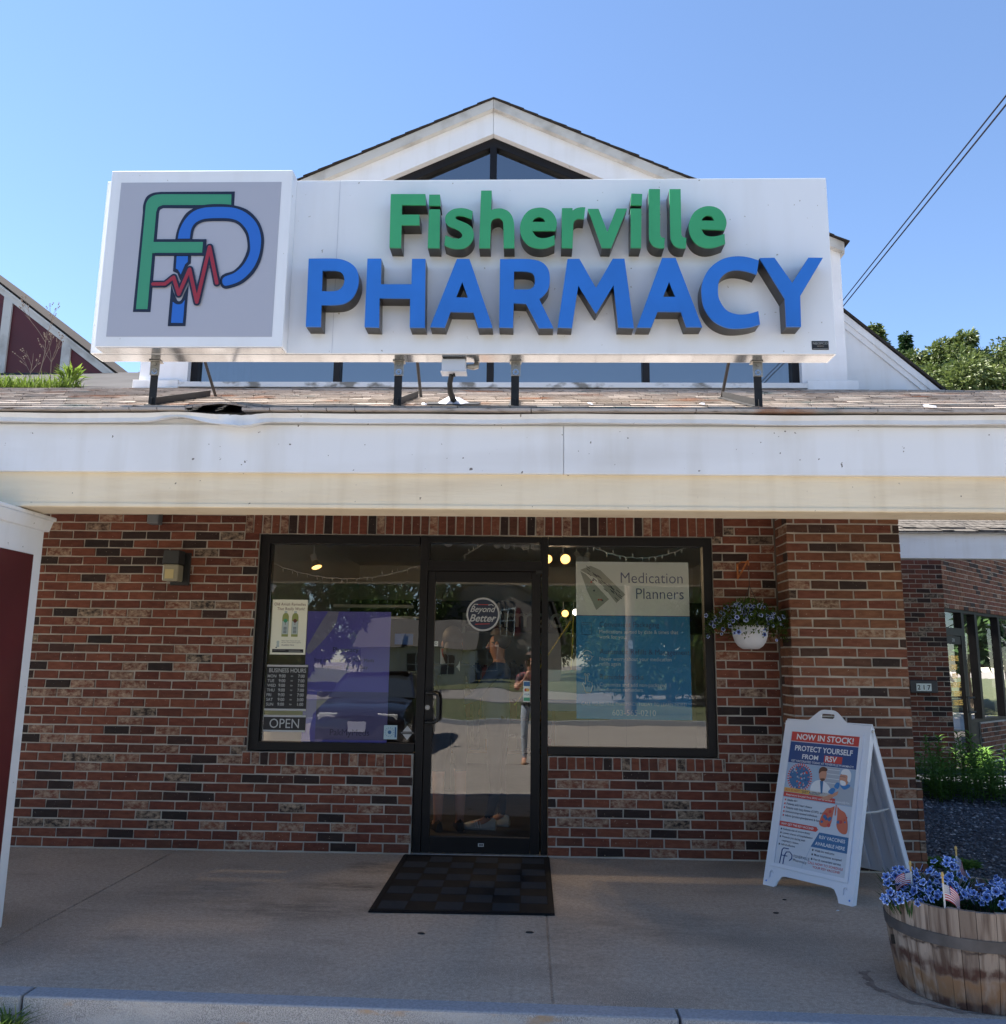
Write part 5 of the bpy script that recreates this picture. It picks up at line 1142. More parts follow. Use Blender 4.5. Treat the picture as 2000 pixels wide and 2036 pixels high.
mb = MB(); mb.rect(-2.136, -1.793, 1.024, 1.040, 'silver', .0562); mb.rect(-2.136, -1.793, .908, .922, 'silver', .0562); mb.build('border_bar', s)
mb = MB(); mb.M = frame((-1.966, .0558, 0), (1, 0, 0), (0, 0, 1)); mb.text('OPEN', 0, .938, .105, 'silver', 0, 'CENTER', sx=.92); mb.build('printed_text', s)
# violet poster
VIO = mat('violet_poster', (.16, .14, .62), .6, rgb2=(.20, .18, .64), thr=(.3, .8), scale=1.5)
t, s = board('poster', 'large violet blue poster filling the left window behind the hours sign', 'poster', -1.826, -1.133, .830, 1.880, .075, VIO)
mb = MB(); mb.M = frame((-1.826, .0740, .83), (1, 0, 0), (0, 0, 1)); vk = mat('violet_ink', (.018, .018, .10), .5); LV = mat('pale_violet', (.33, .32, .50), .5)
mb.flat(smooth_loop([(.0, .72), (.02, .78, 1), (.10, .93, 1), (.17, 1.049), (.26, 1.049), (.23, .93, 1), (.13, .80, 1), (.03, .70, 1)], 4), LV, 0)
mb.text('Pharmacy', .33, .72, .055, vk, 0, 'CENTER'); mb.text('Stay on Track with Your Meds', .32, .64, .040, vk, 0, 'CENTER'); mb.text('Organized. Simple. Easy.', .33, .585, .040, vk, 0, 'CENTER')
mb.rect(.11, .693, .02, .40, mat('violet_light_block', (.13, .12, .30), .6), .0004)
mb.text('PakMyMeds', .55, .055, .072, vk, -.0004, 'RIGHT', sx=.95); mb.build('printed_text', s)
# code-free sticker, diamond decal
t, s = board('window_sticker', 'small pale blue square sticker low in the left window', 'sticker', -1.155, -1.048, .862, .972, .0565, mat('pale_blue_sticker', (.36, .50, .56), .5))
mb = MB(); mb.M = frame((-1.155, .0555, .862), (1, 0, 0), (0, 0, 1))
for k in range(14): a = 2*math.pi*k/14; mb.flat([(.045+.026*math.cos(a), .055+.026*math.sin(a)), (.045+.038*math.cos(a-.07), .055+.038*math.sin(a-.07)), (.045+.038*math.cos(a+.07), .055+.038*math.sin(a+.07))], MID, 0)
mb.disc(.047, .055, .015, MID, 0, 14); mb.rect(.088, .100, .015, .095, MID, 0); mb.build('printed_picture', s)
t = thing('window_sticker', 'silver diamond shaped sticker at the bottom right of the left window', 'sticker', (-.966, .083, .86)); mb = MB(); mb.M = frame((-.966, .057, .914), (1, 0, 0), (0, 0, 1)); mb.prism([(0, -.056), (.046, 0), (0, .056), (-.046, 0)], 0, .002, 'silver'); s = mb.build('sheet', t)
mb = MB(); mb.M = frame((-.966, .0558, .914), (1, 0, 0), (0, 0, 1)); mb.rect(-.058, .058, -.010, .010, 'black', 0); mb.rect(-.05, .05, -.0015, .0015, 'silver', -.0005); mb.build('band', s)
t, s = board('notice_card', 'small blue card hanging behind the left window glass', 'card', -1.13, -.975, 1.62, 1.71, .30, mat('blue_card', (.03, .14, .40), .5))
# door decals
t = thing('door_decal', 'round dark blue decal reading Beyond Better on the door glass', 'decal', (-.371, .05, 1.74)); mb = MB(); mb.M = frame((-.371, .0565, 1.868), (1, 0, 0), (0, 0, 1)) @ Matrix.Scale(1.4, 4); mb.disc(0, 0, .098, 'silver', 0, 48, .088); mb.disc(0, 0, .0895, mat('decal_navy', (.012, .02, .045), .5), .0004, 48); s = mb.build('disc', t)
mb = MB(); mb.M = frame((-.371, .0550, 1.868), (1, 0, 0), (0, 0, 1)) @ Matrix.Scale(1.4, 4); mb.text('Beyond', 0, .014, .050, 'silver', 0, 'CENTER', .012, .95, .35); mb.text('Better', 0, -.042, .060, 'silver', 0, 'CENTER', .015, .98, .35); mb.rect(-.035, .035, .055, .058, RED, 0); mb.flat([(-.045, -.060), (.04, -.056), (.04, -.053), (-.045, -.056)], RED, 0); mb.tube([(.048, 0, -.030), (.066, 0, -.026), (.064, 0, -.012)], .0028, 'silver', 5)
mb.tube([(-.058, 0, .050), (-.05, 0, .058), (-.03, 0, .058)], .0028, 'silver', 5); mb.tube([(.03, 0, .054), (.05, 0, .058), (.062, 0, .05)], .0028, 'silver', 5); mb.build('lettering', s)
t, s = board('card_sticker', 'payment card sticker at the right edge of the door glass', 'sticker', -.036, .022, 1.170, 1.336, .0535, 'paper'); mb = MB(); mb.M = frame((-.036, .0525, 1.17), (1, 0, 0), (0, 0, 1))
mb.rect(.004, .054, .125, .160, MID, 0); mb.disc(.022, .095, .013, RED, 0, 14); mb.disc(.036, .095, .013, YEL, -.0003, 14); mb.rect(.004, .054, .045, .075, 'paper', -.0002); mb.text('VISA', .029, .052, .022, MID, -.0006, 'CENTER', .01); mb.rect(.004, .054, .008, .035, 'green_v', 0); mb.build('printed_text', s)
t, s = board('door_sticker_square', 'tiny white square sticker on the left edge of the door glass', 'sticker', -.768, -.735, 1.605, 1.645, .0538, 'paper'); mb = MB(); mb.M = frame((-.768, .0528, 1.605), (1, 0, 0), (0, 0, 1)); mb.disc(.0165, .020, .011, DK, 0, 12, .007); mb.build('mark', s)
t, s = board('notice_sheet', 'white sheet with a red half circle hanging inside the door', 'notice', -.80, -.62, 1.26, 1.60, .9, 'paper'); mb = MB(); mb.M = frame((-.71, .8985, 1.6), (1, 0, 0), (0, 0, 1)); mb.flat([(.085*math.cos(math.pi+math.pi*k/16), .12*math.sin(math.pi+math.pi*k/16)-.002) for k in range(17)], RED, 0); mb.build('printed_shape', s)
# medication planner poster
TEAL = mat('teal_blue_poster', (.015, .26, .55), .5, rgb2=(.02, .29, .60), thr=(.3, .8), scale=1); GP = mat('pale_green_paper', (.88, .92, .86), .5)
t, s = board('poster', 'tall Medication Planners poster, pale top and teal blue below, in the right window', 'poster', .393, 1.318, 1.043, 2.312, .070, TEAL)
Mp = frame((.393, .0695, 1.043), (1, 0, 0), (0, 0, 1)); mb = MB(); mb.M = Mp; mb.rect(0, .925, .828, 1.269, GP, 0); mb.rect(0, .925, .822, .828, NVY, -.0003); mb.build('pale_header', s)
mb = MB(); mb.M = Mp; mb.text('Medication', .875, 1.095, .128, NVY, -.001, 'RIGHT', -.008, .92); mb.text('Planners', .880, .965, .128, NVY, -.001, 'RIGHT', -.008, .92)
for t_, z, x, sz, m in (('Convenient Packaging', .735, .190, .060, NVY), ('Automatic Refills & Management', .515, .190, .060, NVY), ('Reminder Packs', .315, .190, .060, NVY)): mb.text(t_, x, z, sz, m, -.001, 'LEFT', -.003, .92)
PB_ = mat('pale_blue_ink', (.62, .78, .85), .5)
for t_, z in (('Medications sorted by date & times that', .682), ('work for you.', .640), ('Never worry about your medication', .463), ('refills again', .423), ('Customize and add non-packaged', .258), ('medication reminders.', .218)): mb.text(t_, .188, z, .043, PB_, -.001, 'LEFT', 0, .92)
mb.text('CALL FISHERVILLE PHARMACY TODAY TO LEARN MORE!', .462, .108, .038, PB_, -.001, 'CENTER', -.004, .87); mb.text('603-565-0210', .462, .030, .066, PB_, -.001, 'CENTER', -.003, .95); mb.build('printed_text', s)
mb = MB(); mb.M = Mp
for a, b, c, d in ((.045, .125, .765, .768), (.045, .125, .668, .671), (.045, .048, .668, .768), (.122, .125, .668, .768), (.045, .125, .748, .751)): mb.rect(a, b, c, d, NVY, -.001)
for k in range(2):
    a0 = math.pi*k+.5; pts = [(.088+.042*math.cos(a0+2.4*q/10), 0-.001, .50+.042*math.sin(a0+2.4*q/10)) for q in range(11)]; mb.tube([(p[0], -.001, p[2]) for p in pts], .0025, GP, 4)
    e = pts[-1]; mb.tube([(e[0]-.012, -.001, e[2]+.012*(1 if k else -1)), (e[0], -.001, e[2]), (e[0]+.012, -.001, e[2]+.006)], .0025, GP, 4)
for dx in (-.012, .012): mb.disc(.088+dx, .50, .008, GP, -.001, 10)
hand = [(.065, .24), (.06, .26), (.048, .275), (.055, .285), (.072, .272), (.078, .34), (.084, .348), (.092, .34), (.094, .295), (.11, .293), (.125, .285), (.13, .26), (.12, .22), (.11, .205), (.08, .205), (.07, .22)]
mb.tube([(p[0], -.001, p[1]) for p in hand+hand[:1]], .0025, GP, 4)
for dx in (-.014, 0.014): mb.disc(.085+dx, .352, .009, GP, -.001, 10, .006)
# a folded strip of pill pouches
ST = mat('pouch_strip', (.40, .43, .37), .5); mb.flat([(.035, 1.20), (.12, 1.235), (.20, 1.20), (.405, 1.00), (.330, .930), (.17, 1.13), (.06, 1.185)], ST, -.001); mb.flat([(.035, 1.19), (.08, 1.165), (.27, .96), (.165, .87), (.09, 1.03)], mat('pouch_clear', (.36, .40, .36), .3), -.0006)
random.seed(8)
for k in range(30):
    t_ = k/30; x = .10+.26*t_+random.uniform(-.03, .03); z = 1.205-.235*t_+random.uniform(-.03, .03); mb.flat([(x, z), (x+.03, z-.026), (x+.033, z-.022), (x+.003, z+.004)], DK, -.0016-.00001*k)
for x, z, m in ((.125, 1.10, RED), (.14, 1.115, DK), (.148, 1.03, DK), (.185, .955, RED), (.205, .955, RED), (.215, .95, DK)): mb.disc(x, z, .008, m, -.0018, 10)
mb.build('printed_picture', s)
mb = MB(); [mb.box(x, x+.002, .07, .072, .83, 1.043, 'silver') for x in (.487, .79)]; tag(mb.build('hanging_thread', None), 'pale threads hanging below the Medication Planners poster', 'thread')

# warm string lights along the glass
def string_light(p0, p1, sag, lab, n=18, y=.18):
    t = thing('string_light', lab, 'string light', (p0[0], y, p0[1]), 'string lights inside the shop glass')
    pts = []
    for k in range(31): q = k/30; pts.append((p0[0]+(p1[0]-p0[0])*q, y+.008*math.sin(k*1.3), p0[1]+(p1[1]-p0[1])*q-4*sag*q*(1-q)+.004*math.sin(k*2.1)))
    mb = MB(); mb.tube(pts, .0035, 'trim', 5); mb.build('wire', t); random.seed(n)
    bm_ = None
    for k in range(n):
        q = (k+.5)/n; i = int(q*30); p = pts[i]; sgn = -1 if random.random() < .7 else .6
        if bm_ is None:
            mb = MB(); mb.M = Matrix.Translation(p); mb.tube([(0, 0, 0), (.002, 0, -.022)], .004, 'trim', 6); mb.tube([(.002, 0, -.022), (.002, 0, -.034)], .0022, 'trim', 6); bm_ = mb.build('bulb', t); base = Vector(p)
        else:
            o = bm_.copy(); col.objects.link(o); o.parent = t; o.location = (0, 0, 0); d = Vector(p) - base
            o.location = d if sgn < 0 else d + Vector((0, 0, .03))
string_light((-2.17, 2.285), (-.90, 2.29), .125, 'white string lights sagging across the left window'); string_light((-.56, 2.36), (-.38, 2.47), .0, 'short white string lights at the left of the transom', 5); string_light((-.22, 2.475), (.10, 2.43), .01, 'short white string lights at the right of the transom', 8); string_light((.52, 2.46), (1.34, 2.46), .10, 'white string lights dipping behind the tall poster in the right window', 14)

lamp_white = mat('lamp_white_enamel', (.5, .5, .48), .4); warm = mat('lit_lamp_face', (.9, .6, .25), .5, emit=((1.0, .50, .14), 1.0)); warm2 = mat('lit_lamp_white', (.9, .9, .9), .5, emit=((1.0, .92, .8), 1.2))
def track_lamp(p, d, r, lab, lit=None, chrome=False, power=0):
    t = thing('track_lamp', lab, 'ceiling lamp', p, 'track lamps on the shop ceiling'); p = Vector(p); d = Vector(d).normalized()
    mb = MB(); mb.tube([p, p+Vector((0, 0, .10))], .006, lamp_white, 6); mb.tube([p+Vector((0, 0, .02)), p-d*.02, p+d*.05], [.012, r*.62, r*.62], lamp_white, 12); h = mb.build('neck', t, smooth=True)
    mb = MB(); mb.tube([p+d*.051, p+d*.12], [r*.55, r], 'steel' if chrome else lamp_white, 16, cap=False); mb.build('shade', t, smooth=True)
    mb = MB(); mb.tube([p+d*.112, p+d*.118], [r*.90, r*.84], lit or 'silver', 16); mb.build('bulb_face', t)
    if power:
        l = bpy.data.lights.new('lamp_light', 'SPOT'); l.energy = power; l.color = (1, .72, .42); l.spot_size = R(110); l.shadow_soft_size = .05; lo = bpy.data.objects.new('lamp_light', l); col.objects.link(lo); lo.parent = t; lo.rotation_euler = d.to_track_quat('-Z', 'Y').to_euler(); lo.location = d*.14
track_lamp((-2.09, 1.2, 2.47), (.35, -.25, -.9), .052, 'lit chrome spot lamp hanging in the upper left window', warm, True, 14)
track_lamp((.155, 1.25, 2.50), (.25, -.9, -.35), .045, 'lit warm round lamp just right of the door frame', warm, power=10); track_lamp((.335, 1.25, 2.50), (.15, -.95, -.35), .050, 'lit warm round lamp left of the tall poster', warm, power=10)
track_lamp((.35, 1.55, 1.99), (.1, -.9, -.25), .036, 'lit small warm lamp low beside the tall poster', warm); track_lamp((.455, 1.6, 2.0), (.1, -.9, -.2), .034, 'lit small white lamp at the edge of the tall poster', warm2)
for k, x in enumerate((-.78, -.34, -.20, -.06, .10, .50, .62)):
    track_lamp((x, 1.6+.05*k, 2.72 if x < .2 else 2.60), (.2 if k % 2 else -.25, -.7, -.5), .045, ('first', 'second', 'third', 'fourth', 'fifth', 'sixth', 'seventh')[k]+' unlit white track lamp from the left, behind the top of the shop glass')
# shop fittings
t = thing('display_shelf', 'wooden shelf unit with goods seen dimly through the door', 'shelf', (-.3, 4.2, 0)); mb = MB()
for z in (.35, .75, 1.15, 1.22): mb.box(-1.2, .35, 4.0, 4.4, z, z+.035, 'wood')
mb.box(-1.2, -1.16, 4.0, 4.4, 0, 1.22, 'wood'); mb.box(.31, .35, 4.0, 4.4, 0, 1.22, 'wood'); mb.build('case', t)
random.seed(6); gm = [mat('goods_%s' % n_, c, .5) for n_, c in (('cream', (.45, .40, .3)), ('blue', (.05, .12, .3)), ('red', (.3, .05, .04)), ('dark', (.05, .05, .06)), ('amber', (.35, .2, .05)))]
ORD = ('first', 'second', 'third', 'fourth', 'fifth', 'sixth', 'seventh', 'eighth', 'ninth', 'tenth', 'eleventh', 'twelfth', 'thirteenth', 'fourteenth', 'fifteenth', 'sixteenth')
for z in (.385, .785, 1.255):
    x = -1.1; ng = 0
    while x < .25:
        w = random.uniform(.05, .11); h_ = random.uniform(.12, .26); gm_ = random.choice(gm); mb = MB(); mb.box(x, x+w, 4.02, 4.02+w, z, z+h_, gm_); mb.lathe([(w*.28, 0), (w*.28, .03)], 'black', 10, (x+w/2, 4.02+w/2, z+h_)); o = mb.build('packaged_good', None, bevel=.004); ng += 1; tag(o, '%s package %s from the left on the %s shelf inside the shop' % (gm_.name.split('_')[1], ORD[ng-1], {.385: 'lower', .785: 'middle', 1.255: 'top'}[z]), 'packaged goods', 'goods on the shelf inside the shop'); x += w+random.uniform(.02, .08)
t = thing('wall_placard', 'brown wooden placard hanging above the door inside', 'placard', (-.05, 1.4, 2.3)); mb = MB(); mb.prism(smooth_loop([(-.22, 2.42), (.20, 2.42), (.20, 2.32), (.14, 2.315, 1), (.0, 2.29, 1), (-.14, 2.315, 1), (-.22, 2.32)], 3), 1.4, 1.42, mat('placard_brown', (.10, .055, .04), .6)); mb.build('board', t)
t = thing('wall_letters', 'large pale pharmacy wall lettering seen through the door', 'sign', (-.5, 5.3, 1.9)); mb = MB(); mb.M = frame((-.95, 5.35, 1.98), (1, 0, 0), (0, 0, 1)); mb.text('pharmacy', 0, 0, .42, 'paper', 0, 'LEFT', .01); mb.build('lettering', t)
def cord(pts, lab, m, r_=.008): mb = MB(); mb.tube(pts, r_, m, 6); tag(mb.build('yellow_cord', None, smooth=True), lab, 'cord', 'stand-ins for the mirrored yellow guy wire')
yel = mat('yellow_cord', (.45, .32, .04), .5)  # cords added in place of the yellow guy wire mirrored in the glass
cord([(.415, .9, 1.92), (.405, .9, 1.6), (.38, .9, 1.3), (.345, .9, 1.05)], 'yellow cord standing in for the mirrored guy wire beside the tall poster', yel); cord([(.39, .9, 1.86), (.27, .9, 1.68), (.15, .9, 1.50), (.0, .9, 1.26), (-.12, .9, 1.10)], 'yellow cord standing in for the mirrored guy wire, slanting behind the door edge', yel)
t = thing('counter_notice', 'white and blue printed card standing inside the right window', 'card', (.25, .7, 1.2)); mb = MB(); mb.box(.17, .45, .80, .806, 1.16, 1.42, 'paper'); mb.box(.17, .45, .80, .806, 1.06, 1.159, MID); mb.build('sheet', t)

# ------------------------------------------------------------------ people
def person(name, label, joints, edges, regions, loc=(0, 0, 0), rotz=0, mats=()):
    """joints: name -> (x, y, z, radius); one skinned surface; regions(p) -> material index"""
    names = list(joints); me = bpy.data.meshes.new(name); bm = bmesh.new(); sk = bm.verts.layers.skin.verify(); V = {}
    for n_ in names:
        x, y, z, r_ = joints[n_]; v = bm.verts.new((x, y, z)); rr = r_ if isinstance(r_, tuple) else (r_, r_); v[sk].radius = rr; v[sk].use_root = (n_ == 'pelvis'); V[n_] = v
    for a, b in edges: bm.edges.new((V[a], V[b]))
    bm.to_mesh(me); bm.free(); o = bpy.data.objects.new(name, me); col.objects.link(o)
    md = o.modifiers.new('Skin', 'SKIN'); md.use_smooth_shade = True; md.branch_smoothing = .4; sb = o.modifiers.new('Sub', 'SUBSURF'); sb.levels = 2; sb.render_levels = 2
    dg = bpy.context.evaluated_depsgraph_get(); dg.update(); m2 = bpy.data.meshes.new_from_object(o.evaluated_get(dg)); o.modifiers.clear(); o.data = m2
    m2.materials.clear()
    for m in mats: m2.materials.append(m)
    for p in m2.polygons: p.material_index = regions(p.center)
    m2.polygons.foreach_set('use_smooth', [True]*len(m2.polygons)); o.location = loc; o.rotation_euler = (0, 0, rotz); tag(o, label, 'person'); return o
def body(pose):
    J = dict(pelvis=(0, 0, .96, (.155, .11)), waist=(0, -.01, 1.10, (.135, .10)), chest=(0, -.02, 1.30, (.165, .11)), upper=(0, -.01, 1.42, (.13, .085)), neck=(0, -.005, 1.50, .056), head0=(0, .02, 1.58, .078), head1=(0, .015, 1.68, .088), head2=(0, .01, 1.735, .055))
    for s, sx in (('l', -1), ('r', 1)):
        J.update({'hip'+s: (sx*.09, 0, .90, .098), 'knee'+s: (sx*.10, .01, .50, .060), 'calf'+s: (sx*.10, -.015, .36, .058), 'ankle'+s: (sx*.10, -.02, .09, .038), 'foot'+s: (sx*.105, .06, .045, .040), 'toe'+s: (sx*.11, .15, .032, .034),
                  'sh'+s: (sx*.175, -.01, 1.41, .062), 'el'+s: (sx*.235, -.02, 1.13, .044), 'wr'+s: (sx*.25, .06, .90, .027), 'palm'+s: (sx*.25, .09, .83, .030)})
        for f in range(4): J['f%d%s' % (f, s)] = (sx*.25-.0+.0, .065+.018*f, .765-.006*abs(f-1.4), .009); J['g%d%s' % (f, s)] = (sx*.243, .075+.018*f, .725-.006*abs(f-1.4), .0075)
        J['t0'+s] = (sx*.235, .125, .80, .010); J['t1'+s] = (sx*.228, .135, .765, .009)
    J.update(pose)
    E_ = [('pelvis', 'waist'), ('waist', 'chest'), ('chest', 'upper'), ('upper', 'neck'), ('neck', 'head0'), ('head0', 'head1'), ('head1', 'head2')]
    for s in 'lr':
        E_ += [('pelvis', 'hip'+s), ('hip'+s, 'knee'+s), ('knee'+s, 'calf'+s), ('calf'+s, 'ankle'+s), ('ankle'+s, 'foot'+s), ('foot'+s, 'toe'+s), ('upper', 'sh'+s), ('sh'+s, 'el'+s), ('el'+s, 'wr'+s), ('wr'+s, 'palm'+s), ('palm'+s, 't0'+s), ('t0'+s, 't1'+s)]
        for f in range(4): E_ += [('palm'+s, 'f%d%s' % (f, s)), ('f%d%s' % (f, s), 'g%d%s' % (f, s))]
    return J, E_
skin_m = mat('skin', (.48, .25, .17), .5); denim = mat('pale_denim', (.28, .33, .40), .85, rgb2=(.42, .46, .50), thr=(.45, .65), scale=9); top_m = mat('dark_floral_top', (.05, .03, .04), .8, rgb2=(.30, .09, .10), thr=(.52, .6), scale=18)
def hands_to(J, s, sx, wr, palm, fdir, spread):
    wr, palm, fdir, spread = map(Vector, (wr, palm, fdir, spread)); J['wr'+s] = (*wr, .027); J['palm'+s] = (*palm, .030)
    for f in range(4):
        a = palm + fdir*.055 + spread*(f-1.5); b2 = a + (fdir*.6+spread.normalized()*0+Vector((-sx*.5, 0, 0))).normalized()*.035; J['f%d%s' % (f, s)] = (*a, .009); J['g%d%s' % (f, s)] = (*b2, .0075)
    a = palm + spread.normalized()*-.035 + fdir*.015; J['t0'+s] = (*a, .010); J['t1'+s] = (*(a+fdir*.03+Vector((-sx*.01, 0, 0))), .009)
def face_bits(o, hair_m, long_=True, shift=(0, 0, 0)):
    sh = Vector(shift); mb = MB(); mb.ball(Vector((0, -.012, 1.70))+sh, .108, hair_m, 16, 10, (.92, 1.0, 1.0))
    if long_: mb.ball(Vector((0, -.065, 1.56))+sh, .10, hair_m, 12, 8, (.95, .55, 1.5))
    keep = []
    for f in mb.f:
        c = sum((mb.v[i] for i in f), Vector())/len(f) - sh
        keep.append(not (c.y > .045 and c.z < 1.745))
    mb.f = [f for f, k in zip(mb.f, keep) if k]; mb.mi = [f for f, k in zip(mb.mi, keep) if k]; mb.r = mb.r[:len(mb.f)]; mb.r2 = mb.r2[:len(mb.f)]
    h = mb.build('hair', None, smooth=True); h.parent = o
    mb = MB()
    for sx in (-1, 1): mb.ball(Vector((sx*.031, .092, 1.655))+sh, .011, 'silver', 8, 6); mb.ball(Vector((sx*.031, .101, 1.655))+sh, .0055, 'black', 8, 6)
    h = mb.build('eyes', None); h.parent = o
    mb = MB(); mb.tube([Vector((0, .098, 1.655))+sh, Vector((0, .120, 1.615))+sh, Vector((0, .100, 1.605))+sh], [.007, .013, .008], skin_m, 8); h = mb.build('nose', None, smooth=True); h.parent = o
    mb = MB(); mb.ball(Vector((0, .088, 1.578))+sh, .022, mat('lips', (.35, .10, .09), .5), 10, 6, (1, .45, .30)); h = mb.build('mouth', None); h.parent = o
    mb = MB(); [mb.ball(Vector((sx*.092, .0, 1.64))+sh, .028, skin_m, 8, 6, (.35, .7, 1.1)) for sx in (-1, 1)]; h = mb.build('ears', None, smooth=True); h.parent = o
def shoes(o, m, joints, sole=None, size=1.0):
    for s in 'lr':
        a = Vector(joints['ankle'+s][:3]); f = Vector(joints['foot'+s][:3]); t_ = Vector(joints['toe'+s][:3]); mb = MB(); d = (t_-a); d.z = 0; d.normalize(); heel = Vector((a.x, a.y, 0))-d*.075*size; L = .30*size; sd = Vector((-d.y, d.x, 0))
        prof = [(0, .030, .07), (.10, .038, .085), (.35, .040, .085), (.62, .048, .062), (.85, .045, .042), (1, .018, .030)]; rings = []
        for q, w, h_ in prof:
            c = heel + d*L*q; rings.append([mb.pt(c+sd*w*math.cos(k*math.pi/4)*1.0+Vector((0, 0, .018+max(0, h_*math.sin(k*math.pi/4))))) if k <= 4 else mb.pt(c+sd*w*1.05*math.cos(k*math.pi/4)+Vector((0, 0, .002))) for k in range(8)])
        for i in range(len(rings)-1):
            for k in range(8): mb.face((rings[i][k], rings[i+1][k], rings[i+1][(k+1) % 8], rings[i][(k+1) % 8]), (sole or m) if k in (4, 5, 6, 7) else m)
        mb.face(rings[0], m); mb.face(rings[-1][::-1], m)
        if sole:
            for q in (.42, .50, .58): c = heel+d*L*q; mb.tube([c+sd*.047+Vector((0, 0, .02)), c+sd*.035+d*.02+Vector((0, 0, .075))], .004, sole, 4); mb.tube([c-sd*.047+Vector((0, 0, .02)), c-sd*.035+d*.02+Vector((0, 0, .075))], .004, sole, 4)
        h = mb.build('shoe', None, smooth=True); h.parent = o
# the photographer, right behind the camera, seen mirrored in the door
J, E_ = body({})
J['ell'] = (-.25, .12, 1.20, .044); J['elr'] = (.25, .12, 1.20, .044)
hands_to(J, 'l', -1, (-.13, .30, 1.33), (-.085, .335, 1.39), (.35, .25, .9), (0, .0, .018)); hands_to(J, 'r', 1, (.13, .30, 1.33), (.085, .335, 1.39), (-.35, .25, .9), (0, .0, .018))
p1 = person('person', 'person in pale ripped jeans and dark top holding up a phone, mirrored in the door', J, E_, lambda c: 1 if (c.z > .12 and c.z < .98) else (2 if (.98 <= c.z < 1.47 and not (c.y > .10 and c.z > 1.22) and abs(c.x) < .27) else 0), (.05, -7.32, -.16), 0, (skin_m, denim, top_m))
face_bits(p1, mat('hair_brown', (.06, .03, .02), .6)); shoes(p1, mat('tan_sandal', (.35, .20, .12), .6), J)
mb = MB(); mb.ball((0, .0, .955), .16, 'black', 16, 8, (.98, .72, .30)); h = mb.build('waist_bag', None, smooth=True); h.parent = p1
mb = MB(); mb.box(-.037, .037, -6.942, -6.934, 1.425, 1.58, 'plastic_black'); t = mb.build('phone', None, bevel=.003); tag(t, 'black phone held up by the mirrored person', 'phone')
# customer in blue shirt, side-on inside the door
J, E_ = body({}); J['ell'] = (-.21, .16, 1.17, .05); J['elr'] = (.21, .16, 1.17, .05); hands_to(J, 'l', -1, (-.16, .36, 1.10), (-.14, .43, 1.09), (.1, 1, 0), (0, 0, .018)); hands_to(J, 'r', 1, (.16, .36, 1.10), (.14, .43, 1.09), (-.1, 1, 0), (0, 0, .018))
J['chest'] = (0, .03, 1.30, (.185, .15)); J['waist'] = (0, .03, 1.10, (.175, .15)); J['pelvis'] = (0, 0, .96, (.165, .14))
J['anklel'] = (-.10, .06, .09, .038); J['footl'] = (-.105, .14, .045, .04); J['toel'] = (-.11, .23, .032, .034)
shirt = mat('steel_blue_shirt', (.055, .10, .20), .8)
p2 = person('person', 'person in blue shirt and white sneakers standing side-on inside the door', J, E_, lambda c: 1 if (c.z > .11 and c.z < .98) else (2 if (.98 <= c.z < 1.48 and abs(c.y) < .30) else 0), (-.27, 1.12, 0), R(78), (skin_m, mat('charcoal_trousers', (.02, .02, .025), .85), shirt))
face_bits(p2, mat('grey_hair', (.12, .11, .10), .6), False); shoes(p2, mat('pale_grey_sneaker', (.42, .42, .38), .6), J, mat('sneaker_sole', (.60, .60, .56), .6))
# second customer, bare legs
J, E_ = body({}); 
p3 = person('person', 'person with bare legs and dark flat shoes standing inside the left of the door', J, E_, lambda c: 1 if (c.z > .52 and c.z < 1.0) else (2 if (1.0 <= c.z < 1.48 and abs(c.x) < .26) else (3 if c.z >= 1.48 and c.y < .05 else 0)), (-.70, .98, 0), R(15), (skin_m, mat('dark_shorts', (.02, .022, .03), .9), mat('navy_top', (.015, .018, .03), .9), mat('dark_scarf', (.02, .018, .02), .9)))  # dark tone on neck and head stands in for the dim interior's shade
face_bits(p3, mat('hair_dark', (.03, .02, .015), .6)); shoes(p3, 'black', J)

# ------------------------------------------------------------------ neighbouring unit at the right
nbd = thing('neighbour_shop', 'neighbouring brick shop with white fascia and angled dark framed storefront at the right edge', 'building', (6.4, 6.3, 0))
mb = MB(); Lw = 3.4
mb.box(3.0, 6.39, 6.31, 6.6, -.1, 3.6, 'mortar')
lay_bricks(mb, Matrix.Translation((4.2, 6.31, 0)), 6.39-4.2, .01, 3.5, course=.074, pitch=.21, seed=41, m='brick')
q = .70711; Ma = frame((6.39, 6.31, 0), (q, q, 0), (0, 0, 1))
o_ = mb.M; mb.M = Ma; mb.box(.0, 8, .0, .3, 2.415, 3.6, 'mortar'); mb.box(1.18, 8, .0, .3, -.1, .62, 'mortar'); mb.M = o_
lay_bricks(mb, Ma, 6, .01, 3.5, [(0, 9, .615, 2.413), (0, 1.18, -1, .7)], course=.074, pitch=.21, seed=42, m='brick_brown')
mb.build('brick_wall', nbd, attr=True)
mb = MB(); mb.M = Ma
for a, b, c, d in ((.0, .06, 0, 2.41), (.06, 8, 2.34, 2.41), (.06, .75, 1.97, 2.09), (.69, .79, 0, 1.969), (.75, .86, 0, 2.339), (1.36, 1.47, .67, 2.339), (.86, 8, .61, .67), (2.5, 2.6, .67, 2.339), (.86, 1.2, 0, .609)): mb.box(a, b, .02, .14, c, d, 'frame')
nf = mb.build('window_frame', nbd)
mb = MB(); mb.M = Ma
for a, b, c, d in ((.06, .75, 2.09, 2.34), (.86, 1.36, .67, 2.34), (1.47, 2.5, .67, 2.34), (2.6, 8, .67, 2.34)): mb.poly([(a, .08, c), (b, .08, c), (b, .08, d), (a, .08, d)], 'glass_far')
mb.build('window_pane', nbd)
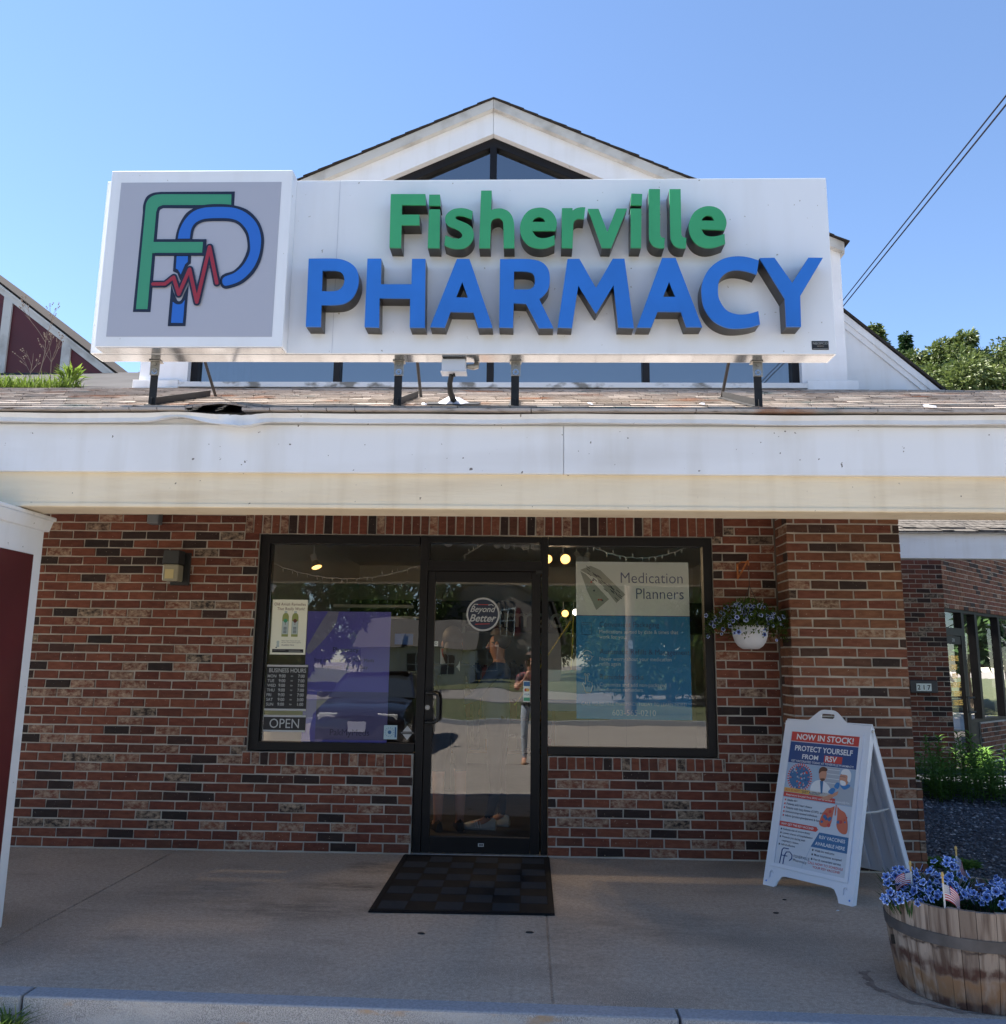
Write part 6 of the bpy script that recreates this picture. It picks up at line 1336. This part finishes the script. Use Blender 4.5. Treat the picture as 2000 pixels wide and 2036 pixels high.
mb = MB(); mb.M = Ma; mb.box(.06, .69, .03, .07, 1.84, 1.96, 'frame'); mb.box(.06, .10, .03, .07, 0.02, 1.83, 'frame'); dr2 = mb.build('door', nbd)
mb = MB(); mb.M = Ma; mb.poly([(.1, .05, .02), (.69, .05, .02), (.69, .05, 1.84), (.1, .05, 1.84)], 'glass_far'); mb.build('door_pane', dr2)
mb = MB(); mb.M = Ma; mb.tube([(.72, .02, 1.02), (.72, -.09, 1.02), (.42, -.09, 1.02), (.42, -.09, .80), (.72, -.09, .80), (.72, .02, .80)], .014, 'plastic_black', 6); mb.build('handle', dr2)
GLD = mat('gold_door_letters', (.85, .50, .07), .5)
mb = MB(); mb.M = Ma
for i, t_ in enumerate(("NADEAU'S", 'JOINT', 'AND', 'MASSAGE', 'THERAPY', 'SERVICES')): mb.text(t_, .33+.015*i, 1.58-.135*i, .115, GLD, .045, 'CENTER', .01, .88 if len(t_) > 6 else .95)
mb.text('210', .36, 1.875, .07, 'silver', .028, 'CENTER', .01); mb.build('lettering', dr2)
mb = MB(); mb.box(4.25, 9, 3.5, 3.62, 2.792, 3.105, 'white_clad'); mb.build('fascia', nbd, bevel=.004)
NSH = mat('grey_shingle', (.10, .092, .085), .95, spec=.05, var=.5, scale=14); mb = MB(); random.seed(31); y = 3.44; z = 3.112; r_ = 0
mb.cr = .1; mb.poly([(4.2, 3.46, 3.10), (9, 3.46, 3.10), (9, 4.9, 3.67), (4.2, 4.9, 3.67)], NSH)
for r_ in range(11):
    x = 4.15-random.random()*.3; y0 = 3.42+.13*r_; z0 = 3.118+.13*r_*.4
    while x < 9:
        w = random.choice((.15, .3)); mb.cr = random.random(); dz = random.uniform(0, .02) if r_ < 2 else 0; mb.poly([(x, y0, z0+dz), (x+w-.006, y0, z0+dz), (x+w-.006, y0+.15, z0+.055), (x, y0+.15, z0+.055)], NSH); mb.poly([(x, y0, z0-.014), (x+w-.006, y0, z0-.014), (x+w-.006, y0, z0+dz), (x, y0, z0+dz)], NSH); x += w
mb.build('shingle_roof', nbd, attr=True)
mb = MB(); mb.box(4.2, 9, 3.43, 3.499, 3.095, 3.115, 'trim'); mb.build('drip_edge', nbd)
pl = thing('number_plate', 'dark house number plaque reading 217 on the far brick wall', 'number plate', (5.97, 6.28, 1.10)); mb = MB(); mb.box(5.76, 6.175, 6.245, 6.300, 1.095, 1.285, mat('dark_plaque', (.020, .018, .02), .5, var=.3)); s = mb.build('plaque', pl, bevel=.01)
for i, t_ in enumerate('217'):
    mb = MB(); mb.box(5.852+i*.075, 5.925+i*.075, 6.237, 6.2445, 1.125, 1.235, 'paper'); mb.M = frame((5.8885+i*.075, 6.2355, 1.147), (1, 0, 0), (0, 0, 1)); mb.text(t_, 0, 0, .095, 'black', 0, 'CENTER', .02); mb.build('number_tile', s)

# ------------------------------------------------------------------ gravel bed, plants
random.seed(14)
mb = MB()
stone_m = bpy.data.materials.new('blue_grey_gravel'); stone_m.use_nodes = True; nt = stone_m.node_tree; b = nt.nodes['Principled BSDF']; at = nt.nodes.new('ShaderNodeAttribute'); at.attribute_name = 'rnd'
cr = ramp(nt, [(0, (.035, .042, .055)), (.55, (.085, .10, .125)), (.9, (.15, .17, .20)), (1, (.42, .44, .46))]); nt.links.new(at.outputs['Fac'], cr.inputs[0]); nt.links.new(cr.outputs[0], b.inputs['Base Color']); b.inputs['Roughness'].default_value = .75
def stone(x, y, s, z=0):
    mb.cr = random.random(); sx, sy, sz = s*random.uniform(.6, 1.3), s*random.uniform(.5, 1.1), s*random.uniform(.35, .7); a = random.uniform(0, 6.28); tl = random.uniform(-.35, .35)
    P = [(-1, -.6, 0), (.2, -1, .1), (1, -.1, -.1), (.4, .9, .1), (-.7, .7, 0)]; ca, sa = math.cos(a), math.sin(a)
    base = [mb.pt((x+(p[0]*sx*ca-p[1]*sy*sa), y+(p[0]*sx*sa+p[1]*sy*ca), z+p[2]*sz+tl*p[0]*sz*.5)) for p in P]; top_ = mb.pt((x+random.uniform(-.3, .3)*sx, y+random.uniform(-.3, .3)*sy, z+sz+tl*sz))
    for k in range(5): mb.face((base[k], base[(k+1) % 5], top_), stone_m)
for k in range(21000):
    y = -.50 + 5.0*random.random()**1.25; x = 2.95 + (3.2+.5*y)*random.random()
    stone(x, y, random.uniform(.009, .020)*(1+.08*y), random.uniform(-.010, .012))
g_ = mb.build('gravel', None, attr=True); g_['kind'] = 'stuff'; tag(g_, 'blue grey crushed stone filling the bed beside the pilaster', 'gravel')
mb = MB(); mb.poly([(2.95, -.50, -.006), (8, -.50, -.006), (9, 6.2, -.006), (2.95, 6.2, -.006)], mat('gravel_bed_base', (.03, .036, .045), .9, rgb2=(.055, .063, .075), thr=(.4, .6), scale=90)); struct(mb.build('gravel_bed'))
leafP = leaf_mat('tall_plant_leaf', (.05, .13, .025), (.16, .30, .06), .3); dead = mat('dead_leaf', (.32, .12, .05), .8)
def tall_plant(seed, h):
    random.seed(seed); t = thing('leafy_plant', 'x', 'plant', (0, 0, 0), 'tall leafy plants in the gravel bed')
    mb = MB(); ml = MB(); n_st = random.choice((4, 5))
    for s in range(n_st):
        bx, by = random.uniform(-.13, .13), random.uniform(-.12, .12); hh = h*random.uniform(.75, 1.05); tx, ty = random.uniform(-.08, .08), random.uniform(-.08, .08)
        P = [Vector((bx, by, -.02)), Vector((bx+tx*.3, by+ty*.3, hh*.5)), Vector((bx+tx, by+ty, hh))]; ml.cr = .3; mb.tube(P, [.007, .006, .003], leafP, 5)
        nl = int(hh/.016)
        for k in range(nl):
            q = .12+.88*k/nl; p = P[0].lerp(P[1], q*2) if q < .5 else P[1].lerp(P[2], q*2-1); a = k*2.4+random.uniform(-.3, .3); el = .25+.9*q**3; L = random.uniform(.13, .20)*(1-.4*q); ml.cr = min(1, .2+.5*q+random.uniform(-.2, .3))
            leaf(ml, p, (math.cos(a), math.sin(a), el), L, L*.24, leafP, bend=.22)
    mb.build('stem', t, attr=True); ml.build('foliage', t, attr=True); return t
P0 = [tall_plant(51, .62), tall_plant(52, .55), tall_plant(53, .70)]
spots = [(4.72, 3.5), (4.95, 3.35), (5.18, 3.6), (5.38, 3.3), (5.62, 3.55), (5.85, 3.4), (4.85, 3.9), (5.1, 4.1), (5.42, 3.95), (5.7, 4.05), (6.0, 3.9), (4.98, 3.05), (5.6, 3.05), (6.15, 3.5), (4.62, 3.15), (5.28, 2.85), (4.9, 4.6), (5.3, 4.7), (5.7, 4.6), (6.1, 4.7), (6.4, 4.2)]
labs = ['leafy plant nearest the pilaster under the 217 plaque', 'leafy plant second from the pilaster, front row', 'leafy plant third from the pilaster, front row', 'leafy plant in front of the far door frame', 'leafy plant fifth from the pilaster, front row', 'leafy plant at the right edge of the photo', 'leafy plant behind, close to the far brick wall', 'leafy plant behind the second clump', 'tallest leafy plant in front of the far glass door', 'leafy plant behind, under the far window', 'leafy plant behind at the right edge', 'low leafy plant at the front left of the row', 'low leafy plant at the front right of the row', 'leafy plant beyond the right edge of the row', 'low leafy plant touching the pilaster edge', 'low leafy plant at the front middle of the row', 'leafy plant in the back row below the plaque', 'leafy plant in the back row by the door jamb', 'leafy plant in the back row before the far door', 'leafy plant in the back row before the far window', 'leafy plant at the far right of the back row']
for k, (x, y) in enumerate(spots):
    if k < 3: o = P0[k]; o.location = (x, y, 0); o.rotation_euler = (0, 0, k*1.1)
    else: o = copy_tree(P0[k % 3], None, (x, y, 0), k*1.7, random.uniform(.85, 1.1) if k != 8 else 1.2)
    if k in (11, 12, 14, 15): o.scale = (.7, .7, .62)
    o['label'] = labs[k]; o.scale = (o.scale[0]*1.15, o.scale[1]*1.15, o.scale[2]*.80)
def low_weed(name, lab, loc, n, L, sp, seed, m=None, w=.012, cat='weed', grp=None, el=(.3, 1.2)):
    random.seed(seed); mb = MB(); m = m or leafP
    for k in range(n):
        a = random.uniform(0, 6.28); rr = sp*math.sqrt(random.random()); mb.cr = random.random(); leaf(mb, Vector(loc)+Vector((rr*math.cos(a), rr*math.sin(a)*.7, random.uniform(0, L*.5))), (math.cos(a), math.sin(a), random.uniform(*el)), L*random.uniform(.5, 1.1), w*random.uniform(.7, 1.3), m, bend=.25)
    return tag(mb.build(name, None, attr=True), lab, cat, grp)
leafY = leaf_mat('yellow_green_weed', (.07, .13, .02), (.20, .28, .05), .35)
low_weed('small_shrub', 'bushy green shrub in the gravel behind the barrel flowers', (3.22, -.05, .0), 900, .05, .19, 61, leafP, .018, 'shrub', el=(.1, 1.4)); low_weed('small_shrub', 'small green sprig in the gravel behind the sidewalk sign foot', (3.02, .15, 0), 90, .05, .07, 62, leafP, .014, 'shrub')
random.seed(77)
for k, (x, y, l_) in enumerate(((3.35, .85, 'brown dead leaf on the gravel nearest the pilaster'), (3.55, -.2, 'brown dead leaf on the gravel behind the barrel'), (3.1, 1.6, 'small brown dead leaf high on the gravel bed'))):
    mb = MB(); leaf(mb, (x, y, .02), (1, .2*k, .05), .10, .04, dead, bend=.05); tag(mb.build('dead_leaf', None), l_, 'leaf')
# weeds at the kerb, lower left
gr = leaf_mat('roadside_grass', (.05, .10, .02), (.16, .22, .06), .3)
def blades(name, lab, loc, n, L, sx, sy, seed, m, kind=None, w=.006, lean=.5):
    random.seed(seed); mb = MB()
    for k in range(n):
        p = Vector(loc)+Vector((random.uniform(-sx, sx), random.uniform(-sy, sy), 0)); d = Vector((random.uniform(-lean, lean), random.uniform(-lean, lean), 1)).normalized(); l_ = L*random.uniform(.45, 1); mb.cr = random.random(); s_ = Vector((random.uniform(-1, 1), random.uniform(-.4, .4), 0)).normalized()*w*random.uniform(.6, 1.2); b2 = Vector((d.x, d.y, 0))*l_*.5
        a, b_ = mb.pt(p-s_*.5), mb.pt(p+s_*.5); c, e = mb.pt(p+d*l_*.55+s_*.42), mb.pt(p+d*l_*.55-s_*.42); t_ = mb.pt(p+d*l_*.95+b2-Vector((0, 0, l_*.12))); mb.face((a, b_, c, e), m); mb.face((e, c, t_), m)
    o = mb.build(name, None, attr=True); tag(o, lab, 'grass' if kind else 'weed'); 
    if kind: o['kind'] = kind
    return o
blades('grass_tuft', 'green grass tuft growing at the kerb joint, lower left corner', (-2.26, -2.99, -.14), 70, .20, .05, .03, 81, gr, w=.012, lean=.9); blades('grass_tuft', 'leafy grass tuft at the far lower left corner of the kerb', (-2.44, -3.0, -.14), 60, .17, .06, .02, 82, gr, w=.014, lean=.9)
blades('grass_tuft', 'tiny grass tuft sprouting at the foot of the kerb', (-1.72, -3.02, -.15), 30, .06, .05, .02, 83, gr, w=.006, lean=.7)
# small litter on the slab
random.seed(90)
for k, (x, y, s_, m, l_) in enumerate(((-.58, -1.92, .018, 'black', 'small dark twig on the slab left of the mat'), (.02, -1.86, .02, 'black', 'small dark twig on the slab in front of the mat'), (1.66, -1.08, .012, 'black', 'small dark pebble under the sidewalk sign'), (1.52, -1.38, .016, 'black', 'flat dark chip in front of the sidewalk sign'), (1.92, -1.30, .008, 'plastic_white', 'tiny white speck by the sidewalk sign foot'))):
    mb = MB(); mb.ball((x, y, .004), s_, m, 8, 5, (1.2, .5, .35)); tag(mb.build('debris', None), l_, 'debris')

# roof growth at the upper left
blades('roof_grass', 'bright grass growing in the roof valley at the left', (-4.55, .02, 3.76), 1500, .16, .62, .16, 91, leafY, 'stuff', w=.010, lean=.5)
blades('roof_grass', 'dark grass patch at the far left of the roof valley', (-5.0, .10, 3.77), 900, .16, .5, .14, 92, gr, 'stuff', w=.010, lean=.4)
low_weed('roof_weed', 'bright leafy weed at the right end of the roof grass', (-3.98, -.02, 3.80), 60, .15, .07, 93, leafY, .03, el=(.8, 2.2)); low_weed('roof_weed', 'upright seedy weed in the roof grass at left', (-4.72, .0, 3.80), 60, .08, .03, 94, leafY, .012, el=(.8, 3))
random.seed(95); mb = MB(); stalk = mat('dry_stalk', (.20, .15, .12), .9)
def twig(p, d, L, r_, dep):
    n_ = 5; pts = [Vector(p)]; d = Vector(d).normalized()
    for k in range(n_): d = (d+Vector((random.uniform(-.14, .14), random.uniform(-.1, .1), random.uniform(-.03, .08)))).normalized(); pts.append(pts[-1]+d*L/n_)
    mb.tube(pts, [r_*(1-.13*k) for k in range(n_+1)], stalk, 5)
    if dep: [twig(pts[random.choice((2, 3, 4))], d+Vector((random.uniform(-.9, .9), random.uniform(-.2, .2), .2)), L*random.uniform(.4, .65), r_*.55, dep-1) for _ in range(3)]
    else:
        for q in pts[4:]: mb.ball(q, .006, stalk, 5, 4)
twig((-4.28, .0, 3.8), (.02, 0, 1), .50, .005, 3); twig((-4.18, .02, 3.8), (.16, 0, 1), .36, .004, 2); twig((-4.36, .02, 3.8), (-.12, 0, 1), .30, .004, 2)
tag(mb.build('dry_stalks', None), 'tall dry branching weed stalks rising from the roof grass', 'dead plant')

# ------------------------------------------------------------------ trees
def make_tree(lab, loc, h, rad, nclump, nleaf, lm, lsz, seed, z0=.25, shape='round', grp=None, name='leafy_tree', dens=1.0):
    random.seed(seed); t = thing(name, lab, 'tree', loc, grp); L = Vector(loc)
    mb = MB(); th = h*.8; pts = [L+Vector((random.uniform(-.05, .05)*k*rad*.2, random.uniform(-.05, .05)*k*rad*.2, th*k/6-.2)) for k in range(7)]; mb.tube(pts, [h*.022*(1-.13*k) for k in range(7)], 'trunk', 8)
    cl = []
    for k in range(nclump):
        q = random.random(); z = h*(z0+(1-z0)*q); a = random.uniform(0, 6.28)
        if shape == 'round': pr = math.sqrt(max(.03, 1-abs((q-.42)/.60)**2.2))
        else: pr = max(.06, (1-q)*1.05)
        rr = rad*pr*math.sqrt(random.uniform(.12, 1)); c = L+Vector((rr*math.cos(a), rr*math.sin(a), z)); cl.append((c, rad*random.uniform(.13, .26)*(1 if shape == 'round' else .9)))
    for c, s in cl[::3]:
        s0 = pts[min(5, max(1, int((c.z-L.z)/th*6*.6)))]; mb.tube([s0, (s0+c)/2+Vector((0, 0, -s*.2)), c], [h*.006, h*.004, h*.0015], 'trunk', 5)
    mb.build('trunk', t, smooth=True); mb = MB()
    if grp and 'roof' in grp:
        for k in range(int(10*rad)+5): a = random.uniform(0, 6.28); rr = rad*random.uniform(0, .75); zz_ = h*(1-.10*(rr/rad)) + random.uniform(-.35, .15); cl += [(L+Vector((rr*math.cos(a), rr*math.sin(a), zz_-.16*j)), .05+.045*j) for j in range(4)]
    for c, s in cl:
        base = random.uniform(0, .45)
        for k in range(int(nleaf*dens*(1 if s > .19 else .28))):
            d = Vector((random.gauss(0, 1), random.gauss(0, 1), random.gauss(0, .8))).normalized(); p = c + d*s*random.uniform(.45, 1.05)*Vector((1, 1, .75)).length/1.6
            if shape == 'pine': dd = Vector((d.x, d.y, d.z*.2-.1)); 
            else: dd = d+Vector((0, 0, -.25))
            mb.cr = min(1, base+random.uniform(0, .55)); l_ = lsz*random.uniform(.6, 1.3); dd = (dd+Vector((random.uniform(-.6, .6), random.uniform(-.6, .6), random.uniform(-.5, .5)))).normalized(); sd = dd.cross(Vector((random.uniform(-1, 1), random.uniform(-1, 1), random.uniform(-.2, 1)))).normalized()*l_*.22
            a_ = mb.pt(p); b_ = mb.pt(p+dd*l_*.45+sd); c_ = mb.pt(p+dd*l_-Vector((0, 0, l_*.12))); e_ = mb.pt(p+dd*l_*.45-sd); mb.face((a_, b_, c_, e_), lm)
    mb.build('crown', t, attr=True); return t
leafT = leaf_mat('oak_leaves', (.035, .065, .014), (.16, .20, .06), .25, .5, .4); leafD = leaf_mat('dark_leaves', (.018, .045, .010), (.075, .12, .025), .25, .5); leafN = leaf_mat('pine_needles', (.015, .040, .014), (.05, .095, .03), .15, .6)
grpR = 'trees behind the roof at the right'
make_tree('pointed young tree top just above the white side gable', (9.0, 14.3, 0), 10.25, .8, 85, 260, leafT, .11, 101, .6, 'pine', grpR)
make_tree('broad leafy tree right of the pointed one behind the roof', (9.85, 14.6, 0), 9.45, 1.1, 140, 330, leafT, .11, 102, .5, grp=grpR)
make_tree('tallest leafy tree in the middle of the roofline group', (11.0, 14.2, 0), 9.8, 1.15, 160, 330, leafT, .11, 103, .45, grp=grpR)
make_tree('wide leafy tree at the right edge of the photo behind the roof', (12.9, 14.5, 0), 9.7, 1.8, 240, 330, leafT, .11, 104, .45, grp=grpR)
make_tree('thin grey green pine tip rising between the leafy trees', (10.35, 15.5, 0), 10.45, .6, 60, 260, leafN, .10, 105, .6, 'pine', grpR, 'pine_tree')
make_tree('low dense tree filling the gap under the taller crowns', (10.3, 13.2, 0), 8.6, 1.9, 200, 330, leafT, .11, 106, .5, grp=grpR)
# seen only as reflections
grpM = 'trees across the street mirrored in the shop glass'
T1 = make_tree('dark tree mirrored at the upper left of the left window', (-11.5, -33, 0), 10, 3.6, 110, 260, leafD, .24, 111, .12, grp=grpM)
T2 = make_tree('green tree mirrored in the tall poster', (5.6, -27, 0), 8.5, 3.0, 110, 260, leafD, .22, 112, .08, grp=grpM)
for k, (tp, x, y, s, l_) in enumerate(((T1, -17, -38, 1.2, 'dark tree mirrored at the far left edge of the left window'), (T1, -10, -60, 1.5, 'tree mirrored above the pale ranch house'), (T1, -1, -78, 1.5, 'tall tree mirrored behind the grey house'), (T1, 7, -74, 1.7, 'tall tree mirrored right of the grey house'), (T2, 9.5, -31, 1.2, 'green tree mirrored at the right edge of the right window'), (T2, 5.4, -38, .95, 'green tree mirrored left of the utility pole'), (T2, 14, -34, 1.5, 'large tree mirrored beyond the right window'), (T1, -24, -40, 1.4, 'large tree mirrored beyond the left window'), (T2, -14.5, -44, .62, 'low green tree mirrored beside the ranch house'))):
    copy_tree(tp, None, (x, y, 0), k*1.3, s, l_)
T3 = make_tree('large pine mirrored in the far shop windows, nearest the road', (21, 15.5, 0), 12, 3.8, 90, 110, leafN, .5, 121, .14, 'pine', 'pines mirrored in the far shop windows', 'pine_tree')
for k, (x, y, s) in enumerate(((27, 17, 1.1), (33, 19, 1.25), (24, 22, 1.2), (18, 21, 1.0))): copy_tree(T3, None, (x, y, 0), k*1.9, s, ('second pine along the side road', 'third pine along the side road', 'tall pine behind the first one by the side road', 'pine standing left of the side road pines')[k])

# ------------------------------------------------------------------ across the street
siding = mat('white_clapboard', (.85, .83, .80), .7); nt = siding.node_tree; w_ = nt.nodes.new('ShaderNodeTexWave'); w_.bands_direction = 'Z'; w_.wave_profile = 'SAW'; w_.inputs['Scale'].default_value = 1.1; tc = nt.nodes.new('ShaderNodeTexCoord'); nt.links.new(tc.outputs['Object'], w_.inputs[0]); bu = nt.nodes.new('ShaderNodeBump'); bu.inputs['Distance'].default_value = .08; nt.links.new(w_.outputs['Fac'], bu.inputs['Height']); nt.links.new(bu.outputs[0], nt.nodes['Principled BSDF'].inputs['Normal'])
groof = mat('grey_house_roof', (.05, .048, .046), .9, var=.15, scale=2); gside = mat('grey_brown_shingle_wall', (.17, .155, .14), .85, var=.12, scale=3)
def win(mb, mg, x, z, w, h, y): 
    mb.box(x-w/2-.08, x+w/2+.08, y, y+.08, z-.08, z+h+.08, 'paper'); mg.box(x-w/2, x+w/2, y+.081, y+.09, z, z+h, 'int_dark'); mb.box(x-.03, x+.03, y+.0905, y+.11, z, z+h, 'paper'); mb.box(x-w/2, x+w/2, y+.0905, y+.108, z+h/2-.03, z+h/2+.03, 'paper')
hs = thing('ranch_house', 'low white clapboard house with grey roof mirrored in the left window', 'house', (-7, -46, 0)); mb = MB(); mb.box(-10.4, -3.6, -52, -46, -.1, 2.35, siding); mb.box(-10.0, -8.0, -46, -44.8, -.1, 2.25, siding); mb.build('wall', hs)
mb = MB(); mb.M = Matrix(((0, 1, 0, 0), (1, 0, 0, 0), (0, 0, 1, 0), (0, 0, 0, 1))); mb.prism([(-52.5, 2.3), (-45.5, 2.3), (-49, 4.1)], -10.8, -3.2, groof); mb.prism([(-46.5, 2.25), (-44.4, 2.25), (-46.3, 3.1)], -10.3, -7.7, groof); mb.build('roof', hs)
mb = MB(); mg = MB(); win(mb, mg, -6.9, .7, 1.2, 1.2, -46); win(mb, mg, -5.0, .7, .9, 1.2, -46); f_ = mb.build('window', hs); g2 = mg.build('pane', f_)
hs = thing('gambrel_house', 'grey brown two-storey house with white windows mirrored in the door', 'house', (-2.5, -60, 0)); mb = MB()
mb.prism([(-7.6, -.1), (2.6, -.1), (2.6, 3.0), (1.6, 6.0), (-2.5, 8.2), (-6.6, 6.0), (-7.6, 3.0)][::1], -68, -60, gside); mb.build('wall', hs)
mb = MB()
for a, b_ in (((2.9, 2.8), (1.75, 6.1)), ((1.75, 6.1), (-2.5, 8.4)), ((-2.5, 8.4), (-6.75, 6.1)), ((-6.75, 6.1), (-7.9, 2.8))):
    d = Vector((b_[0]-a[0], b_[1]-a[1])).normalized(); n_ = Vector((d.y, -d.x))*.15; mb.prism([a, (a[0]+n_.x, a[1]+n_.y), (b_[0]+n_.x, b_[1]+n_.y), b_], -68.3, -59.6, groof)
mb.build('roof', hs)
mb = MB(); mg = MB(); win(mb, mg, -1.6, 3.6, 1.0, 1.9, -60); win(mb, mg, -3.2, .8, 1.5, 1.7, -60); win(mb, mg, .6, .9, 1.0, 1.6, -60); win(mb, mg, -5.6, .9, 1.0, 1.6, -60)
f_ = mb.build('window', hs); mg.build('pane', f_); mb = MB(); [mb.box(x-.22, x+.22, -60, -59.93, 3.55, 5.55, 'brick_dark' if False else 'red_panel') for x in (-2.4, -.8)]; mb.build('shutter', hs)

# utility pole and wires
up_ = thing('utility_pole', 'brown wooden utility pole mirrored in the tall poster', 'utility pole', (3.17, -19.5, 0)); mb = MB(); mb.tube([(3.17, -19.5, -.2), (3.17, -19.5, 4), (3.17, -19.5, 9.5)], [.17, .155, .12], mat('pole_wood', (.20, .15, .11), .9, var=.2, scale=10), 14); mb.build('pole', up_, smooth=True)
mb = MB(); mb.box(2.1, 4.2, -19.72, -19.62, 8.6, 8.72, 'trunk'); mb.build('crossarm', up_); mb = MB(); mb.M = frame((3.17, -19.32, 1.9), (-1, 0, 0), (0, 0, 1)); mb.box(-.07, .07, -.01, .0, 0, .25, 'grey_face'); mb.build('meter_plate', up_)
CABLE = mat('matt_black_cable', (.03, .032, .045), 1.0, spec=0.0)
def wire(a, b_, sag, lab, r_=.012, grp='overhead wires'):
    a, b_ = Vector(a), Vector(b_); mb = MB(); mb.tube([a.lerp(b_, k/24)-Vector((0, 0, 4*sag*(k/24)*(1-k/24))) for k in range(25)], r_, CABLE, 8); tag(mb.build('overhead_wire', None), lab, 'wire', grp)
wire((4.03, 5, 6.064), (2.764, -4, 4.839), 0, 'upper overhead cable slanting up to the right edge of the sky', .0055); wire((4.017, 5, 5.97), (2.762, -4, 4.785), 0, 'lower overhead cable slanting up to the right edge of the sky', .0060)
wire((-40, -19.6, 8.0), (3.17, -19.6, 8.7), .8, 'street wire left of the utility pole', .02); wire((3.17, -19.6, 8.7), (45, -19.6, 8.4), .8, 'street wire right of the utility pole', .02)

# parked car, mirrored in the left window
car = thing('parked_car', 'dark four-door car parked behind the viewer, mirrored in the violet poster', 'car', (-2.95, -10.2, -.16))
CB = mat('midnight_blue_paint', (.012, .012, .02), .22, .4, coat=1.0); CG = mat('car_glass', (.02, .025, .03), .05, spec=.8); tyre = mat('tyre', (.015, .015, .016), .85)
def loft(mb, secs, m, cap=True):
    rings = [[mb.pt(p) for p in s] for s in secs]; n_ = len(rings[0])
    for i in range(len(rings)-1):
        for k in range(n_-1): mb.face((rings[i][k], rings[i][k+1], rings[i+1][k+1], rings[i+1][k]), m)
    if cap: mb.face(rings[0][::-1], m); mb.face(rings[-1], m)
O = Vector((-2.95, -7.9, -.16)); mb = MB()
secs = []
for s_, w, zb, zs, zt in ((0, .62, .32, .55, .66), (.10, .82, .24, .60, .74), (.45, .90, .22, .68, .84), (1.2, .92, .22, .74, .95), (2.3, .92, .22, .76, .97), (3.5, .92, .22, .78, .98), (4.2, .90, .24, .76, .98), (4.5, .84, .30, .70, .93), (4.6, .70, .36, .62, .80)):
    y = O.y - s_; secs.append([(O.x-w*.96, y, O.z+zb), (O.x-w, y, O.z+(zb+zs)/2), (O.x-w*.985, y, O.z+zs), (O.x-w*.86, y, O.z+zt-.03), (O.x-w*.5, y, O.z+zt), (O.x, y, O.z+zt+.01), (O.x+w*.5, y, O.z+zt), (O.x+w*.86, y, O.z+zt-.03), (O.x+w*.985, y, O.z+zs), (O.x+w, y, O.z+(zb+zs)/2), (O.x+w*.96, y, O.z+zb), (O.x-w*.96, y, O.z+zb)])
loft(mb, secs, CB); mb.build('body', car, smooth=True)
mb = MB(); secs = []
for s_, w, zt in ((1.25, .80, .95), (1.75, .68, 1.25), (2.1, .62, 1.38), (2.9, .61, 1.41), (3.5, .60, 1.33), (4.25, .74, .98)):
    y = O.y-s_; secs.append([(O.x-max(w, .80), y, O.z+.94), (O.x-w-.02, y, O.z+.94+(zt-.94)*.9), (O.x-w*.6, y, O.z+zt), (O.x+w*.6, y, O.z+zt), (O.x+w+.02, y, O.z+.94+(zt-.94)*.9), (O.x+max(w, .80), y, O.z+.94)])
loft(mb, secs, CG); cab = mb.build('greenhouse', car, smooth=True)
mb = MB(); mb.box(O.x-.58, O.x+.58, O.y-3.3, O.y-2.0, O.z+1.395, O.z+1.425, CB); [mb.tube([(O.x+s*.79, O.y-1.3, O.z+.96), (O.x+s*.64, O.y-2.05, O.z+1.38)], .03, CB, 6) for s in (-1, 1)]; [mb.tube([(O.x+s*.63, O.y-2.05, O.z+1.38), (O.x+s*.62, O.y-3.4, O.z+1.36), (O.x+s*.78, O.y-4.2, O.z+.98)], .03, CB, 6) for s in (-1, 1)]; mb.build('roof', car)
for sx in (-1, 1):
    for yy in (.85, 3.65):
        mb = MB(); mb.tube([(O.x+sx*.70, O.y-yy, O.z+.325), (O.x+sx*.935, O.y-yy, O.z+.325)], .325, tyre, 24); w_ = mb.build('wheel', car, bevel=.02); mb = MB(); mb.tube([(O.x+sx*.93, O.y-yy, O.z+.325), (O.x+sx*.945, O.y-yy, O.z+.325)], .21, 'steel', 20); mb.build('rim', w_)
    mb = MB(); mb.box(O.x+sx*.52-.17, O.x+sx*.52+.17, O.y-.12, O.y-.045, O.z+.60, O.z+.72, 'silver'); mb.build('headlight', car, bevel=.02); mb = MB(); mb.ball((O.x+sx*1.0, O.y-1.55, O.z+1.0), .11, CB, 10, 8, (1, .6, .7)); mb.build('mirror', car, smooth=True)
mb = MB(); mb.box(O.x-.155, O.x+.155, O.y+.0, O.y+.012, O.z+.43, O.z+.57, 'grey_face'); mb.build('licence_plate', car); mb = MB(); mb.box(O.x-.45, O.x+.45, O.y-.03, O.y-.002, O.z+.27, O.z+.40, 'black'); mb.build('grille', car)
